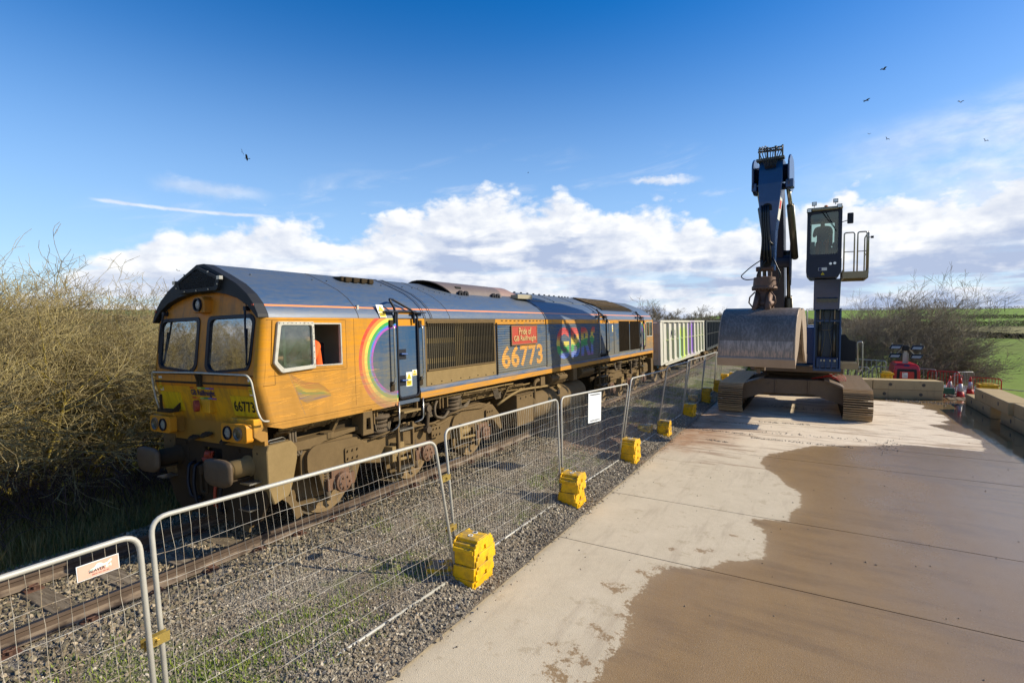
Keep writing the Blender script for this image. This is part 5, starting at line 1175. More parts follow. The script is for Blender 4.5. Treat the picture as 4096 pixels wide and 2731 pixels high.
b = MB(); b.box(3.85, 6.29, YS - .03, YS - .0, 3.0, 3.03); b.box(3.85, 6.29, YS - .03, YS - .0, 2.095, 2.12); b.obj('bar_rail', MATS['dusty_brown'], loco)
b = MB()
for x0, x1 in ((15.24, 16.50), (16.60, 17.90)):
    n = int((x1 - x0) / .062)
    for i in range(n + 1): b.box(x0 + i * .062 - .008, x0 + i * .062 + .008, YS - .01, YS + .05, 1.88, 3.04)
o = b.obj('grille_slats', MATS['under_dark'], loco); o['kind'] = 'stuff'
b = MB()
for i in range(24): b.cyl((3.9 + i * .0, 0, 0), (3.9, 0, .001), .001, n=3) if False else None
# corrugated cladding
CP = .0555
def corr(z): 
    t = ((z - 1.83) / CP) % 1.0; return .017 * (1 - abs(t * 2 - 1)) ** .6
def corr_panel(x0, x1, z0, z1, y, name):
    zs = []; z = z0
    while z < z1: zs.append(z); z += CP / 6
    zs.append(z1); b = MB(); b.smooth = True
    b.add([(x, y - corr(z), z) for x in (x0, x1) for z in zs], [(i, i + 1, len(zs) + i + 1, len(zs) + i) for i in range(len(zs) - 1)]); return b.obj(name, LS, loco)
c1_ = corr_panel(6.42, 8.95, 1.83, 2.955, YS + .004, 'corrugated_panel'); c2_ = corr_panel(9.0, 13.09, 1.86, 2.955, YS - .012, 'corrugated_panel')
P_side(rc(6.34, 8.96, 1.79, 3.085), [rc(6.42, 8.95, 1.83, 2.955)], .05, YS, 'panel_frame', LS); P_side(rc(8.97, 13.13, 1.79, 3.085), [rc(9.0, 13.09, 1.86, 2.955)], .05, YS - .018, 'panel_frame', LS)
P_side(rc(6.36, 6.385, 1.80, 3.0), [], .03, YS - .025, 'panel_seam', UD); P_side(rc(8.955, 8.975, 1.80, 3.09), [], .06, YS - .018, 'panel_seam', UD)
P_side(rc(3.80, 13.12, 2.955, 2.963), [], .004, YS - .022, 'panel_seam', UD)
b = MB()
for i in range(12): b.box(6.6 + i * .2, 6.68 + i * .2, YS - .012, YS, 3.045, 3.06)
b.obj('vent_slot', UD, loco)
def conform(key, x0, x1, z0, z1, y, m, parent, name='number_lettering'):
    vs, fs = TXT[key]; me = bpy.data.meshes.new(name); me.from_pydata([(x0 + u * (x1 - x0), 0, z0 + v * (z1 - z0)) for u, v, w_ in vs], [], fs)
    bm = bmesh.new(); bm.from_mesh(me); z = 1.83 + CP / 2 * math.ceil((z0 - 1.83) / (CP / 2))
    while z < z1:
        bmesh.ops.bisect_plane(bm, geom=bm.verts[:] + bm.edges[:] + bm.faces[:], plane_co=(0, 0, z), plane_no=(0, 0, 1)); z += CP / 2
    for v in bm.verts: v.co.y = y - corr(v.co.z) - .003
    bm.to_mesh(me); bm.free(); me.materials.append(m); return put(name, me, parent)
mat('number_orange', lambda T, b: T.mix(T.noise(T.scale(T.coord(), 1, 1, 8), 4, 5).step(.3, .65) * .55, hx('dc9a2c'), hx('8c7648')), rough=.6)
conform('n1', 6.58, 8.72, 1.91, 2.44, YS + .004, MATS['number_orange'], loco)
def m_rain(T, b):
    x, y, z = T.xyz(); n = T.noise(T.coord(), 1.6, 3)
    t = (z - 1.9) / .95 + (n - .5) * .35 + ((x * 1.4).sin()) * .10
    c = T.ramp(t, [(0, hx('9a6fb0')), (.12, hx('5a84d6')), (.26, hx('6f7ec4')), (.34, hx('3fa34d')), (.52, hx('3fae4a')), (.56, hx('e6d24a')), (.70, hx('e8c83c')), (.76, hx('e08a38')), (.86, hx('d9402e')), (1, hx('cc3428'))], 'LINEAR')
    return T.mix(T.noise(T.scale(T.coord(), 1, 1, 8), 4, 5).step(.4, .75) * .3, c, hx('9a917c'))
mat('rainbow_fill', m_rain, rough=.6)
conform('gbrf', 9.58, 12.62, 1.93, 2.86, YS - .012, MATS['rainbow_fill'], loco, 'name_lettering')
np_ = P_side(rc(7.02, 8.34, 2.465, 2.915), [], .03, YS - .042, 'name_plate', mat('plate_red', lambda T, b: T.mix(T.noise(T.coord(), 6, 5, .7) * .5, hx('b5331f'), hx('8a5a40')), rough=.55), bev=.004)
P_side(rc(7.0, 8.36, 2.445, 2.935), [rc(7.03, 8.33, 2.475, 2.905)], .03, YS - .05, 'plate_rim', mat('plate_rim', rough=.5, color=hx('8d6a4a'), metal=.3), np_, .003)
pm = mat('plate_letters', rough=.45, color=hx('d9bd84'), metal=.2)
put_text('pr1', 'raised_lettering', pm, lambda u, v, w_: (7.36 + u * .64, YS - .046 - w_ * .25, 2.70 + v * .175), np_); put_text('pr2', 'raised_lettering', pm, lambda u, v, w_: (7.10 + u * 1.17, YS - .046 - w_ * .25, 2.51 + v * .165), np_)
ft = [(.865, 2.30), (1.10, 2.17), (1.33, 2.13), (1.45, 2.06), (1.56, 1.95)]; fb_ = [(1.0, 1.93), (1.12, 1.86), (1.25, 1.88), (1.40, 1.90), (1.555, 1.91)]
for i, h in enumerate(('8f4526', 'a5652a', 'a99236', '4c7a48', '4a6478', '55506e')):
    b = MB(); lo_, hi_ = i / 6, (i + 1) / 6; L1 = lambda k, t: (ft[k][0] * (1 - t) + fb_[k][0] * t, YS - .0015, ft[k][1] * (1 - t) + fb_[k][1] * t)
    b.add([L1(k, t) for t in (lo_, hi_) for k in range(5)], [(k, k + 1, k + 6, k + 5) for k in range(4)]); b.obj('flag_band', mat('flag_' + h, (lambda h: lambda T, b: T.mix(T.noise(T.scale(T.coord(), 1, 1, 9), 3, 5).step(.2, .6) * .82, hx(h), hx('9c7628')))(h), rough=.5), loco)
# solebar and gutter
b = MB(); b.prism([(-1.20, 1.60), (-1.345, 1.60), (-1.345, 1.74), (-1.325, 1.80), (-1.20, 1.80)], 0, 3.62, 20.0); b.obj('solebar', MATS['solebar_paint'], loco)
b = MB(); b.box(.5, 20.0, 1.2, 1.34, 1.6, 1.8); b.obj('solebar', MATS['solebar_paint'], loco)
b = MB(); b.prism([(.72, 1.56), (3.62, 1.56), (3.62, 1.62), (.50, 1.625)], 1, -1.32, -1.22); b.obj('cab_sill', MATS['livery_side'], loco)
# ---- roof
b = MB(); b.smooth = True
rpp = [(-a, z) for a, z in rp[:1]]
def rprof(sc_=0): return [(u, v + sc_) for u, v in RP]
b.ring([[(x, u, v) for u, v in RP] for x in (.56, 2.15, 5, 8.96, 13.6, 18, 20.0)] + [[(20.1, u * .98, 3.09 + (v - 3.09) * .93) for u, v in RP]]); rf = b.obj('roof', MATS['livery_roof'], loco); md = rf.modifiers.new('e', 'EDGE_SPLIT'); md.split_angle = R(28)
def roof_strip(x0, x1, h, name, m, y0=0, y1=6, both=True, parent=None):
    """band lying on the roof between profile knots y0..y1"""
    b = MB(); pr = RP[y0:(13 - y0 if both else y1 + 1)] if both else RP[y0:y1 + 1]
    cz = 2.6
    def out(u, v, k):
        d = Vector((u, v - cz)).normalized() * k; return u + d.x, v + d.y
    b.ring([[(x, *out(u, v, h)) for u, v in pr] + [(x, *out(u, v, -.02)) for u, v in reversed(pr)] for x in (x0, x1)]); return b.obj(name, m, parent or loco)
roof_strip(2.155, 2.165, .003, 'roof_seam', UD); roof_strip(3.78, 3.82, .012, 'roof_seam', MATS['livery_roof']); roof_strip(3.815, 3.83, .014, 'roof_seam', UD); roof_strip(3.98, 4.02, .012, 'roof_seam', MATS['livery_roof']); roof_strip(4.015, 4.03, .014, 'roof_seam', UD)
roof_strip(4.60, 4.61, .003, 'roof_seam', UD); roof_strip(8.94, 9.0, .02, 'roof_seam', MATS['livery_roof']); roof_strip(8.985, 9.0, .022, 'roof_seam', UD); roof_strip(13.10, 13.14, .014, 'roof_seam', MATS['livery_roof']); roof_strip(13.5, 13.54, .014, 'roof_seam', UD)
roof_strip(18.0, 18.04, .012, 'roof_seam', UD)
def onroof(y, h=0.):
    a = abs(y)
    for (ua, za), (ub, zb) in zip(rp, rp[1:]):
        if a >= ub: return zb + (za - zb) * (a - ub) / (ua - ub) + h
    return 3.90 + h
b = MB()
for x in (.9, 2.0, 2.3, 3.6, 4.2, 4.5):
    for y in (-.45,): b.cyl((x, y, onroof(y) - .01), (x, y - .008, onroof(y) + .014), .016, n=6)
for i in range(9): b.cyl((4.7 + .12 * i, -.45 - .05 * i, onroof(-.45 - .05 * i) - .01), (4.7 + .12 * i, -.45 - .05 * i, onroof(-.45 - .05 * i) + .014), .016, n=6)
b.lathe([(0, .1), (.04, .1), (.07, .05), (.08, .01)], (4.25, .25, 3.84), (0, 0, 1), 12); b.obj('roof_bolt', MATS['livery_roof'], loco)
b = MB(); b.box(2.65, 3.45, -.42, .42, 3.78, 3.865)
for i in range(4): b.box(2.72 + i * .19, 2.82 + i * .19, -.46, -.20, 3.76, 3.86)
b.obj('roof_vent', UD, loco, .01)
def arch(x, w_, zb, h, n=12, t=0.): return [(x, -w_ * math.cos(math.pi * k / n), zb + h * math.sin(math.pi * k / n) ** .8 + t) for k in range(n + 1)]
mat('heat_brown', m_dusty('5f534c', '786a62', 1.2), rough=.5, spec=.4); mat('heat_pink', m_dusty('80655a', '9d8070', 1.2), rough=.5)
b = MB(); b.smooth = True
A0 = [(5.75 - .55 * ((z - 3.62) / .38), y, z) for _, y, z in arch(0, .62, 3.62, .38)]; A1 = arch(7.85, .62, 3.62, .38)
b.ring([A0, A1], close=False); B0 = [(p[0] + .0, p[1] * .96, 3.62 + (p[2] - 3.62) * .95) for p in A0]; B1 = [(7.85, p[1] * .96, 3.62 + (p[2] - 3.62) * .95) for p in A1]; b.ring([B0, B1], close=False); b.ring([A0, B0], close=False); b.quad(*A1); cw = b.obj('exhaust_cowl', MATS['heat_brown'], loco)
md = cw.modifiers.new('e', 'EDGE_SPLIT'); md.split_angle = R(40)
b = MB(); b.box(5.9, 6.1, -.56, .56, 3.55, 3.86); b.obj('cowl_inside', MATS['dark_hole'], cw)
b = MB(); b.smooth = True; b.ring([arch(7.86, .5, 3.64, .36), arch(8.6, .5, 3.64, .37), arch(9.3, .5, 3.62, .22)], close=False); b.quad(*arch(7.86, .5, 3.64, .36)); b.obj('silencer', MATS['heat_pink'], loco)
for x in (5.93, 6.14, 7.36, 7.57):
    b = MB(); b.plate(rpoly([(x - .085, 3.58), (x + .085, 3.58), (x + .085, 3.72), (x + .03, 3.76), (x - .04, 3.76), (x - .085, 3.72)], .02, 2), [circ(x, 3.68, .03, 8)], .05, lambda u, v, w_: (u, -.69 + w_, v)); b.obj('lifting_eye', MATS['black_paint'], cw)
b = MB(); b.box(7.9, 8.25, -.66, -.5, 3.6, 3.66); b.obj('roof_recess', MATS['dark_hole'], loco)
b = MB(); b.prism([(8.38, -.80), (9.0, -.92), (9.02, -.62), (8.42, -.55)], 2, 3.66, 3.775); b.obj('rain_ledge', mat('ledge_cream', rough=.6, color=hx('a39a80')), loco, .01)
for x0, x1 in ((9.25, 10.75), (10.85, 12.25), (12.35, 13.4)):
    b = MB(); b.ring([[(x, y, onroof(y, h)) for y, h in ((-.14, .03), (-.54, .03), (-.72, .03), (-.72, -.01), (-.14, -.01))] for x in (x0, x1)]); hp_ = b.obj('roof_hatch', MATS['livery_roof'], loco)
    b = MB(); [b.cyl((x0 + .15 + i * (x1 - x0 - .3) / 3, -.12, 3.90), (x0 + .15 + i * (x1 - x0 - .3) / 3, -.12, 3.94), .035, n=8) for i in range(4)]; b.obj('hatch_bolt', MATS['rubber'], hp_)
b = MB(); b.ring([[(x + (.35 if abs(y) > .8 else 0), y, onroof(y, h)) for y, h in ((.5, .03), (.09, .03), (-.09, .03), (-.54, .03), (-.86, .03), (-1.08, .03), (-1.08, -.01), (.5, -.01))] for x in (13.75, 17.35)]); rg_ = b.obj('radiator_grille', MATS['black_paint'], loco)
b = MB()
for i in range(60):
    x = 13.80 + i * .06; b.ring([[(xx + (.35 if abs(y) > .8 else 0), y, onroof(y, h)) for y, h in ((-.09, .05), (-.54, .05), (-.86, .05), (-1.06, .05), (-1.06, .02), (-.09, .02))] for xx in (x, x + .014)])
o = b.obj('grille_slats', D_, rg_); o['kind'] = 'stuff'
for y in (-.35, -.7, -1.0):
    b = MB(); b.box(13.8, 17.6, y - .01, y + .01, onroof(y, .045), onroof(y, .06)); b.obj('grille_rib', MATS['hoods'], rg_)
sticker(lambda u, v, d: (2.60 + u * .16 + (1 - v) * .03, -1.335 + max(0, v - .3) * .10 - d - .006, 3.10 + v * .22), loco)
# ---- grab irons
for x0 in (2.87, 12.95, 17.55):
    b = MB(); b.smooth = False
    b.tube(bend([(x0 + .11, -1.345, 3.0), (x0 + .12, -1.345, 3.25), (x0, -1.33, 3.42), (x0 + .22, -1.20, 3.43), (x0 + .6, -1.345, 3.22), (x0 + .62, -1.345, 3.0)], .06, 3), .022, 6)
    b.box(x0 - .14, x0 + .14, -1.40, -1.30, 3.195, 3.215); b.box(x0 + .56, x0 + .9, -1.40, -1.30, 3.185, 3.205); b.obj('grab_iron', MATS['rubber'], loco)
for x, za, zb in ((2.90, 1.95, 3.0), (3.66, 1.97, 2.99), (13.0, 1.93, 3.05), (13.92, 1.95, 3.05), (18.0, 1.95, 3.0), (18.6, 1.95, 3.0)):
    b = MB(); b.smooth = True; b.tube(bend([(x - .03, YS, za), (x - .03, YS - .07, za), (x, YS - .07, za + .08), (x, YS - .07, zb - .06), (x - .02, YS, zb)], .04, 3), .0175, 8); h_ = b.obj('handrail', ST, loco); b = MB(); b.box(x - .06, x + .03, YS - .02, YS + .01, za - .12, za + .04); b.box(x - .05, x + .03, YS - .03, YS + .01, zb - .06, zb + .06); b.obj('rail_foot', UD, h_)
# ---- underframe
b = MB(); b.box(.62, 20.0, -.86, .86, 1.18, 1.6); b.box(.7, 20, -1.22, 1.22, 1.56, 1.62); b.obj('underframe', UD, loco)
def bx(name, m, *a, parent=None, bev=.01):
    b = MB(); b.box(*a); return b.obj(name, m, parent or loco, bev)
b = MB(); b.plate([(2.18, 1.18), (2.42, 1.18), (2.40, 1.60), (2.20, 1.60)], [[(2.26, 1.26), (2.36, 1.26), (2.35, 1.45), (2.27, 1.45)]], .06, lambda u, v, w_: (u, -1.32 + w_, v)); b.box(2.20, 2.26, -1.28, -.9, 1.2, 1.6); b.obj('jacking_bracket', D_, loco, .006)
bx('jacking_beam', UD, 1.75, 2.22, -1.05, -.8, 1.22, 1.45)
b = MB(); b.prism([(.95, 1.30), (2.3, 1.33), (2.3, 1.28), (1.5, 1.22), (1.3, 1.16), (1.0, 1.18)], 1, -1.2, -.9); b.cyl((1.62, -1.12, 1.25), (1.62, -1.12, 1.34), .11, n=12); b.obj('tie_bar', D_, loco)
prng = random.Random(8)
for k, (x0, x1, y, z0, z1, r) in enumerate(((.75, 2.2, -1.18, 1.52, 1.54, .022), (.75, 2.2, -1.12, 1.47, 1.50, .018), (.8, 2.15, -1.0, 1.42, 1.46, .03), (3.9, 7.3, -1.2, 1.53, 1.50, .024), (4.6, 6.6, -1.16, 1.47, 1.46, .024), (4.2, 8.0, -1.1, 1.44, 1.42, .018),
        (4.2, 8.6, -1.06, 1.40, 1.38, .018), (4.3, 8.8, -1.0, 1.36, 1.36, .022), (4.3, 8.8, -.98, 1.31, 1.32, .022), (4.4, 8.5, -.96, 1.27, 1.27, .018), (8.6, 13.3, -1.12, 1.24, 1.26, .03), (12.6, 20.0, -1.12, 1.50, 1.50, .022), (13.6, 19.8, -1.1, 1.42, 1.43, .02), (13.8, 19.5, -1.02, 1.36, 1.34, .025), (.8, 3.6, -.95, 1.30, 1.33, .02), (2.45, 3.6, -1.15, 1.5, 1.5, .018))):
    n = 8; pts = [(x0 + (x1 - x0) * i / n, y + prng.uniform(-.012, .012), z0 + (z1 - z0) * i / n + prng.uniform(-.008, .008)) for i in range(n + 1)]
    b = MB(); b.smooth = True; b.tube(pts, r, 6)
    for i in range(1, n, 2): b.box(pts[i][0] - .02, pts[i][0] + .02, y - r - .01, y + r + .01, pts[i][2] - r - .012, pts[i][2] + r + .012)
    b.obj('pipe', D_ if k % 3 else DL, loco)
def loops(x, y, z, n, w_, h, r=.018, name='cable_loop'):
    for i in range(n):
        dx = i * .045; b = MB(); b.smooth = True
        b.tube(bend([(x + dx, y + .05, z + h), (x + dx - w_ * .3, y, z + h * .7), (x + dx - w_ * .35, y - .03, z + h * .15), (x + dx + w_ * .2, y - .03, z - h * .1), (x + dx + w_ * .6, y, z + h * .25 + i * .02)], .1, 4), r, 6); b.obj(name, mat('hose_dusty', m_dusty('3a3226', '6f6048', 8), rough=.75), loco)
loops(2.68, -1.15, 1.12, 5, .22, .35); loops(.98, -1.15, 1.12, 3, .12, .35, .02); loops(3.95, -1.18, 1.2, 4, .18, .25, .017); loops(4.3, -1.22, 1.13, 1, .5, .33, .03); loops(5.1, -1.12, 1.2, 5, .4, .2, .016); loops(6.5, -1.15, 1.22, 5, .14, .26, .016); loops(15.2, -1.15, 1.15, 3, .2, .3, .018); loops(17.0, -1.15, 1.15, 3, .25, .3, .018); loops(18.4, -1.15, 1.15, 3, .2, .3, .018)
for x in (1.75, 4.75, 7.15, 13.8, 15.8, 17.6):
    b = MB(); b.beam((x + .12, -1.15, 1.6), (x - .05, -1.0, 1.15), .07, .05, (1, 0, 0)); b.obj('diagonal_bracket', D_, loco)
for x in (4.35, 4.45, 4.6, 2.55, 2.62): 
    b = MB(); b.box(x, x + .03, -1.2, -1.12, 1.3, 1.6); b.obj('hanger', D_, loco)
# steps under the doors
def steps(x0, x1, zz, name='step_ladder'):
    b = MB()
    for x in (x0, x1): b.box(x - .015, x + .015, -1.30, -1.24, zz[-1] - .04, 1.6)
    s = b.obj(name, D_, loco)
    for z in zz:
        b = MB(); b.box(x0, x1, -1.38, -1.14, z, z + .035); b.box(x0 + .01, x1 - .01, -1.384, -1.36, z + .002, z + .03); b.obj('tread', DL if z > 1.3 else ST, s)
steps(3.10, 3.56, (1.40,)); steps(13.2, 13.8, (1.40, 1.1, .8)); steps(18.05, 18.5, (1.40, 1.1, .8))
b = MB(); b.smooth = True; b.tube(bend([(2.99, -1.37, 1.62), (2.99, -1.37, 1.20), (2.85, -1.3, 1.12)], .08, 4), .016, 8); b.obj('lower_handrail', ST, loco); b = MB(); b.smooth = True; b.tube(bend([(3.64, -1.37, 1.62), (3.64, -1.37, 1.22), (3.45, -1.3, 1.18)], .08, 4), .016, 8); b.obj('lower_handrail', ST, loco)
b = MB()
for x in (2.98, 3.36): b.box(x - .02, x + .02, -1.36, -1.30, .40, 1.22)
ld = b.obj('step_ladder', D_, loco)
for z, m_ in ((1.10, 'steel_bright'), (.78, 'dusty_light'), (.42, 'steel_bright')):
    b = MB(); b.box(2.99, 3.35, -1.37, -1.22, z, z + .03); b.obj('tread', MATS[m_], ld)
# ---- tank, cabinets, battery boxes
tp = rpoly([(-1.29, .62), (-1.18, .42), (1.18, .42), (1.29, .62), (1.29, .95), (1.05, 1.17), (-1.05, 1.17), (-1.29, .95)], .2, 5)
b = MB(); b.smooth = True; b.ring([[(x, u * s, .79 + (v - .79) * s) for u, v in tp] for x, s in ((8.24, .84), (8.27, .93), (8.36, .985), (8.5, 1), (11.75, 1), (11.9, .985), (11.99, .93), (12.02, .84))]); tk = b.obj('fuel_tank', D_, loco)
b = MB(); b.lathe([(0, .07), (.03, .07), (.035, .05)], (9.15, -1.285, .86), (0, -1, 0), 16); b.obj('gauge', MATS['side_glass'], tk); b = MB(); b.cyl((9.95, -1.13, 1.08), (9.92, -1.24, 1.15), .07, n=12); b.obj('filler', DL, tk); bx('tank_label', MATS['black_paint'], 9.72, 9.86, -1.292, -1.27, .93, 1.06, parent=tk, bev=0)
cb = bx('equipment_cabinet', D_, 7.33, 8.20, -1.28, -.2, .42, 1.17); bx('cabinet_lid', D_, 7.30, 8.23, -1.30, -.2, 1.175, 1.20, parent=cb)
b = MB(); b.box(7.36, 8.17, -1.286, -1.281, .80, .81); [b.box(7.5 + i * .28, 7.54 + i * .28, -1.29, -1.27, 1.08, 1.13) for i in range(3)]; b.obj('seam', UD, cb)
b = MB(); b.tube(bend([(8.42, -1.2, .95), (8.42, -1.2, 1.42), (8.75, -1.2, 1.46)], .15, 5), .05, 8); b.box(8.7, 8.95, -1.27, -1.05, 1.30, 1.52); b.cyl((8.83, -1.16, 1.2), (8.83, -1.16, 1.32), .05, n=8); b.obj('filler_pipe', D_, loco, smooth=False)
b = MB(); b.smooth = True; b.tube(bend([(6.6, -1.15, 1.05), (7.0, -1.22, 1.2), (7.6, -1.22, 1.3), (8.6, -1.22, 1.26), (9.3, -1.2, 1.23)], .2, 4), .032, 8); b.obj('pipe', DL, loco)
def wedge(x0, x1, m_):
    b = MB(); b.prism([(-.95, 1.60), (-1.10, 1.60), (-1.34, 1.44), (-1.32, 1.36), (-1.15, 1.20), (-.95, 1.20)], 0, x0, x1); w_ = b.obj('battery_box', m_, loco, .01)
    b = MB()
    for i in range(4):
        xx = x0 + .12 + i * (x1 - x0 - .24) / 3; b.beam((xx - .05, -1.13, 1.60), (xx + .05, -1.30, 1.485), .035, .02); b.beam((xx + .07, -1.13, 1.60), (xx - .02, -1.30, 1.485), .02, .02)
    b.obj('lid_clip', DL, w_)
wedge(9.3, 10.35, D_); wedge(11.5, 12.6, D_); bx('junction_box', D_, 10.85, 11.15, -1.30, -.95, 1.22, 1.60)
# ---- bogies
BO = [(1.10, .74), (1.10, 1.10), (1.20, 1.19), (1.9, 1.24), (2.2, 1.20), (2.36, 1.05), (4.45, 1.02), (4.75, 1.10), (5.2, 1.20), (5.85, 1.22), (6.4, 1.10), (6.68, .85), (6.80, .48), (6.70, .46), (6.40, .74), (6.24, .76), (6.18, .44), (5.62, .44), (5.55, .72), (5.0, .62), (4.3, .60), (4.2, .44), (3.56, .44), (3.48, .62), (2.7, .60), (2.25, .70), (2.14, .44), (1.5, .44), (1.42, .72)]
def bogie(mir, lab):
    X = (lambda x: 20.57 - x) if mir else (lambda x: x)
    root_ = bpy.data.objects.new('bogie', None); COL.objects.link(root_); root_.parent = loco; root_['label'] = lab
    for sg in (-1, 1):
        b = MB(); b.plate([(X(x), z) for x, z in BO], [], .16, lambda u, v, w_: (u, sg * (1.16 - w_), v)); b.obj('bogie_frame', D_, root_, .02, seg=2)
        if sg > 0: continue
        b = MB(); b.plate(rpoly([(X(1.16), .80), (X(1.16), 1.10), (X(1.3), 1.20), (X(2.15), 1.17), (X(2.26), 1.04), (X(2.26), .80)], .07, 3), [], .12, lambda u, v, w_: (u, -1.235 + w_, v)); b.obj('frame_casing', D_, root_, .03, seg=3)
        b = MB(); b.plate(rpoly([(X(4.7), .86), (X(4.8), 1.06), (X(5.2), 1.17), (X(5.9), 1.19), (X(6.35), 1.05), (X(6.4), .86)], .07, 3), [], .08, lambda u, v, w_: (u, -1.215 + w_, v)); b.obj('frame_casing', D_, root_, .03, seg=3)
        b = MB()
        for cx, cz in ((2.0, .92), (4.15, .88), (6.1, .92)):
            b.plate(rrect(X(cx) - .15, X(cx) + .15, cz - .1, cz + .12, .02, 2), [], .02, lambda u, v, w_: (u, -1.26 + w_, v))
            for dx in (-.1, 0, .1):
                for dz in (-.05, .07): b.cyl((X(cx) + dx, -1.285, cz + dz), (X(cx) + dx, -1.26, cz + dz), .018, n=6)
        b.obj('bolted_plate', D_, root_)
        for i in range(5):
            x = X(2.5 + i * .45)
        b = MB(); b.smooth = True
        for x, z in ((2.75, 1.03), (4.9, 1.1)):
            for k in range(4): b.lathe([(0, .16), (.02, .23), (.06, .23), (.08, .16)], (X(x), -1.0, z + k * .08), (0, 0, 1), 18)
            b.lathe([(0, .27), (.05, .27)], (X(x), -1.0, z + .33), (0, 0, 1), 18)
        b.obj('rubber_spring', mat('under_mid', m_dusty('42372a', '66563f', 5), rough=.85), root_)
        for x in (3.02, 5.02):
            b = MB(); b.cyl((X(x) - .16, -1.26, .72), (X(x) + .14, -1.26, .73), .085, n=12); b.cyl((X(x) + .14, -1.26, .73), (X(x) + .24, -1.26, .73), .055, n=10); b.box(X(x) - .2, X(x) - .1, -1.34, -1.14, .60, .86); b.box(X(x) - .06, X(x) + .12, -1.33, -1.16, .80, .90); b.beam((X(x) - .2, -1.25, .6), (X(x) + .5, -1.22, .55), .04, .05); b.obj('brake_cylinder', DL, root_, .006)
        for x0_, x1_, z in ((2.45, 4.5, 1.06), (3.6, 4.6, 1.0), (4.5, 6.2, 1.12)):
            b = MB(); b.smooth = True; b.tube(bend([(X(x0_), -1.2, z), (X(x0_ + .5), -1.24, z + .06), (X(x1_ - .4), -1.24, z), (X(x1_), -1.2, z + .05)], .1, 3), .02, 6); b.obj('pipe', D_, root_)
        b = MB()
        b.tube([(X(3.85), -1.27, .98), (X(3.87), -1.30, 1.38)], .035, 8); b.lathe([(-.05, .07), (.05, .07)], (X(3.85), -1.28, .98), (0, -1, 0), 10); b.lathe([(-.05, .07), (.05, .07)], (X(3.87), -1.28, 1.38), (0, -1, 0), 10)
        b.obj('damper', MATS['under_mid'], root_)
    for ax_ in (1.80, 3.85, 5.90):
        for sg in (-1, 1):
            b = MB(); b.smooth = True
            b.lathe([(0, .12), (0, .18), (.03, .24), (.035, .44), (0, .47), (0, .532), (.10, .532), (.11, .55), (.135, .55), (.135, .47), (.09, .44), (.10, .2), (.11, .12)], (X(ax_), sg * .82, .532), (0, -sg, 0), 40)
            o = b.obj('wheel', MATS['wheel_dust'], root_); md = o.modifiers.new('e', 'EDGE_SPLIT'); md.split_angle = R(35)
            if sg < 0:
                b = MB(); b.smooth = False; b.lathe([(0, .13), (.07, .155), (.14, .155), (.15, .12), (.16, .12), (.165, .06)], (X(ax_), -1.14, .53), (0, -1, 0), 20)
                for k in range(6): a = k * 1.047; b.cyl((X(ax_) + .085 * math.cos(a), -1.30, .53 + .085 * math.sin(a)), (X(ax_) + .085 * math.cos(a), -1.325, .53 + .085 * math.sin(a)), .018, n=6)
                b.box(X(ax_) - .27, X(ax_) + .27, -1.22, -1.08, .44, .62); b.box(X(ax_) - .18, X(ax_) + .18, -1.2, -1.06, .60, .74); b.obj('axle_box', mat('axle_rust', m_dusty('553c2c', '7d5d44', 6), rough=.7), root_, .012)
                for dx in (-.24, .24):
                    b = MB(); b.smooth = True; b.tube([(X(ax_) + dx + .05 * math.cos(t * .9), -1.13 + .05 * math.sin(t * .9), .60 + t * .0062) for t in range(36)], .013, 5); b.lathe([(0, .07), (.02, .07)], (X(ax_) + dx, -1.13, .59), (0, 0, 1), 10); b.cyl((X(ax_) + dx, -1.17, .30), (X(ax_) + dx, -1.17, .46), .04, n=8); b.obj('coil_spring', MATS['under_mid'], root_)
                b = MB(); s_ = 1 if mir else -1
                b.beam((X(ax_) + s_ * .56, -.78, .72), (X(ax_) + s_ * .60, -.78, .26), .10, .07, (0, 1, 0)); b.beam((X(ax_) + s_ * .66, -.9, .30), (X(ax_) + s_ * .2, -1.08, .34), .05, .05); b.obj('brake_shoe', D_, root_)
        b = MB(); b.cyl((X(ax_), -.8, .53), (X(ax_), .8, .53), .09, n=12); b.obj('axle', UD, root_)
    b = MB(); b.box(min(X(1.2), X(6.6)), max(X(1.2), X(6.6)), -.65, .65, .45, 1.0); b.obj('motor_casing', UD, root_, .05)
    return root_
mat('wheel_dust', m_dusty('6b583e', '8c7653', 4), rough=.7, spec=.3)
bg1 = bogie(False, 'front bogie nearest the nose'); bg2 = bogie(True, 'rear bogie beside the wagon')
put_text('htcr', 'cast_lettering', UD, lambda u, v, w_: (4.62 + u * .62, -1.222, .76 + v * .06 + u * .04), bg1)
for sg in (-1, 1):
    b = MB(); b.smooth = True; b.lathe([(0, .12), (.3, .12), (.3, .10), (.5, .10)], (20.2, sg * .88, 1.055), (1, 0, 0), 20); b.prism([(sg * .88 - .28, .9), (sg * .88 + .28, .9), (sg * .88 + .28, 1.22), (sg * .88 - .28, 1.22)], 0, 20.68, 20.72); b.obj('buffer', UD, loco)
b = MB(); b.box(20.05, 20.2, -1.24, 1.24, .35, 1.5); b.obj('headstock', UD, loco); b = MB(); b.box(19.75, 20.1, -1.30, -1.0, .5, 1.35); b.obj('step_box', D_, loco, .01)
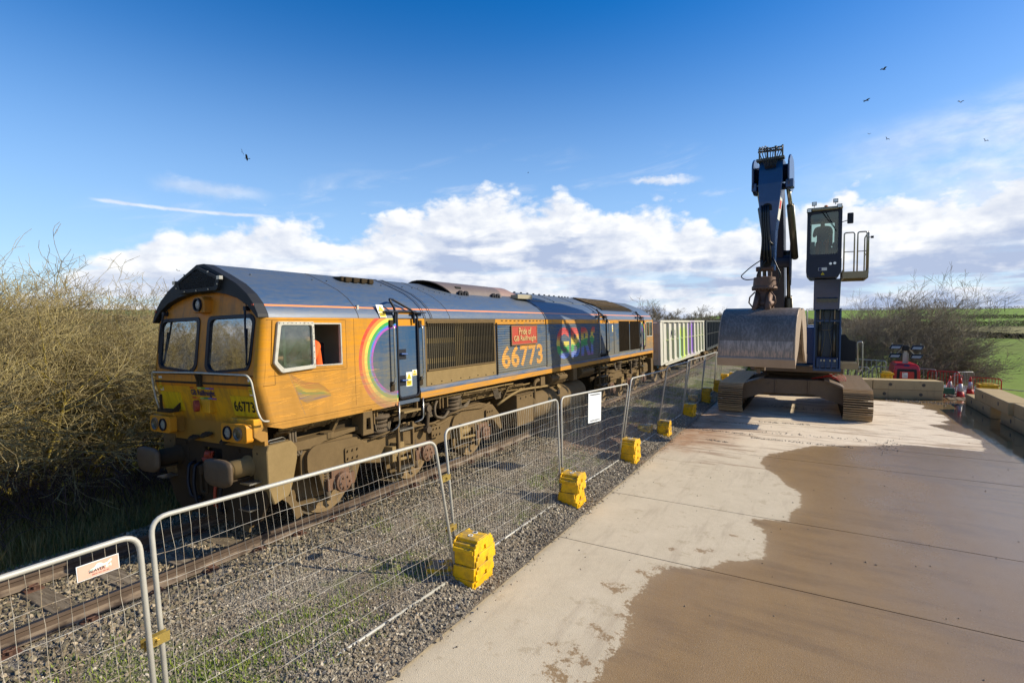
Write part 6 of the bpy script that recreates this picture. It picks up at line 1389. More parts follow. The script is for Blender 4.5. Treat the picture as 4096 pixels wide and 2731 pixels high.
# ================================================================== WAGONS
def wagon(x0, L, lab, mw, loadc, seed, group='box wagons coupled behind the locomotive'):
    xm = x0 + L / 2; t = thing('box_wagon', lab, 'wagon', (xm, track_y(xm), 0), (CANT, 0, math.atan(2 * max(0, xm - 15) / 950)), group)
    h = L / 2; zb, zt = .98, 3.02
    b = MB(); b.plate(rc(-h, h, zb, zt), [], .05, lambda u, v, w_: (u, -1.25 + w_, v)); b.plate(rc(-h, h, zb, zt), [], .05, lambda u, v, w_: (u, 1.2 + w_, v))
    b.prism([(-h + .9, zb), (-h + 1.6, .78), (h - 1.6, .78), (h - .9, zb)], 1, -1.24, -1.18); b.obj('side_wall', mw, t)
    [MB().box(s * h - .03, s * h + .03, -1.2, 1.2, .9, 2.95).obj('end_wall', mw, t) for s in (-1, 1)]
    b = MB()
    for k in range(5): b.box(-h - .07, -h - .02, -1.18, 1.18, 1.15 + .42 * k, 1.24 + .42 * k)
    b.box(-h - .07, -h - .01, -1.34, -1.2, .9, 2.98); b.obj('end_rib', mw, t)
    b = MB(); b.box(-h - .05, h + .05, -1.36, -1.18, 2.98, 3.08); b.box(-h - .05, h + .05, 1.18, 1.36, 2.98, 3.08); [b.box(s * h - .09, s * h + .09, -1.3, 1.3, 2.99, 3.075) for s in (-1, 1)]; b.obj('top_rail', mw, t, .01)
    n = 11; rb_ = MB(); rb_.prism([(-.10, -1.25), (-.055, -1.37), (.055, -1.37), (.10, -1.25)], 2, 1.0, 2.98); rb_.prism([(-.22, -1.25), (-.055, -1.375), (.055, -1.375), (.10, -1.25)], 2, 2.05, 2.10); me = rb_.mesh('side_rib', mw)
    for i in range(n): put('side_rib', me, t, 0, (-h + .55 + i * (L - 1.1) / (n - 1), 0, 0))
    b = MB(); b.box(-h, -h + .5, -1.34, -1.2, .88, 2.98); b.box(h - .5, h, -1.34, -1.2, .88, 2.98); b.box(-h, h, -1.30, -1.2, .90, 1.04); b.obj('sill', mw, t, .01)
    b = MB(); b.box(-h + .2, h - .2, -.5, .5, .7, .95); b.box(-2, 2, -.9, .9, .55, .8); b.cyl((1.5, -.9, .55), (1.5, .5, .55), .18, n=10); b.obj('underframe', UD, t)
    for s in (-1, 1):
        bx_ = s * (h - 1.9)
        b = MB(); b.prism([(-1.15, .45), (-1.1, .62), (-.5, .82), (.5, .82), (1.1, .62), (1.15, .45), (.75, .38), (.5, .55), (-.5, .55), (-.75, .38)], 1, -1.12, -.98); b.v = [(x + bx_, y, z) for x, y, z in b.v]; bo_ = b.obj('bogie', D_, t, .02)
        b = MB(); b.smooth = True
        for q in (-.2, .2): b.lathe([(0, .08), (.25, .08)], (bx_ + q, -1.05, .5), (0, 0, 1), 10)
        b.obj('coil_spring', UD, bo_)
        for q in (-.9, .9):
            b = MB(); b.smooth = True; [b.lathe([(0, .1), (.02, .40), (0, .42), (0, .46), (.13, .47), (.13, .12)], (bx_ + q, sg * .82, .46), (0, -sg, 0), 24) for sg in (-1, 1)]; b.cyl((bx_ + q, -1.1, .46), (bx_ + q, -1.18, .46), .11, n=10); b.cyl((bx_ + q, -.8, .46), (bx_ + q, .8, .46), .07, n=8); b.obj('wheelset', MATS['wheel_dust'], bo_)
    b = MB(); [b.lathe([(0, .11), (.45, .11), (.46, .22), (.49, .22)], (s * h, sg * .88, 1.0), (s, 0, 0), 16) for s in (-1, 1) for sg in (-1, 1)]; b.obj('buffers', UD, t)
    rg = random.Random(seed); b = MB(); nx, ny = 60, 12; b.smooth = False
    b.add([(-h + .1 + (L - .2) * i / (nx - 1), -1.15 + 2.3 * j / (ny - 1), 2.82 + .30 * (.5 + .5 * math.cos(i * .42 + seed)) * math.sin(math.pi * j / (ny - 1)) + rg.uniform(-.03, .03)) for i in range(nx) for j in range(ny)], [(i * ny + j, (i + 1) * ny + j, (i + 1) * ny + j + 1, i * ny + j + 1) for i in range(nx - 1) for j in range(ny - 1)])
    b.obj('load', loadc, t); return t
def m_wgrey(T, b):
    x, y, z = T.xyz(); n = T.noise(T.coord(), 2.2, 5, .65); st = T.noise(T.scale(T.coord(), 4, 4, .5), 2, 5, .7)
    c = T.mix(n * .6, hx('c9c6b8'), hx('aba898')); c = T.mix(st.step(.5, .75) * .5, c, hx('77705f'))
    gx = x + 1.6
    def bl(cx, w_, cz, h_, col): return ((1 - ((x - cx + (st - .5) * .8).abs()).step(w_ * .5, w_)) * (1 - ((z - cz + (st - .5) * .5).abs()).step(h_ * .6, h_)), col)
    for m_, col in (bl(-.9, .95, 1.8, 1.1, 'b3d01e'), (bl(-2.1, .7, 1.6, .8, '8fb9a6')), bl(1.9, 1.2, 2.0, 1.2, '7a3fc0'), bl(3.0, .4, 1.8, 1.0, '8f6fd0'), bl(.35, .2, 1.7, .8, 'c9cf50')):
        c = T.mix((m_ * y.lt(0)).clamp() * 1.0, c, hx(col))
    return c
mat('wagon_grey', m_wgrey, rough=.65); mat('wagon_dark', m_dusty('23282a', '34393a', 2), rough=.6)
mat('load_stone', lambda T, b: T.mix(T.noise(T.pos(), 8, 4, .7), hx('8b6a5a'), hx('b79a86')), rough=.95)
w1 = wagon(21.35, 14.1, 'light grey ribbed box wagon with green and purple paint daubs, behind the engine', MATS['wagon_grey'], MATS['load_stone'], 1)
w2 = wagon(36.5, 14.1, 'dark grey ribbed box wagon behind the light grey one', MATS['wagon_dark'], MATS['load_stone'], 2)
w3 = wagon(51.7, 14.1, 'second dark grey ribbed box wagon, farthest along the train', MATS['wagon_dark'], MATS['load_stone'], 3)
put_text('tg', 'name_lettering', MATS['navy'], lambda u, v, w_: (-3.5 + u * .5, -1.2545, 2.25 + v * .3), w1)
b = MB(); [b.beam((-4.3, -1.2545, 2.2), (-4.12, -1.2545, 2.55), .05, .004), b.beam((-3.95, -1.2545, 2.2), (-4.12, -1.2545, 2.55), .05, .004)]; b.obj('painted_mark', MATS['navy'], w1)
sticker(lambda u, v, d: (-7.13 - d, -.75 - u * .3, 2.25 + v * .35), w1)
# ================================================================== MATERIAL HANDLER
exc = thing('material_handler', 'dark blue tracked material handler with raised cab and open clamshell grab', 'excavator', (20.8, -7.0, -.45))
EO = Vector((20.8, -7.0, -.45))
mat('navy_paint', m_dusty('0d2c58', '174478', 3), rough=.22, spec=.6); mat('plum_paint', m_dusty('151c30', '252c42', 2), rough=.45, spec=.4)
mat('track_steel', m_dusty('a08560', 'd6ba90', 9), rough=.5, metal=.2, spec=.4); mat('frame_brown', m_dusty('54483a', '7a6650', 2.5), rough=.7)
def m_grab(T, b):
    x, y, z = T.xyz(); p = T.coord(); n = T.noise(T.scale(p, 6, 6, 1.2), 3.5, 7, .75); n2 = T.noise(p, 1.5, 4)
    c = T.mix(n.step(.42, .62), hx('857a70'), hx('b0a094')); c = T.mix((z.lt(2.75)) * n.step(.46, .58) * .8, c, hx('b89a86')); c = T.mix(z.gt(3.0) * n2, c, hx('574a3c'))
    c = T.mix(z.lt(2.43) * (.75 - n * .3), c, hx('c2a896')); setc(T, b, 'Roughness', .34 + n * .3); return c
mat('grab_steel', m_grab, metal=.35); mat('grab_side', m_dusty('8b7866', 'b3a08c', 2.5), rough=.55, metal=.2); mat('rust_brown', m_dusty('513a2c', '745848', 5), rough=.6, metal=.3)
mat('track_mud_shade', m_dusty('2a2118', '463826', 9), rough=.9); mat('hose', rough=.4, color=hx('15161a')); mat('cyl_grey', m_dusty('4d4c44', '69655a', 5), rough=.35, metal=.5)  # recess mud; its dark colour also carries the shade between the grouser bars
NP, PP, FB, RB_ = MATS['navy_paint'], MATS['plum_paint'], MATS['frame_brown'], MATS['rust_brown']
mat('red_light', rough=.5, color=hx('c9302a')); mat('amber', rough=.3, color=hx('d2751e'))
def W(*p): return Vector(p) - EO           # place by world position
def TW(b): b.v = [tuple(Vector(p) - EO) for p in b.v]; return b
# crawler tracks
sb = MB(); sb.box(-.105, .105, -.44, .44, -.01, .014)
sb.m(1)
for x in (-.085, 0, .085): sb.prism([(x - .014, .014), (x + .014, .014), (x + .008, .056), (x - .008, .056)], 1, -.44, .44)  # grouser bars paler than the plate: lit bars put into the colour
sb.m(0); sb.box(-.07, .07, -.19, -.11, -.07, 0); sb.box(-.07, .07, .11, .19, -.07, 0); shoe = sb.mesh('track_shoe', [MATS['track_mud_shade'], MATS['track_steel']])
for yc in (-4.87, -9.02):
    xa, xb, zc, r = 18.25, 23.7, .10, .515
    per = 2 * (xb - xa) + 2 * math.pi * r; N_ = int(per / .2335)
    for i in range(N_):
        s = per * i / N_; 
        if s < xb - xa: p, a = (xa + s, zc + r), 0
        elif s < xb - xa + math.pi * r: t_ = (s - (xb - xa)) / r; p, a = (xb + r * math.sin(t_), zc + r * math.cos(t_)), t_
        elif s < 2 * (xb - xa) + math.pi * r: p, a = (xb - (s - (xb - xa) - math.pi * r), zc - r), math.pi
        else: t_ = (s - 2 * (xb - xa) - math.pi * r) / r; p, a = (xa - r * math.sin(t_), zc - r * math.cos(t_)), math.pi + t_
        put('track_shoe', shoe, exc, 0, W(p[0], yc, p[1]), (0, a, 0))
    b = MB(); b.box(18.2, 23.7, yc - .26, yc + .26, -.15, .40); b.prism([(18.6, .4), (23.2, .4), (22.8, .52), (19, .52)], 1, yc - .3, yc + .3); TW(b).obj('track_frame', FB, exc, .02)
    b = MB(); b.smooth = True; [b.cyl((x, yc - .3, .10), (x, yc + .3, .10), .40, n=24) for x in (18.25, 23.7)]; [b.cyl((18.9 + i * .7, yc - .28, -.27), (18.9 + i * .7, yc + .28, -.27), .14, n=12) for i in range(7)]; TW(b).obj('track_wheels', FB, exc)
# car body
fp = [(-5.2, -.02), (-5.2, .62), (-6.0, .86), (-8.0, .88), (-8.3, .80), (-8.68, .58), (-8.68, -.02), (-7.65, .33), (-6.05, .30)]
for x0, x1 in ((18.5, 19.35), (22.2, 23.0)):
    b = MB(); b.prism(fp, 0, x0, x1); TW(b).obj('cross_beam', FB, exc, .015)
b = MB(); b.box(19.35, 22.2, -8.0, -6.0, .3, .86); [b.box(18.44, 18.5, y - .02, y + .02, .33, .86) for y in (-6.4, -7.5)]; b.box(18.45, 18.5, -6.2, -6.1, .6, .68); b.prism([(-5.2, .60), (-5.45, .72), (-6.0, .90), (-6.0, .86), (-5.2, .56)], 0, 18.4, 19.4); b.prism([(-8.0, .88), (-8.0, .93), (-8.5, .74), (-8.72, .62), (-8.68, .56)], 0, 18.4, 19.4); TW(b).obj('car_body', FB, exc, .01)
b = MB(); b.smooth = True; b.lathe([(0, 1.05), (.08, 1.05), (.09, 1.2), (.16, 1.2), (.17, 1.12), (.28, 1.12)], (20.8, -7.0, .85), (0, 0, 1), 48); TW(b).obj('slew_ring', FB, exc)
b = MB(); [b.box(20.8 + 1.21 * math.cos(a) - .03, 20.8 + 1.21 * math.cos(a) + .03, -7 + 1.21 * math.sin(a) - .03, -7 + 1.21 * math.sin(a) + .03, .93, 1.01) for a in [k * .0785 for k in range(80)]]; TW(b).obj('ring_teeth', FB, exc)['kind'] = 'stuff'
b = MB(); b.smooth = True
for k in range(5): b.tube([(18.7 + .1 * k, -7.6 - .1 * k, .92), (19.0, -8.0 - .12 * k, 1.0 + .04 * k), (19.2, -8.3 - .1 * k, .95), (19.0, -8.5 - .05 * k, .85)], .012, 5)
b.tube([(18.6, -8.3, .95), (18.7, -8.15, 1.25)], .014, 5); TW(b).obj('red_hose', MATS['red_light'], exc)
# upper structure
b = MB(); b.box(18.6, 23.9, -8.62, -5.5, 1.15, 1.4); TW(b).obj('deck', FB, exc, .02)
b = MB(); b.box(19.3, 23.8, -8.55, -7.35, 1.4, 2.85); b.box(19.6, 23.8, -6.6, -5.55, 1.4, 2.8); b.box(21.8, 24.3, -8.6, -5.5, 1.2, 2.9); TW(b).obj('engine_house', NP, exc, .05, seg=2)
b = MB(); b.smooth = True; [b.tube(bend([(19.3 + k * 1.4, -7.4, 2.85), (19.3 + k * 1.4, -7.4, 3.5), (20.5 + k * 1.4, -7.4, 3.5), (20.5 + k * 1.4, -7.4, 2.85)], .1, 4), .02, 6) for k in range(3)]; b.tube([(19, -7.38, 3.16), (23.4, -7.38, 3.16)], .016, 6); TW(b).obj('guard_rail', MATS['galv'], exc)
# boom, stick: built in their own plane, then slewed a little
Ms = Matrix.Translation(W(12.75, -6.52, 0)) @ Matrix.Rotation(R(-5), 4, 'Z')      # x runs back from the boom tip
def S_(b): b.v = [tuple(Ms @ Vector(p)) for p in b.v]; return b
bt = [(-.30, 7.6), (.45, 7.62), (1.6, 7.5), (2.5, 7.1), (3.4, 6.35), (4.2, 5.3), (4.8, 3.6), (5.9, 2.0)]; bl_ = [(5.2, 1.8), (3.7, 3.3), (2.3, 5.0), (1.75, 6.2), (1.35, 6.9), (.5, 7.1), (-.25, 7.0)]
Mb = Matrix.Translation(W(12.75, -6.46, 0))
def B_(b): b.v = [tuple(Mb @ Vector(p)) for p in b.v]; return b
for sg in (-1, 1):
    pass
b = MB(); b.prism(bt[1:] + bl_[:-1], 1, -.28, .20); B_(b).obj('boom', PP, exc, .03, seg=2)
for y in (-.47, .44):
    b = MB(); b.prism(rpoly([(-.35, 6.85), (-.40, 7.5), (-.1, 7.72), (.5, 7.66), (.7, 7.2), (.45, 6.75), (-.1, 6.68)], .15, 3), 1, y, y + .045); S_(b).obj('boom_fork', NP, exc, .006)
b = MB(); b.smooth = True; b.cyl((.1, -.46, 7.25), (.1, .48, 7.25), .24, n=20); b.cyl((.1, -.44, 7.35), (.1, .46, 7.35), .3, n=20) if False else None; b.cyl((0, -.48, 6.85), (0, .50, 6.85), .09, n=12); S_(b).obj('boom_pin', PP, exc)
b = MB(); b.box(-.3, .0, -.56, -.36, 6.75, 6.98); b.box(-.3, .0, .36, .5, 6.75, 6.98); S_(b).obj('pin_bracket', NP, exc, .02)
st_f = [(-.30, 7.72), (.22, 7.72), (.25, 6.9), (.05, 6.2), (-.05, 4.95), (-.08, 4.52), (-.28, 4.50), (-.36, 5.2), (-.42, 6.4)]
b = MB()
def sw(z): return (.30 + (.0 if z > 6.6 else -(6.6 - z) * .085))
def swr(z): return -.30 + (0 if z > 6.9 else (6.9 - z) ** 1.0 * .11 if z > 5.6 else .143 + (5.6 - z) * .02)
b.ring([[(xf, sw(z), z), (xf, swr(z), z), (xb_, swr(z), z), (xb_, sw(z), z)] for z, xf, xb_ in ((7.58, -.30, .22), (7.3, -.36, .26), (6.9, -.40, .25), (6.4, -.42, .12), (6.0, -.42, .06), (5.6, -.40, .02), (5.1, -.36, -.03), (4.5, -.28, -.08))]); S_(b).obj('stick', NP, exc, .012)
b = MB(); b.ring([[(x, swr(z) - .002 - k, z) for x, k in ((-.38, 0), (-.38, .003), (.0, .003), (.0, 0))] for z in (6.5, 6.2, 5.9)]); S_(b).obj('stick_print', MATS['sticker_white'], exc); b = MB(); b.ring([[(x, swr(z) - .006 - k, z) for x, k in ((-.33, 0), (-.33, .003), (-.1, .003), (-.1, 0))] for z in (6.42, 6.2)]); S_(b).obj('stick_print', MATS['red_light'], exc)
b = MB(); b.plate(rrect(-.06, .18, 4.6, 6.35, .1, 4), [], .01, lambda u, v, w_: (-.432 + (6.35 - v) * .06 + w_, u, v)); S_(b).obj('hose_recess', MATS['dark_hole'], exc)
b = MB(); b.box(-.45, -.25, -.34, .36, 7.54, 7.6); b.tube([(-.3, -.3, 7.80), (-.3, .34, 7.83)], .03, 6); b.tube([(-.28, -.3, 7.89), (-.28, .34, 7.90)], .022, 6); [b.box(-.32, -.26, y - .02, y + .02, 7.5, 7.93) for y in (-.28, -.1, .1, .3)]; S_(b).obj('hose_bracket', MATS['cyl_grey'], exc)
hr = random.Random(4)
for i in range(9):
    y = -.3 + i * .075; b = MB(); b.smooth = True; b.tube(bend([(-.25, y * .6, 7.86), (-.42, y, 7.92 + hr.uniform(-.05, .06)), (-.46, y * .9, 7.7), (-.46, y * .5, 7.45), (-.42, y * .4, 7.3)], .08, 3), .013, 5); S_(b).obj('hose', MATS['hose'], exc)
for y0, y1, z1 in ((-.02, -.06, 4.75), (.05, .02, 4.7), (.1, .12, 4.72), (.15, .2, 4.8), (.0, -.1, 5.2)):
    b = MB(); b.smooth = True; b.tube(bend([(-.43, y0 + .05, 6.3), (-.47, y0 + .04, 5.9), (-.46, y0, 5.3), (-.42, y1, z1)], .2, 4), .026, 6); S_(b).obj('hose', MATS['hose'], exc)
for y0, dy, zb in ((.1, .62, 4.30), (.0, .3, 4.2), (-.05, -.28, 4.25), (.12, .12, 4.15), (-.1, -.2, 4.1)):
    b = MB(); b.smooth = True; b.tube(bend([(-.40, y0, 4.85), (-.46, y0 + dy * .55, 4.62), (-.48, y0 + dy, 4.35), (-.44, y0 + dy * .8, zb - .05), (-.38, y0 * .3, zb - .02), (-.3, 0, zb + .02)], .2, 4), .016, 6); S_(b).obj('hose', MATS['hose'], exc)
for sg in (-1, 1):
    yy = -.40 if sg < 0 else .36
    b = MB(); b.smooth = True; b.cyl((.05, yy, 6.8), (.9, yy, 6.2), .045, n=10); 
    b = MB(); b.smooth = True; b.cyl((-.02, yy, 6.8), (.5, yy - .02, 6.3), .055, n=12); S_(b).obj('cylinder_rod', ST, exc)
    b = MB(); b.smooth = True; b.cyl((.42, yy - .01, 6.38), (2.3, yy + .06, 5.1), .10, n=14); S_(b).obj('stick_cylinder', MATS['cyl_grey'], exc)
    b = MB(); b.smooth = True; b.cyl((2.6, -.04 + sg * .36, 5.2), (4.2, -.04 + sg * .36, 3.1), .06, n=10); b.cyl((3.6, -.04 + sg * .36, 3.9), (5.4, -.04 + sg * .36, 1.5), .12, n=12); b.cyl((2.6, -.04 + sg * .44, 5.2), (2.6, -.04 + sg * .24, 5.2), .18, n=14); B_(b).obj('lift_cylinder', MATS['cyl_grey'], exc)
b = MB(); b.prism(rpoly([(1.9, 4.4), (2.0, 5.5), (2.7, 5.8), (2.9, 4.6), (2.5, 4.2)], .15, 3), 1, -.50, -.46); b.cyl((2.4, -.5, 5.0), (2.4, .4, 5.0), .2, n=14); B_(b).obj('boom_bracket', PP, exc)
# rotator and clamshell
Mg = Matrix.Translation(W(12.5, -6.38, 0)) @ Matrix.Rotation(R(-6), 4, 'Z')
def G_(b): b.v = [tuple(Mg @ Vector(p)) for p in b.v]; return b
b = MB(); b.smooth = True; b.lathe([(0, .2), (.02, .28), (.26, .30), (.27, .31), (.30, .33), (.34, .33), (.35, .28), (.38, .28)], (0, 0, 4.33), (0, 0, -1), 28); b.cyl((0, -.14, 4.32), (0, -.14, 4.62), .05, n=8); b.cyl((0, .14, 4.32), (0, .14, 4.62), .05, n=8); b.cyl((0, -.22, 4.55), (0, .22, 4.55), .07, n=10); ro = G_(b).obj('rotator', RB_, exc); md = ro.modifiers.new('e', 'EDGE_SPLIT'); md.split_angle = R(35)
b = MB(); [b.cyl((.31 * math.cos(a), .31 * math.sin(a), 3.95), (.31 * math.cos(a), .31 * math.sin(a), 4.06), .016, n=5) for a in [k * .262 for k in range(24)]]; G_(b).obj('flange_bolt', RB_, ro) if False else G_(b).obj('flange_bolts', RB_, exc)
b = MB(); b.smooth = True; b.lathe([(0, .24), (.1, .18), (.12, .22), (.3, .2), (.32, .26), (.5, .24)], (0, 0, 3.95), (0, 0, -1), 20); [b.cyl((-.1, y, 3.9), (-.5, y * 1.2, 3.35), .075, n=10) for y in (-.14, .14)]; [b.tube([(-.22, y, 3.9), (-.3, y * 1.6, 3.75), (-.3, y * 1.7, 3.6), (-.24, y * 1.2, 3.45)], .02, 6) for y in (-.2, .2)]; b.box(-.35, .35, -.2, .2, 3.2, 3.5); G_(b).obj('grab_head', RB_, exc)
oc = [(-.02, 3.36), (-.30, 3.44), (-.58, 3.38), (-.84, 3.20), (-1.02, 2.92), (-1.12, 2.6), (-1.16, 2.25), (-1.15, 2.05)]
for sg, nm in ((1, 'grab shell facing the camera'), (-1, 'rear grab shell')):
    X_ = lambda x: x * sg
    b = MB(); b.smooth = True; ic = [(x * .965 + .0, z - .03) for x, z in oc]
    b.ring([[(X_(x), y, z) for x, z in oc] + [(X_(x), y, z) for x, z in reversed(ic)] for y in (-.92, .92)]); sh = G_(b).obj('grab_shell', MATS['grab_steel'], exc, label=nm); md = sh.modifiers.new('e', 'EDGE_SPLIT'); md.split_angle = R(40)
    b = MB(); b.prism([(X_(-1.17), 2.12), (X_(-1.19), 2.08), (X_(-1.12), 1.86), (X_(-1.08), 1.86), (X_(-1.10), 2.12)], 1, -.96, .96); G_(b).obj('grab_lip', MATS['grab_side'], sh, .006)
    for yy in (-.95, .90):
        b = MB(); b.prism([(X_(x), z) for x, z in oc] + [(X_(x), z) for x, z in ((-1.10, 1.88), (-.95, 1.94), (-.55, 2.3), (-.25, 2.85), (-.02, 3.15))], 1, yy, yy + .05); G_(b).obj('grab_cheek', MATS['grab_side'], sh, .006)
b = MB(); b.box(-.9, -.75, -.2, .05, 1.75, 1.86); b.box(-.95, -.9, -.1, -.02, 1.68, 1.8); G_(b).obj('latch', FB, exc)
# raised cab
b = MB(); cy0, cy1 = -8.30, -7.38
fo = rpoly([(cy0, 5.0), (cy1, 5.0), (cy1, 6.42), (cy1 - .05, 6.5), (cy0 + .05, 6.52), (cy0, 6.42)], .03, 2); fi = rpoly([(cy0 + .1, 5.12), (cy1 - .09, 5.12), (cy1 - .09, 6.34), (cy0 + .1, 6.40)], .07, 4)
b.plate(fo, [fi], .07, lambda u, v, w_: (14.72 + w_, u, v)); cf = TW(b).obj('cab_front_frame', PP, exc, .015, seg=2)
b = MB(); b.plate(fi, [], .01, lambda u, v, w_: (14.745 + w_, u, v)); TW(b).obj('pane', MATS['cab_glass'], cf)
b = MB(); b.prism(rpoly([(cy0 - .005, 5.0), (cy1 + .005, 5.0), (cy1 + .005, 4.56), (cy1 - .1, 4.42), (cy0 + .1, 4.42), (cy0 - .005, 4.56)], .05, 3), 0, 14.70, 16.35); TW(b).obj('cab_base', PP, exc, .02, seg=2)
for yy in (cy0, cy1 - .04):
    b = MB(); b.plate(rc(14.79, 16.3, 5.0, 6.46), [rrect(14.92, 15.5, 5.08, 6.34, .05, 3), rrect(15.58, 16.2, 5.5, 6.34, .05, 3)], .04, lambda u, v, w_: (u, yy + w_, v)); sdp = TW(b).obj('cab_side_frame', PP, exc); b = MB(); b.box(14.9, 16.2, yy + .015, yy + .02, 5.08, 6.36); TW(b).obj('pane', MATS['cab_glass'], sdp)
b = MB(); b.plate([(cy0, 5.0), (cy1, 5.0), (cy1, 6.46), (cy0, 6.46)], [rc(cy0 + .15, cy1 - .12, 5.5, 6.3)], .04, lambda u, v, w_: (16.3 + w_, u, v)); TW(b).obj('cab_back_frame', PP, exc)
b = MB(); b.box(14.66, 16.36, cy0 - .01, cy1 + .01, 6.46, 6.54); b.box(14.62, 14.7, cy0 + .12, cy1 - .12, 6.44, 6.50); TW(b).obj('cab_roof', mat('cream_paint', m_dusty('8d8468', 'a79e82'), rough=.5), exc, .03, seg=3)
b = MB(); b.box(15.35, 15.85, -8.05, -7.6, 5.15, 5.5); b.box(15.82, 16.0, -8.05, -7.65, 5.45, 6.12); TW(b).obj('operator_seat', MATS['seat_black'], exc, .06, seg=3)
b = MB(); b.box(15.80, 15.99, -8.09, -8.03, 5.5, 6.0); TW(b).obj('seat_edge', MATS['red_light'], exc)
b = MB(); b.box(15.0, 15.6, -8.16, -8.08, 5.0, 5.5); b.box(15.0, 15.4, -7.6, -7.48, 5.0, 5.55); b.tube([(15.0, -7.8, 5.0), (15.15, -7.8, 5.6)], .03, 6); TW(b).obj('control_console', MATS['desk_grey'], exc, .01)
for y, z, x in ((-7.43, 6.46, 14.62), (-8.22, 6.53, 14.62), (-7.56, 6.68, 14.75), (-8.12, 6.72, 14.75)):
    b = MB(); b.box(x, x + .08, y - .065, y + .065, z - .055, z + .055); b.cyl((x + .04, y, z - .12), (x + .04, y, z - .05), .012, n=5); wl_ = TW(b).obj('work_lamp', MATS['rubber'], exc, .01); b = MB(); [b.box(x - .006, x + .001, y - .05, y + .05, z + q - .012, z + q + .012) for q in (-.03, 0, .03)]; TW(b).obj('lamp_lens', MATS['lens'], wl_)
b = MB(); b.lathe([(0, .05), (.05, .05), (.07, .02)], (14.8, -7.87, 6.54), (0, 0, 1), 12); TW(b).obj('beacon', MATS['amber'], exc)
b = MB(); b.tube([(14.75, -8.28, 6.05), (14.70, -8.42, 6.08)], .012, 5); TW(b).obj('mirror_arm', MATS['rubber'], exc); b = MB(); b.box(14.66, 14.72, -8.58, -8.42, 5.98, 6.30); TW(b).obj('mirror', MATS['rubber'], exc, .025, seg=3)
b = MB(); b.tube([(14.70, -7.75, 6.44), (14.69, -8.12, 5.85)], .010, 5); b.tube([(14.70, -7.85, 6.44), (14.69, -8.15, 5.8)], .008, 5); TW(b).obj('wiper', MATS['rubber'], exc)
for y, z in ((-8.02, 4.82), (-8.13, 4.83)):
    b = MB(); b.cyl((14.67, y, z), (14.695, y, z), .038, n=14); TW(b).obj('lamp_lens', MATS['lens'], exc)
b = MB(); b.box(14.685, 14.699, -7.93, -7.70, 4.62, 4.71); TW(b).obj('maker_sticker', MATS['sticker_white'], exc); b = MB(); b.box(14.681, 14.684, -7.79, -7.71, 4.625, 4.705); TW(b).obj('sticker_print', MATS['navy'], exc)
b = MB(); b.plate([(-7.87, 4.49), (-7.77, 4.49), (-7.82, 4.575)], [], .004, lambda u, v, w_: (14.69 + w_, u, v)); wt = TW(b).obj('warning_symbol', MATS['sticker_yellow'], exc); b = MB(); b.box(14.686, 14.689, -7.824, -7.816, 4.515, 4.55); b.box(14.686, 14.689, -7.824, -7.816, 4.50, 4.508); TW(b).obj('warning_print', MATS['paint_black'], wt)
# side platform of the cab
b = MB(); [b.box(14.75 + i * .3, 14.98 + i * .3, -8.96, -8.36, 4.50, 4.53) for i in range(5)]; b.box(14.7, 16.2, -8.98, -8.94, 4.36, 4.62); b.box(14.7, 16.2, -8.38, -8.33, 4.36, 4.62); b.box(14.68, 14.72, -8.96, -8.34, 4.36, 4.56); b.box(16.2, 16.24, -8.96, -8.34, 4.36, 4.56); TW(b).obj('cab_platform', mat('alu', m_dusty('8a7a5c', 'a39577'), rough=.5, metal=.4), exc)
b = MB(); b.smooth = True
for ya, yb in ((-8.36, -8.62), (-8.70, -8.93)): b.tube(bend([(14.74, ya, 4.5), (14.74, ya, 5.72), (14.74, yb, 5.72), (14.74, yb, 4.5)], .06, 4), .02, 8); b.tube([(14.74, ya, 5.15), (14.74, yb, 5.15)], .014, 6)
b.tube(bend([(14.76, -8.97, 4.5), (14.76, -8.97, 5.72), (16.1, -8.97, 5.72), (16.1, -8.97, 4.5)], .06, 4), .02, 8); b.tube([(14.76, -8.97, 5.15), (16.1, -8.97, 5.15)], .014, 6); TW(b).obj('platform_rail', MATS['steel_bright'], exc)
b = MB(); b.box(14.72, 14.8, -9.09, -9.02, 5.52, 5.58); b.tube([(14.76, -8.97, 5.55), (14.76, -9.05, 5.55)], .008, 5); TW(b).obj('camera_unit', MATS['rubber'], exc)
# cab riser
b = MB(); b.prism([(15.3, 4.40), (16.6, 4.40), (17.4, 3.45), (15.95, 3.45)], 1, -8.33, -7.60); TW(b).obj('riser_head', NP, exc, .02)
b = MB(); b.box(15.50, 15.56, -8.24, -7.7, 4.02, 4.28) if False else b.box(15.68, 15.9, -8.27, -7.68, 3.70, 3.80); [b.cyl((15.64, y, 3.72), (15.74, y, 3.72), .04, n=8) for y in (-8.2, -8.05, -7.9, -7.75)]; TW(b).obj('light_bar', MATS['cyl_grey'], exc)
b = MB()
for yy in (-8.40, -7.68): b.prism([(16.2, 1.5), (16.15, 3.5), (17.3, 3.5), (18.9, 1.5)], 1, yy, yy + .05)
b.box(16.75, 16.8, -8.36, -7.65, 1.5, 3.45); b.box(16.3, 16.5, -8.38, -7.66, 3.05, 3.12); b.box(16.25, 18.6, -8.42, -7.62, 1.42, 1.52); b.box(16.2, 16.35, -8.32, -7.72, 1.55, 1.86); [b.box(16.12, 16.2, y - .015, y + .015, 1.5, 1.86) for y in (-8.3, -8.14, -7.98, -7.82)]; TW(b).obj('riser_frame', NP, exc, .01)
b = MB(); [b.cyl((16.15, y, 1.78), (16.2, y, 1.78), .035, n=10) for y in (-8.24, -8.12, -7.95, -7.84)]; TW(b).obj('pipe_union', ST, exc)
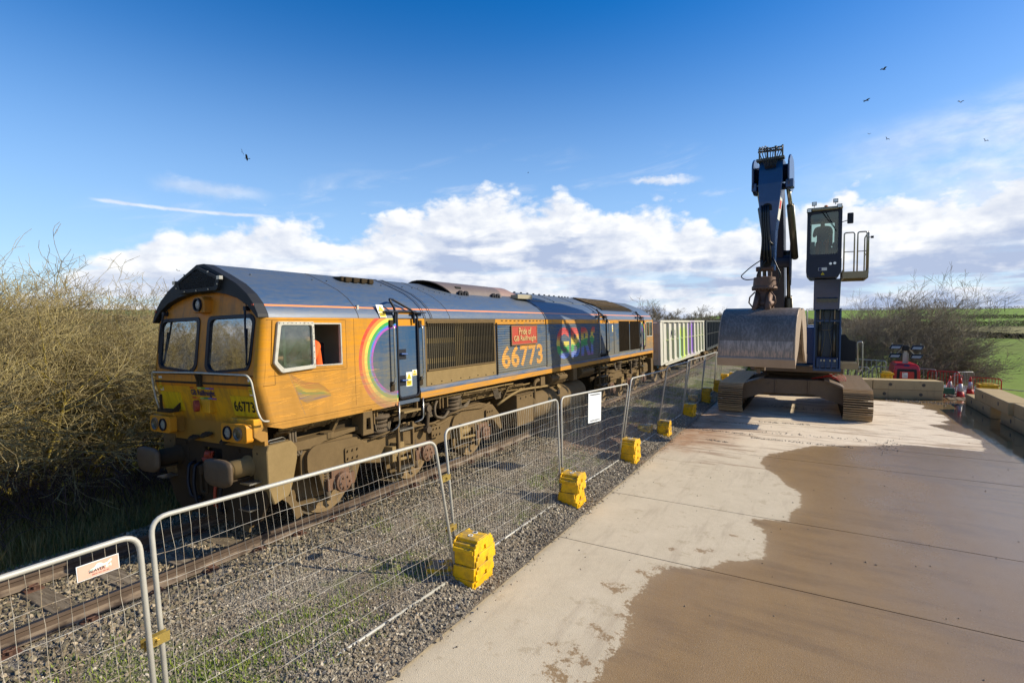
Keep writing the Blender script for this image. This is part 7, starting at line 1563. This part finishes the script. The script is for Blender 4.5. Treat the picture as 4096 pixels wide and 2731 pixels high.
for yy in (-8.22, -7.80):
    b = MB(); b.smooth = True; b.cyl((16.35, yy, 2.95), (16.35, yy, 3.9), .03, n=10); TW(b).obj('cylinder_rod', ST, exc); b = MB(); b.smooth = True; b.cyl((16.38, yy, 1.9), (16.36, yy, 2.96), .055, n=12); TW(b).obj('lift_cylinder', MATS['cyl_grey'], exc)
b = MB(); b.smooth = True; b.tube(bend([(16.3, -7.72, 2.82), (16.22, -7.9, 2.78), (16.22, -8.1, 2.78), (16.3, -8.2, 2.9)], .05, 3), .014, 6); b.tube([(16.3, -8.1, 3.4), (16.25, -8.05, 2.8), (16.25, -8.15, 2.2), (16.25, -8.1, 1.9)], .012, 5); b.tube([(16.3, -7.9, 3.4), (16.25, -7.95, 2.6), (16.25, -7.9, 2.2), (16.25, -7.85, 1.9)], .012, 5); TW(b).obj('hose', MATS['cyl_grey'], exc)
b = MB(); b.plate(rpoly([(-8.42, 1.72), (-8.42, 2.62), (-8.55, 2.64), (-8.68, 2.44), (-8.86, 2.40), (-8.87, 1.72)], .04, 2), [], .05, lambda u, v, w_: (17.0 + w_, u, v)); TW(b).obj('mud_guard', MATS['hoods'], exc)
b = MB(); [b.box(16.4 + i * .08, 16.43 + i * .08, -8.88, -8.42, 1.68, 1.71) for i in range(10)]; b.box(16.36, 17.2, -8.9, -8.41, 1.50, 1.66); b.box(16.34, 16.37, -8.88, -8.42, 1.64, 1.71); TW(b).obj('access_step', MATS['alu'], exc)
b = MB(); b.smooth = True; b.tube(bend([(16.4, -8.90, 1.55), (16.4, -8.86, 2.40), (16.4, -9.0, 2.42), (16.4, -9.02, 1.50), (16.4, -8.88, 1.44)], .08, 4), .022, 8); TW(b).obj('handrail', MATS['steel_bright'], exc)
# operator
J, Rr = sitting(.22, ((.22, .24, .2), (.42, .16, .12)), ((.24, -.22, .1), (.44, -.16, .1)), 0, 1, 2)
op = human('person', 'machine operator in a dark t-shirt and orange trousers leaning forward in the raised cab', J, Rr, [MATS['tshirt'], MATS['skin'], MATS['trousers'], MATS['hair']], (15.62, -7.84, 5.50), (0, 0, math.pi - .1))
# ================================================================== CONCRETE BLOCKS
def m_conc(T, b):
    p = T.pos(); n = T.noise(p, 1.6, 6, .65); n2 = T.noise(p, 22, 4, .7); r_ = T.rnd(); st = T.noise(T.scale(p, 2.5, 2.5, .5), 2, 5, .7); x, y, z = T.xyz(p)
    c = T.mix((n * .7 + n2 * .4 - .1).clamp(), hx('a08a62'), hx('cfb88c')); c = T.mix(r_ * .3, c, hx('927a54')); c = T.mix(st.step(.55, .75) * .45, c, hx('6e6049')); c = T.mix((1 - z.step(-.45, -.2)) * n.step(.3, .6) * .6, c, hx('5d4f3d'))
    setc(T, b, 'Normal', T.bump(n2, .3, .006)); return c
mat('block_concrete', m_conc, rough=.9, spec=.2)
def cblock(L, H=.425, D=.78):
    b = MB(); b.box(0, L, 0, D, 0, H); me = b.mesh('concrete_block', MATS['block_concrete']); h = MB()
    for fx_ in (.25, .72):
        h.lathe([(0, .075), (.004, .07), (.004, .02)], (L * fx_, -.002, H * .55), (0, -1, 0), 12)
        h.box(L * fx_ - .05, L * fx_ + .05, -.006, 0, H * .55 - .015, H * .55 + .015)
    return me, h.mesh('lifting_socket', mat('socket_dark', m_dusty('4a443a', '6d6557', 9), rough=.9))
def place_block(L, x, y, z, rz, label):
    a, h = CBK.setdefault(L, None) or CBK.update({L: cblock(L)}) or CBK[L]
    t = thing('concrete_block', label, 'concrete block', (x, y, z), (0, 0, rz), 'concrete barrier blocks'); put('block_body', a, t, .022, seg=2); put('lifting_socket', h, t); return t
CBK = {}
rzf = math.atan2(-2.65, .63)
for i, (s, z, L, lab) in enumerate(((-3.3, -.45, 3.0, 'lower concrete block of the far wall under the excavator frame'), (-.28, -.45, 3.0, 'lower long concrete block of the far wall right of the crawler track'),
        (-3.0, -.022, 3.0, 'upper concrete block of the far wall behind the slew ring'), (.02, -.022, 2.72, 'upper long concrete block of the far wall below the yellow bin'), (-6.35, -.45, 3.0, 'concrete block of the far wall nearest the railway'))):
    place_block(L, 24.95 + .231 * s, -10.04 - .973 * s, z, rzf, lab)
# right-hand wall runs towards the camera: inner face at y = -13.3
rr_ = R(180)
for x, y, z, L, a, lab in ((25.0, -13.25, -.45, 3.9, -.02, 'lower concrete block of the right wall beside the nearest red cone'), (20.2, -13.32, -.45, 3.9, 0, 'lower concrete block of the right wall past the gap'), (16.2, -13.35, -.45, 3.9, 0, 'lower concrete block of the right wall nearest the camera'),
        (23.4, -13.22, -.022, 4.35, -.015, 'upper concrete block of the right wall bridging the gap'), (18.95, -13.34, -.022, 3.9, 0, 'upper concrete block of the right wall at the picture edge'), (14.95, -13.4, -.022, 3.9, 0, 'upper concrete block outside the right picture edge')):
    t = place_block(L, x - L, y, z, a, lab); t.scale = (1, -1, 1)
# ================================================================== CONES, BIN, LIGHTING TOWER, BARRIERS
mat('cone_red', m_dusty('d0201c', 'b33a2a', 3), rough=.5); mat('cone_white', m_dusty('d8d4d2', 'b3aaa2', 3), rough=.45); mat('signal_red', m_dusty('a30c10', 'bf1618', 2), rough=.28, spec=.6)
def cone(x, y, z, s, label, rz=0):
    t = thing('traffic_cone', label, 'traffic cone', (x, y, z), (0, 0, rz), 'red and white traffic cones'); t.scale = (s, s, s)
    def lt(z0, z1, m_, nm):
        r = lambda q: .175 - .145 * q; b = MB(); b.smooth = True; b.lathe([(z0, r(z0) - .004), (z0, r(z0)), (z1, r(z1)), (z1, r(z1) - .01)], (0, 0, 0), (0, 0, 1), 24); return b.obj(nm, m_, t)
    lt(.05, .38, MATS['cone_red'], 'cone_body'); lt(.38, .74, MATS['cone_white'], 'reflective_sleeve'); lt(.74, 1.0, MATS['cone_red'], 'cone_tip')
    b = MB(); b.prism(rrect(-.22, .22, -.22, .22, .05, 2), 2, 0, .05); b.obj('cone_base', MATS['cone_red'], t, .01)
for x, y, s, lab in ((28.6, -13.45, .98, 'cone leaning beside the red barrier, left of the two nearest ones'), (27.4, -13.62, 1.0, 'nearest cone, standing at the end of the right concrete wall'), (28.8, -14.25, .98, 'dusty cone half hidden behind the right concrete wall'), (26.4, -9.38, .95, 'cone behind the far wall just right of the excavator step'), (26.4, -10.02, .92, 'cone behind the far wall next to the yellow bin')):
    cone(x, y, -.56, s, lab)
b = MB(); b.ring([[(x_, y_, z_) for x_, y_ in ((-.2 * s, -.22 * s), (.2 * s, -.22 * s), (.2 * s, .22 * s), (-.2 * s, .22 * s))] for z_, s in ((0, .85), (1.12, 1))]); t = thing('yellow_bin', 'yellow lidded plastic bin behind the far concrete wall', 'bin', (26.3, -10.68, -.56)); b.obj('bin_body', MATS['yellow_plastic'], t, .02)
b = MB(); b.box(-.26, .26, -.27, .27, 1.12, 1.2); b.box(-.2, .2, -.18, .18, 1.2, 1.26); b.obj('bin_lid', MATS['yellow_plastic'], t, .02, seg=2)
t = thing('grit_bin', 'low yellow lidded box behind the right concrete wall', 'bin', (28.2, -14.75, -.56)); b = MB(); b.box(-.3, .3, -.35, .35, 0, .62); b.obj('bin_body', MATS['yellow_plastic'], t, .03); b = MB(); b.box(-.33, .33, -.38, .38, .62, .70); b.box(-.2, .2, -.2, .2, .7, .74); b.obj('bin_lid', MATS['yellow_plastic'], t, .03, seg=2)
mat('lamp_face', rough=.3, color=hx('b8a896'))
lt_ = thing('lighting_tower', 'red mobile lighting tower with four folded lamp heads', 'lighting tower', (26.6, -11.5, -.56))
b = MB(); b.ring([[(x, y, z) for x, y in ((x0, -w_), (x0, w_), (1.9, w_), (1.9, -w_))] for z, w_, x0 in ((.15, .54, 0), (1.30, .50, .0), (1.52, .46, .05), (1.62, .36, .16))]); b.obj('canopy', MATS['signal_red'], lt_, .03, seg=2)
b = MB(); b.plate(rpoly([(-.42, .2), (.42, .2), (.37, 1.38), (-.37, 1.38)], .05, 3), [], .02, lambda u, v, w_: (-.018 + w_, u, v)); b.obj('black_panel', MATS['hoods'], lt_); b = MB(); b.plate(rpoly([(-.28, .2), (.28, .2), (.27, 1.26), (-.27, 1.26)], .03, 3), [], .012, lambda u, v, w_: (-.035 + w_, u, v)); pd = b.obj('front_door', MATS['signal_red'], lt_)
b = MB(); b.box(-.042, -.036, -.03, .18, .96, 1.22); b.obj('label_plate', MATS['sticker_white'], pd); b = MB(); b.box(-.042, -.036, -.2, -.1, .82, .92); b.obj('label_plate', MATS['sticker_white'], pd); put_text('eco', 'lettering', MATS['ink_black'], lambda u, v, w_: (-.045, .13 - u * .13, 1.03 + v * .05), pd)
b = MB(); b.plate([(.15, 1.16), (.08, 1.19), (.15, 1.2)], [], .002, lambda u, v, w_: (-.045 + w_, u, v)); b.obj('label_arrow', MATS['cone_red'], pd)
b = MB(); b.box(.04, .1, -.1, .1, 1.50, 1.58); b.obj('top_label', MATS['navy'], lt_)
b = MB(); [b.box(.3, 1.5, -.53, -.50, .5 + i * .09, .54 + i * .09) for i in range(9)]; b.obj('side_louvres', MATS['hoods'], lt_); b = MB(); b.box(.2, 1.8, -.5, .5, .05, .2); [b.cyl((1.0, s * .5, .16), (1.0, s * .62, .16), .22, n=16) for s in (-1, 1)]; b.obj('chassis', MATS['rubber'], lt_)
b = MB(); b.box(.5, .62, -.06, .06, 1.6, 2.46); b.box(.46, .66, -.10, -.07, 1.6, 2.1); b.box(.46, .66, .07, .10, 1.6, 2.1); b.obj('mast', MATS['galv'], lt_); b = MB(); b.box(.42, .68, -.13, .13, 2.22, 2.48); b.obj('mast_head', MATS['hoods'], lt_, .03)
for y, z in ((.40, 2.40), (-.42, 2.38), (.42, 1.98), (-.40, 1.96)):
    b = MB(); b.box(-.05, .08, -.22, .22, -.09, .11); b.v = [(x + .4 + z2 * .8, yy + y - z2 * .6, z2 + z) for x, yy, z2 in b.v]; h_ = b.obj('lamp_head', MATS['hoods'], lt_, .01); b = MB(); b.box(-.056, -.05, -.17, .17, -.07, .04); b.v = [(x + .4 + z2 * .8, yy + y - z2 * .6, z2 + z) for x, yy, z2 in b.v]; b.obj('lamp_lens', MATS['lamp_face'], h_)
    b = MB(); b.tube([(.55, y * .35, 2.3), (.55, y, z)], .02, 6); b.tube([(.52, y * 1.35, z), (.52, y * 1.35, z + .2)], .012, 5); b.obj('lamp_arm', MATS['galv'], h_)
def barrier(x0, y0, x1, y1, z, m_, label, h=1.1, n=15, tilt=0.):
    t = thing('crowd_barrier', label, 'barrier', ((x0 + x1) / 2, (y0 + y1) / 2, z)); o_ = Vector(t.location); A = Vector((x0, y0, z)) - o_; B = Vector((x1, y1, z)) - o_; U = Vector((tilt, 0, h))
    b = MB(); b.smooth = True; b.tube(bend([A, A + U, B + U, B], .14, 4), .024, 8); b.tube([A + U * .14, B + U * .14], .016, 6); b.obj('frame', m_, t)
    br_ = MB(); L = (B - A); me_ = None
    for i in range(1, n): p = A + L * i / n; br_ = MB(); br_.tube([p + U * .14, p + U], .011, 5, False); br_.obj('bar', m_, t)
gv = MATS['galv']; rdp = MATS['signal_red']
barrier(28.4, -8.0, 28.2, -10.15, -.56, gv, 'grey steel barrier behind the cones right of the excavator', 1.28, 16)
barrier(29.3, -10.4, 28.8, -12.95, -.56, gv, 'grey steel barrier half hidden behind the lighting tower', 1.25, 16)
barrier(30.5, -8.6, 28.6, -10.9, -.56, gv, 'grey steel barrier sloping down behind the other grey one', 1.6, 12)
barrier(28.3, -12.55, 28.1, -13.7, -.56, rdp, 'red steel barrier behind the leaning cone', 1.22, 10)
barrier(29.4, -13.75, 30.0, -14.6, -.56, MATS['cone_white'], 'white barrier leaning between the two red ones', 1.12, 12, -.12)
barrier(29.2, -14.35, 28.7, -15.35, -.56, rdp, 'red steel barrier behind the yellow box on the right', .92, 10)
barrier(30, -15.2, 26, -19.5, -.9, gv, 'low grey rail running off over the grass at the right edge', .7, 4)
b = MB(); b.smooth = True; b.tube([(27.0 + .35 * math.cos(a) * (1 + .1 * math.sin(a * 3)), -13.1 + .3 * math.sin(a), -.4 + .02 * a) for a in [k * .5 for k in range(30)]], .018, 6); tag(b.obj('cable_coil', MATS['hose']), 'black cable coiled on the ground between the concrete walls', 'cable')
b = MB(); b.smooth = True; b.tube(bend([(26.6, -12.9, -.38), (27.4, -13.1, .1), (27.8, -13.4, .55), (28.0, -13.9, .5), (27.9, -13.3, -.3), (27.2, -12.9, -.4)], .3, 5), .012, 6); tag(b.obj('red_hose', MATS['cone_red']), 'red hose looped up against the cones', 'hose')
b = MB(); b.ring([[(x * s, y * s, z) for x, y in ((-.25, -.35), (.25, -.35), (.25, .35), (-.25, .35))] for z, s in ((0, .8), (.26, .8))]); tag(b.obj('green_crate', mat('crate_green', rough=.6, color=hx('1c4a3c')), None, .01, (26.3, -12.9, -.2)), 'dark green plastic crate at the right end of the far wall', 'crate')
b = MB(); [b.box(26.0 + .0, 28.6, -13.9 + i * .32, -13.62 + i * .32, -.47, -.43) for i in range(3)]; tag(b.obj('timber_boards', MATS['sleeper_timber']), 'pale timber boards on the ground under the cones', 'boards')['kind'] = 'stuff'
# ================================================================== BIRDS
def bird(px, py, dist, span, bank, flap, label, heading=0.):
    a = rt * ((px - 1176) / 1195.7) + up * ((784 - py) / 1195.7) + fw; p = Vector(cam.matrix_world.translation) + a.normalized() * dist
    b = MB(); s = span / 2
    b.ring([[(x, y_ * w_, z_ * h_) for y_, z_ in ((-1, 0), (0, 1), (1, 0), (0, -1))] for x, w_, h_ in ((-.34 * span, .06 * span, .006 * span), (-.18 * span, .035 * span, .02 * span), (0, .05 * span, .05 * span), (.14 * span, .04 * span, .04 * span), (.2 * span, .03 * span, .03 * span), (.27 * span, .004 * span, .004 * span))])
    for sg in (-1, 1):
        b.add([(.12 * span, sg * .03 * span, .01), (.15 * span, sg * s * .5, s * flap), (.06 * span, sg * s, s * flap * .6), (-.04 * span, sg * s * .8, s * flap * .7), (-.08 * span, sg * s * .45, s * flap * .8), (-.10 * span, sg * .03 * span, 0), (.02 * span, sg * s * .45, s * flap + .03 * span)], [(0, 1, 6), (1, 2, 6), (2, 3, 6), (3, 4, 6), (4, 5, 6), (5, 0, 6), (0, 1, 2, 3, 4, 5)])
    return tag(b.obj('crow', MATS['crow'], None, 0, p, (bank, 0, heading)), label, 'bird', 'birds flying in the sky')
mat('crow', rough=.7, color=(.012, .012, .014))
for q in ((556, 349, 24, .3, 1.2, .15, 'upper crow of the pair over the engine', 1.0), (567, 364, 24, .34, .6, .5, 'lower crow of the pair over the engine', 2.4), (2029, 160, 45, .62, .1, .35, 'highest bird, top right of the sky', -1.0), (1990, 231, 42, .62, 0, .12, 'bird gliding level below the highest one', -1.05),
          (2206, 235, 55, .55, .3, .4, 'bird nearest the right edge, level with the gliding one', -.6), (1996, 308, 60, .4, .3, .3, 'tiny bird left of the small pair above the cab', -.4), (2037, 320, 50, .4, .6, .6, 'tiny bird above and right of the raised cab', .4), (2263, 324, 55, .45, .5, .6, 'tiny bird above the cloud at the far right', .2), (1213, 397, 60, .35, .1, .3, 'lone tiny bird over the middle of the engine', -1.0), (408, 622, 30, .22, .4, .5, 'small bird just left of the engine roof', 1.0)):
    bird(*q)
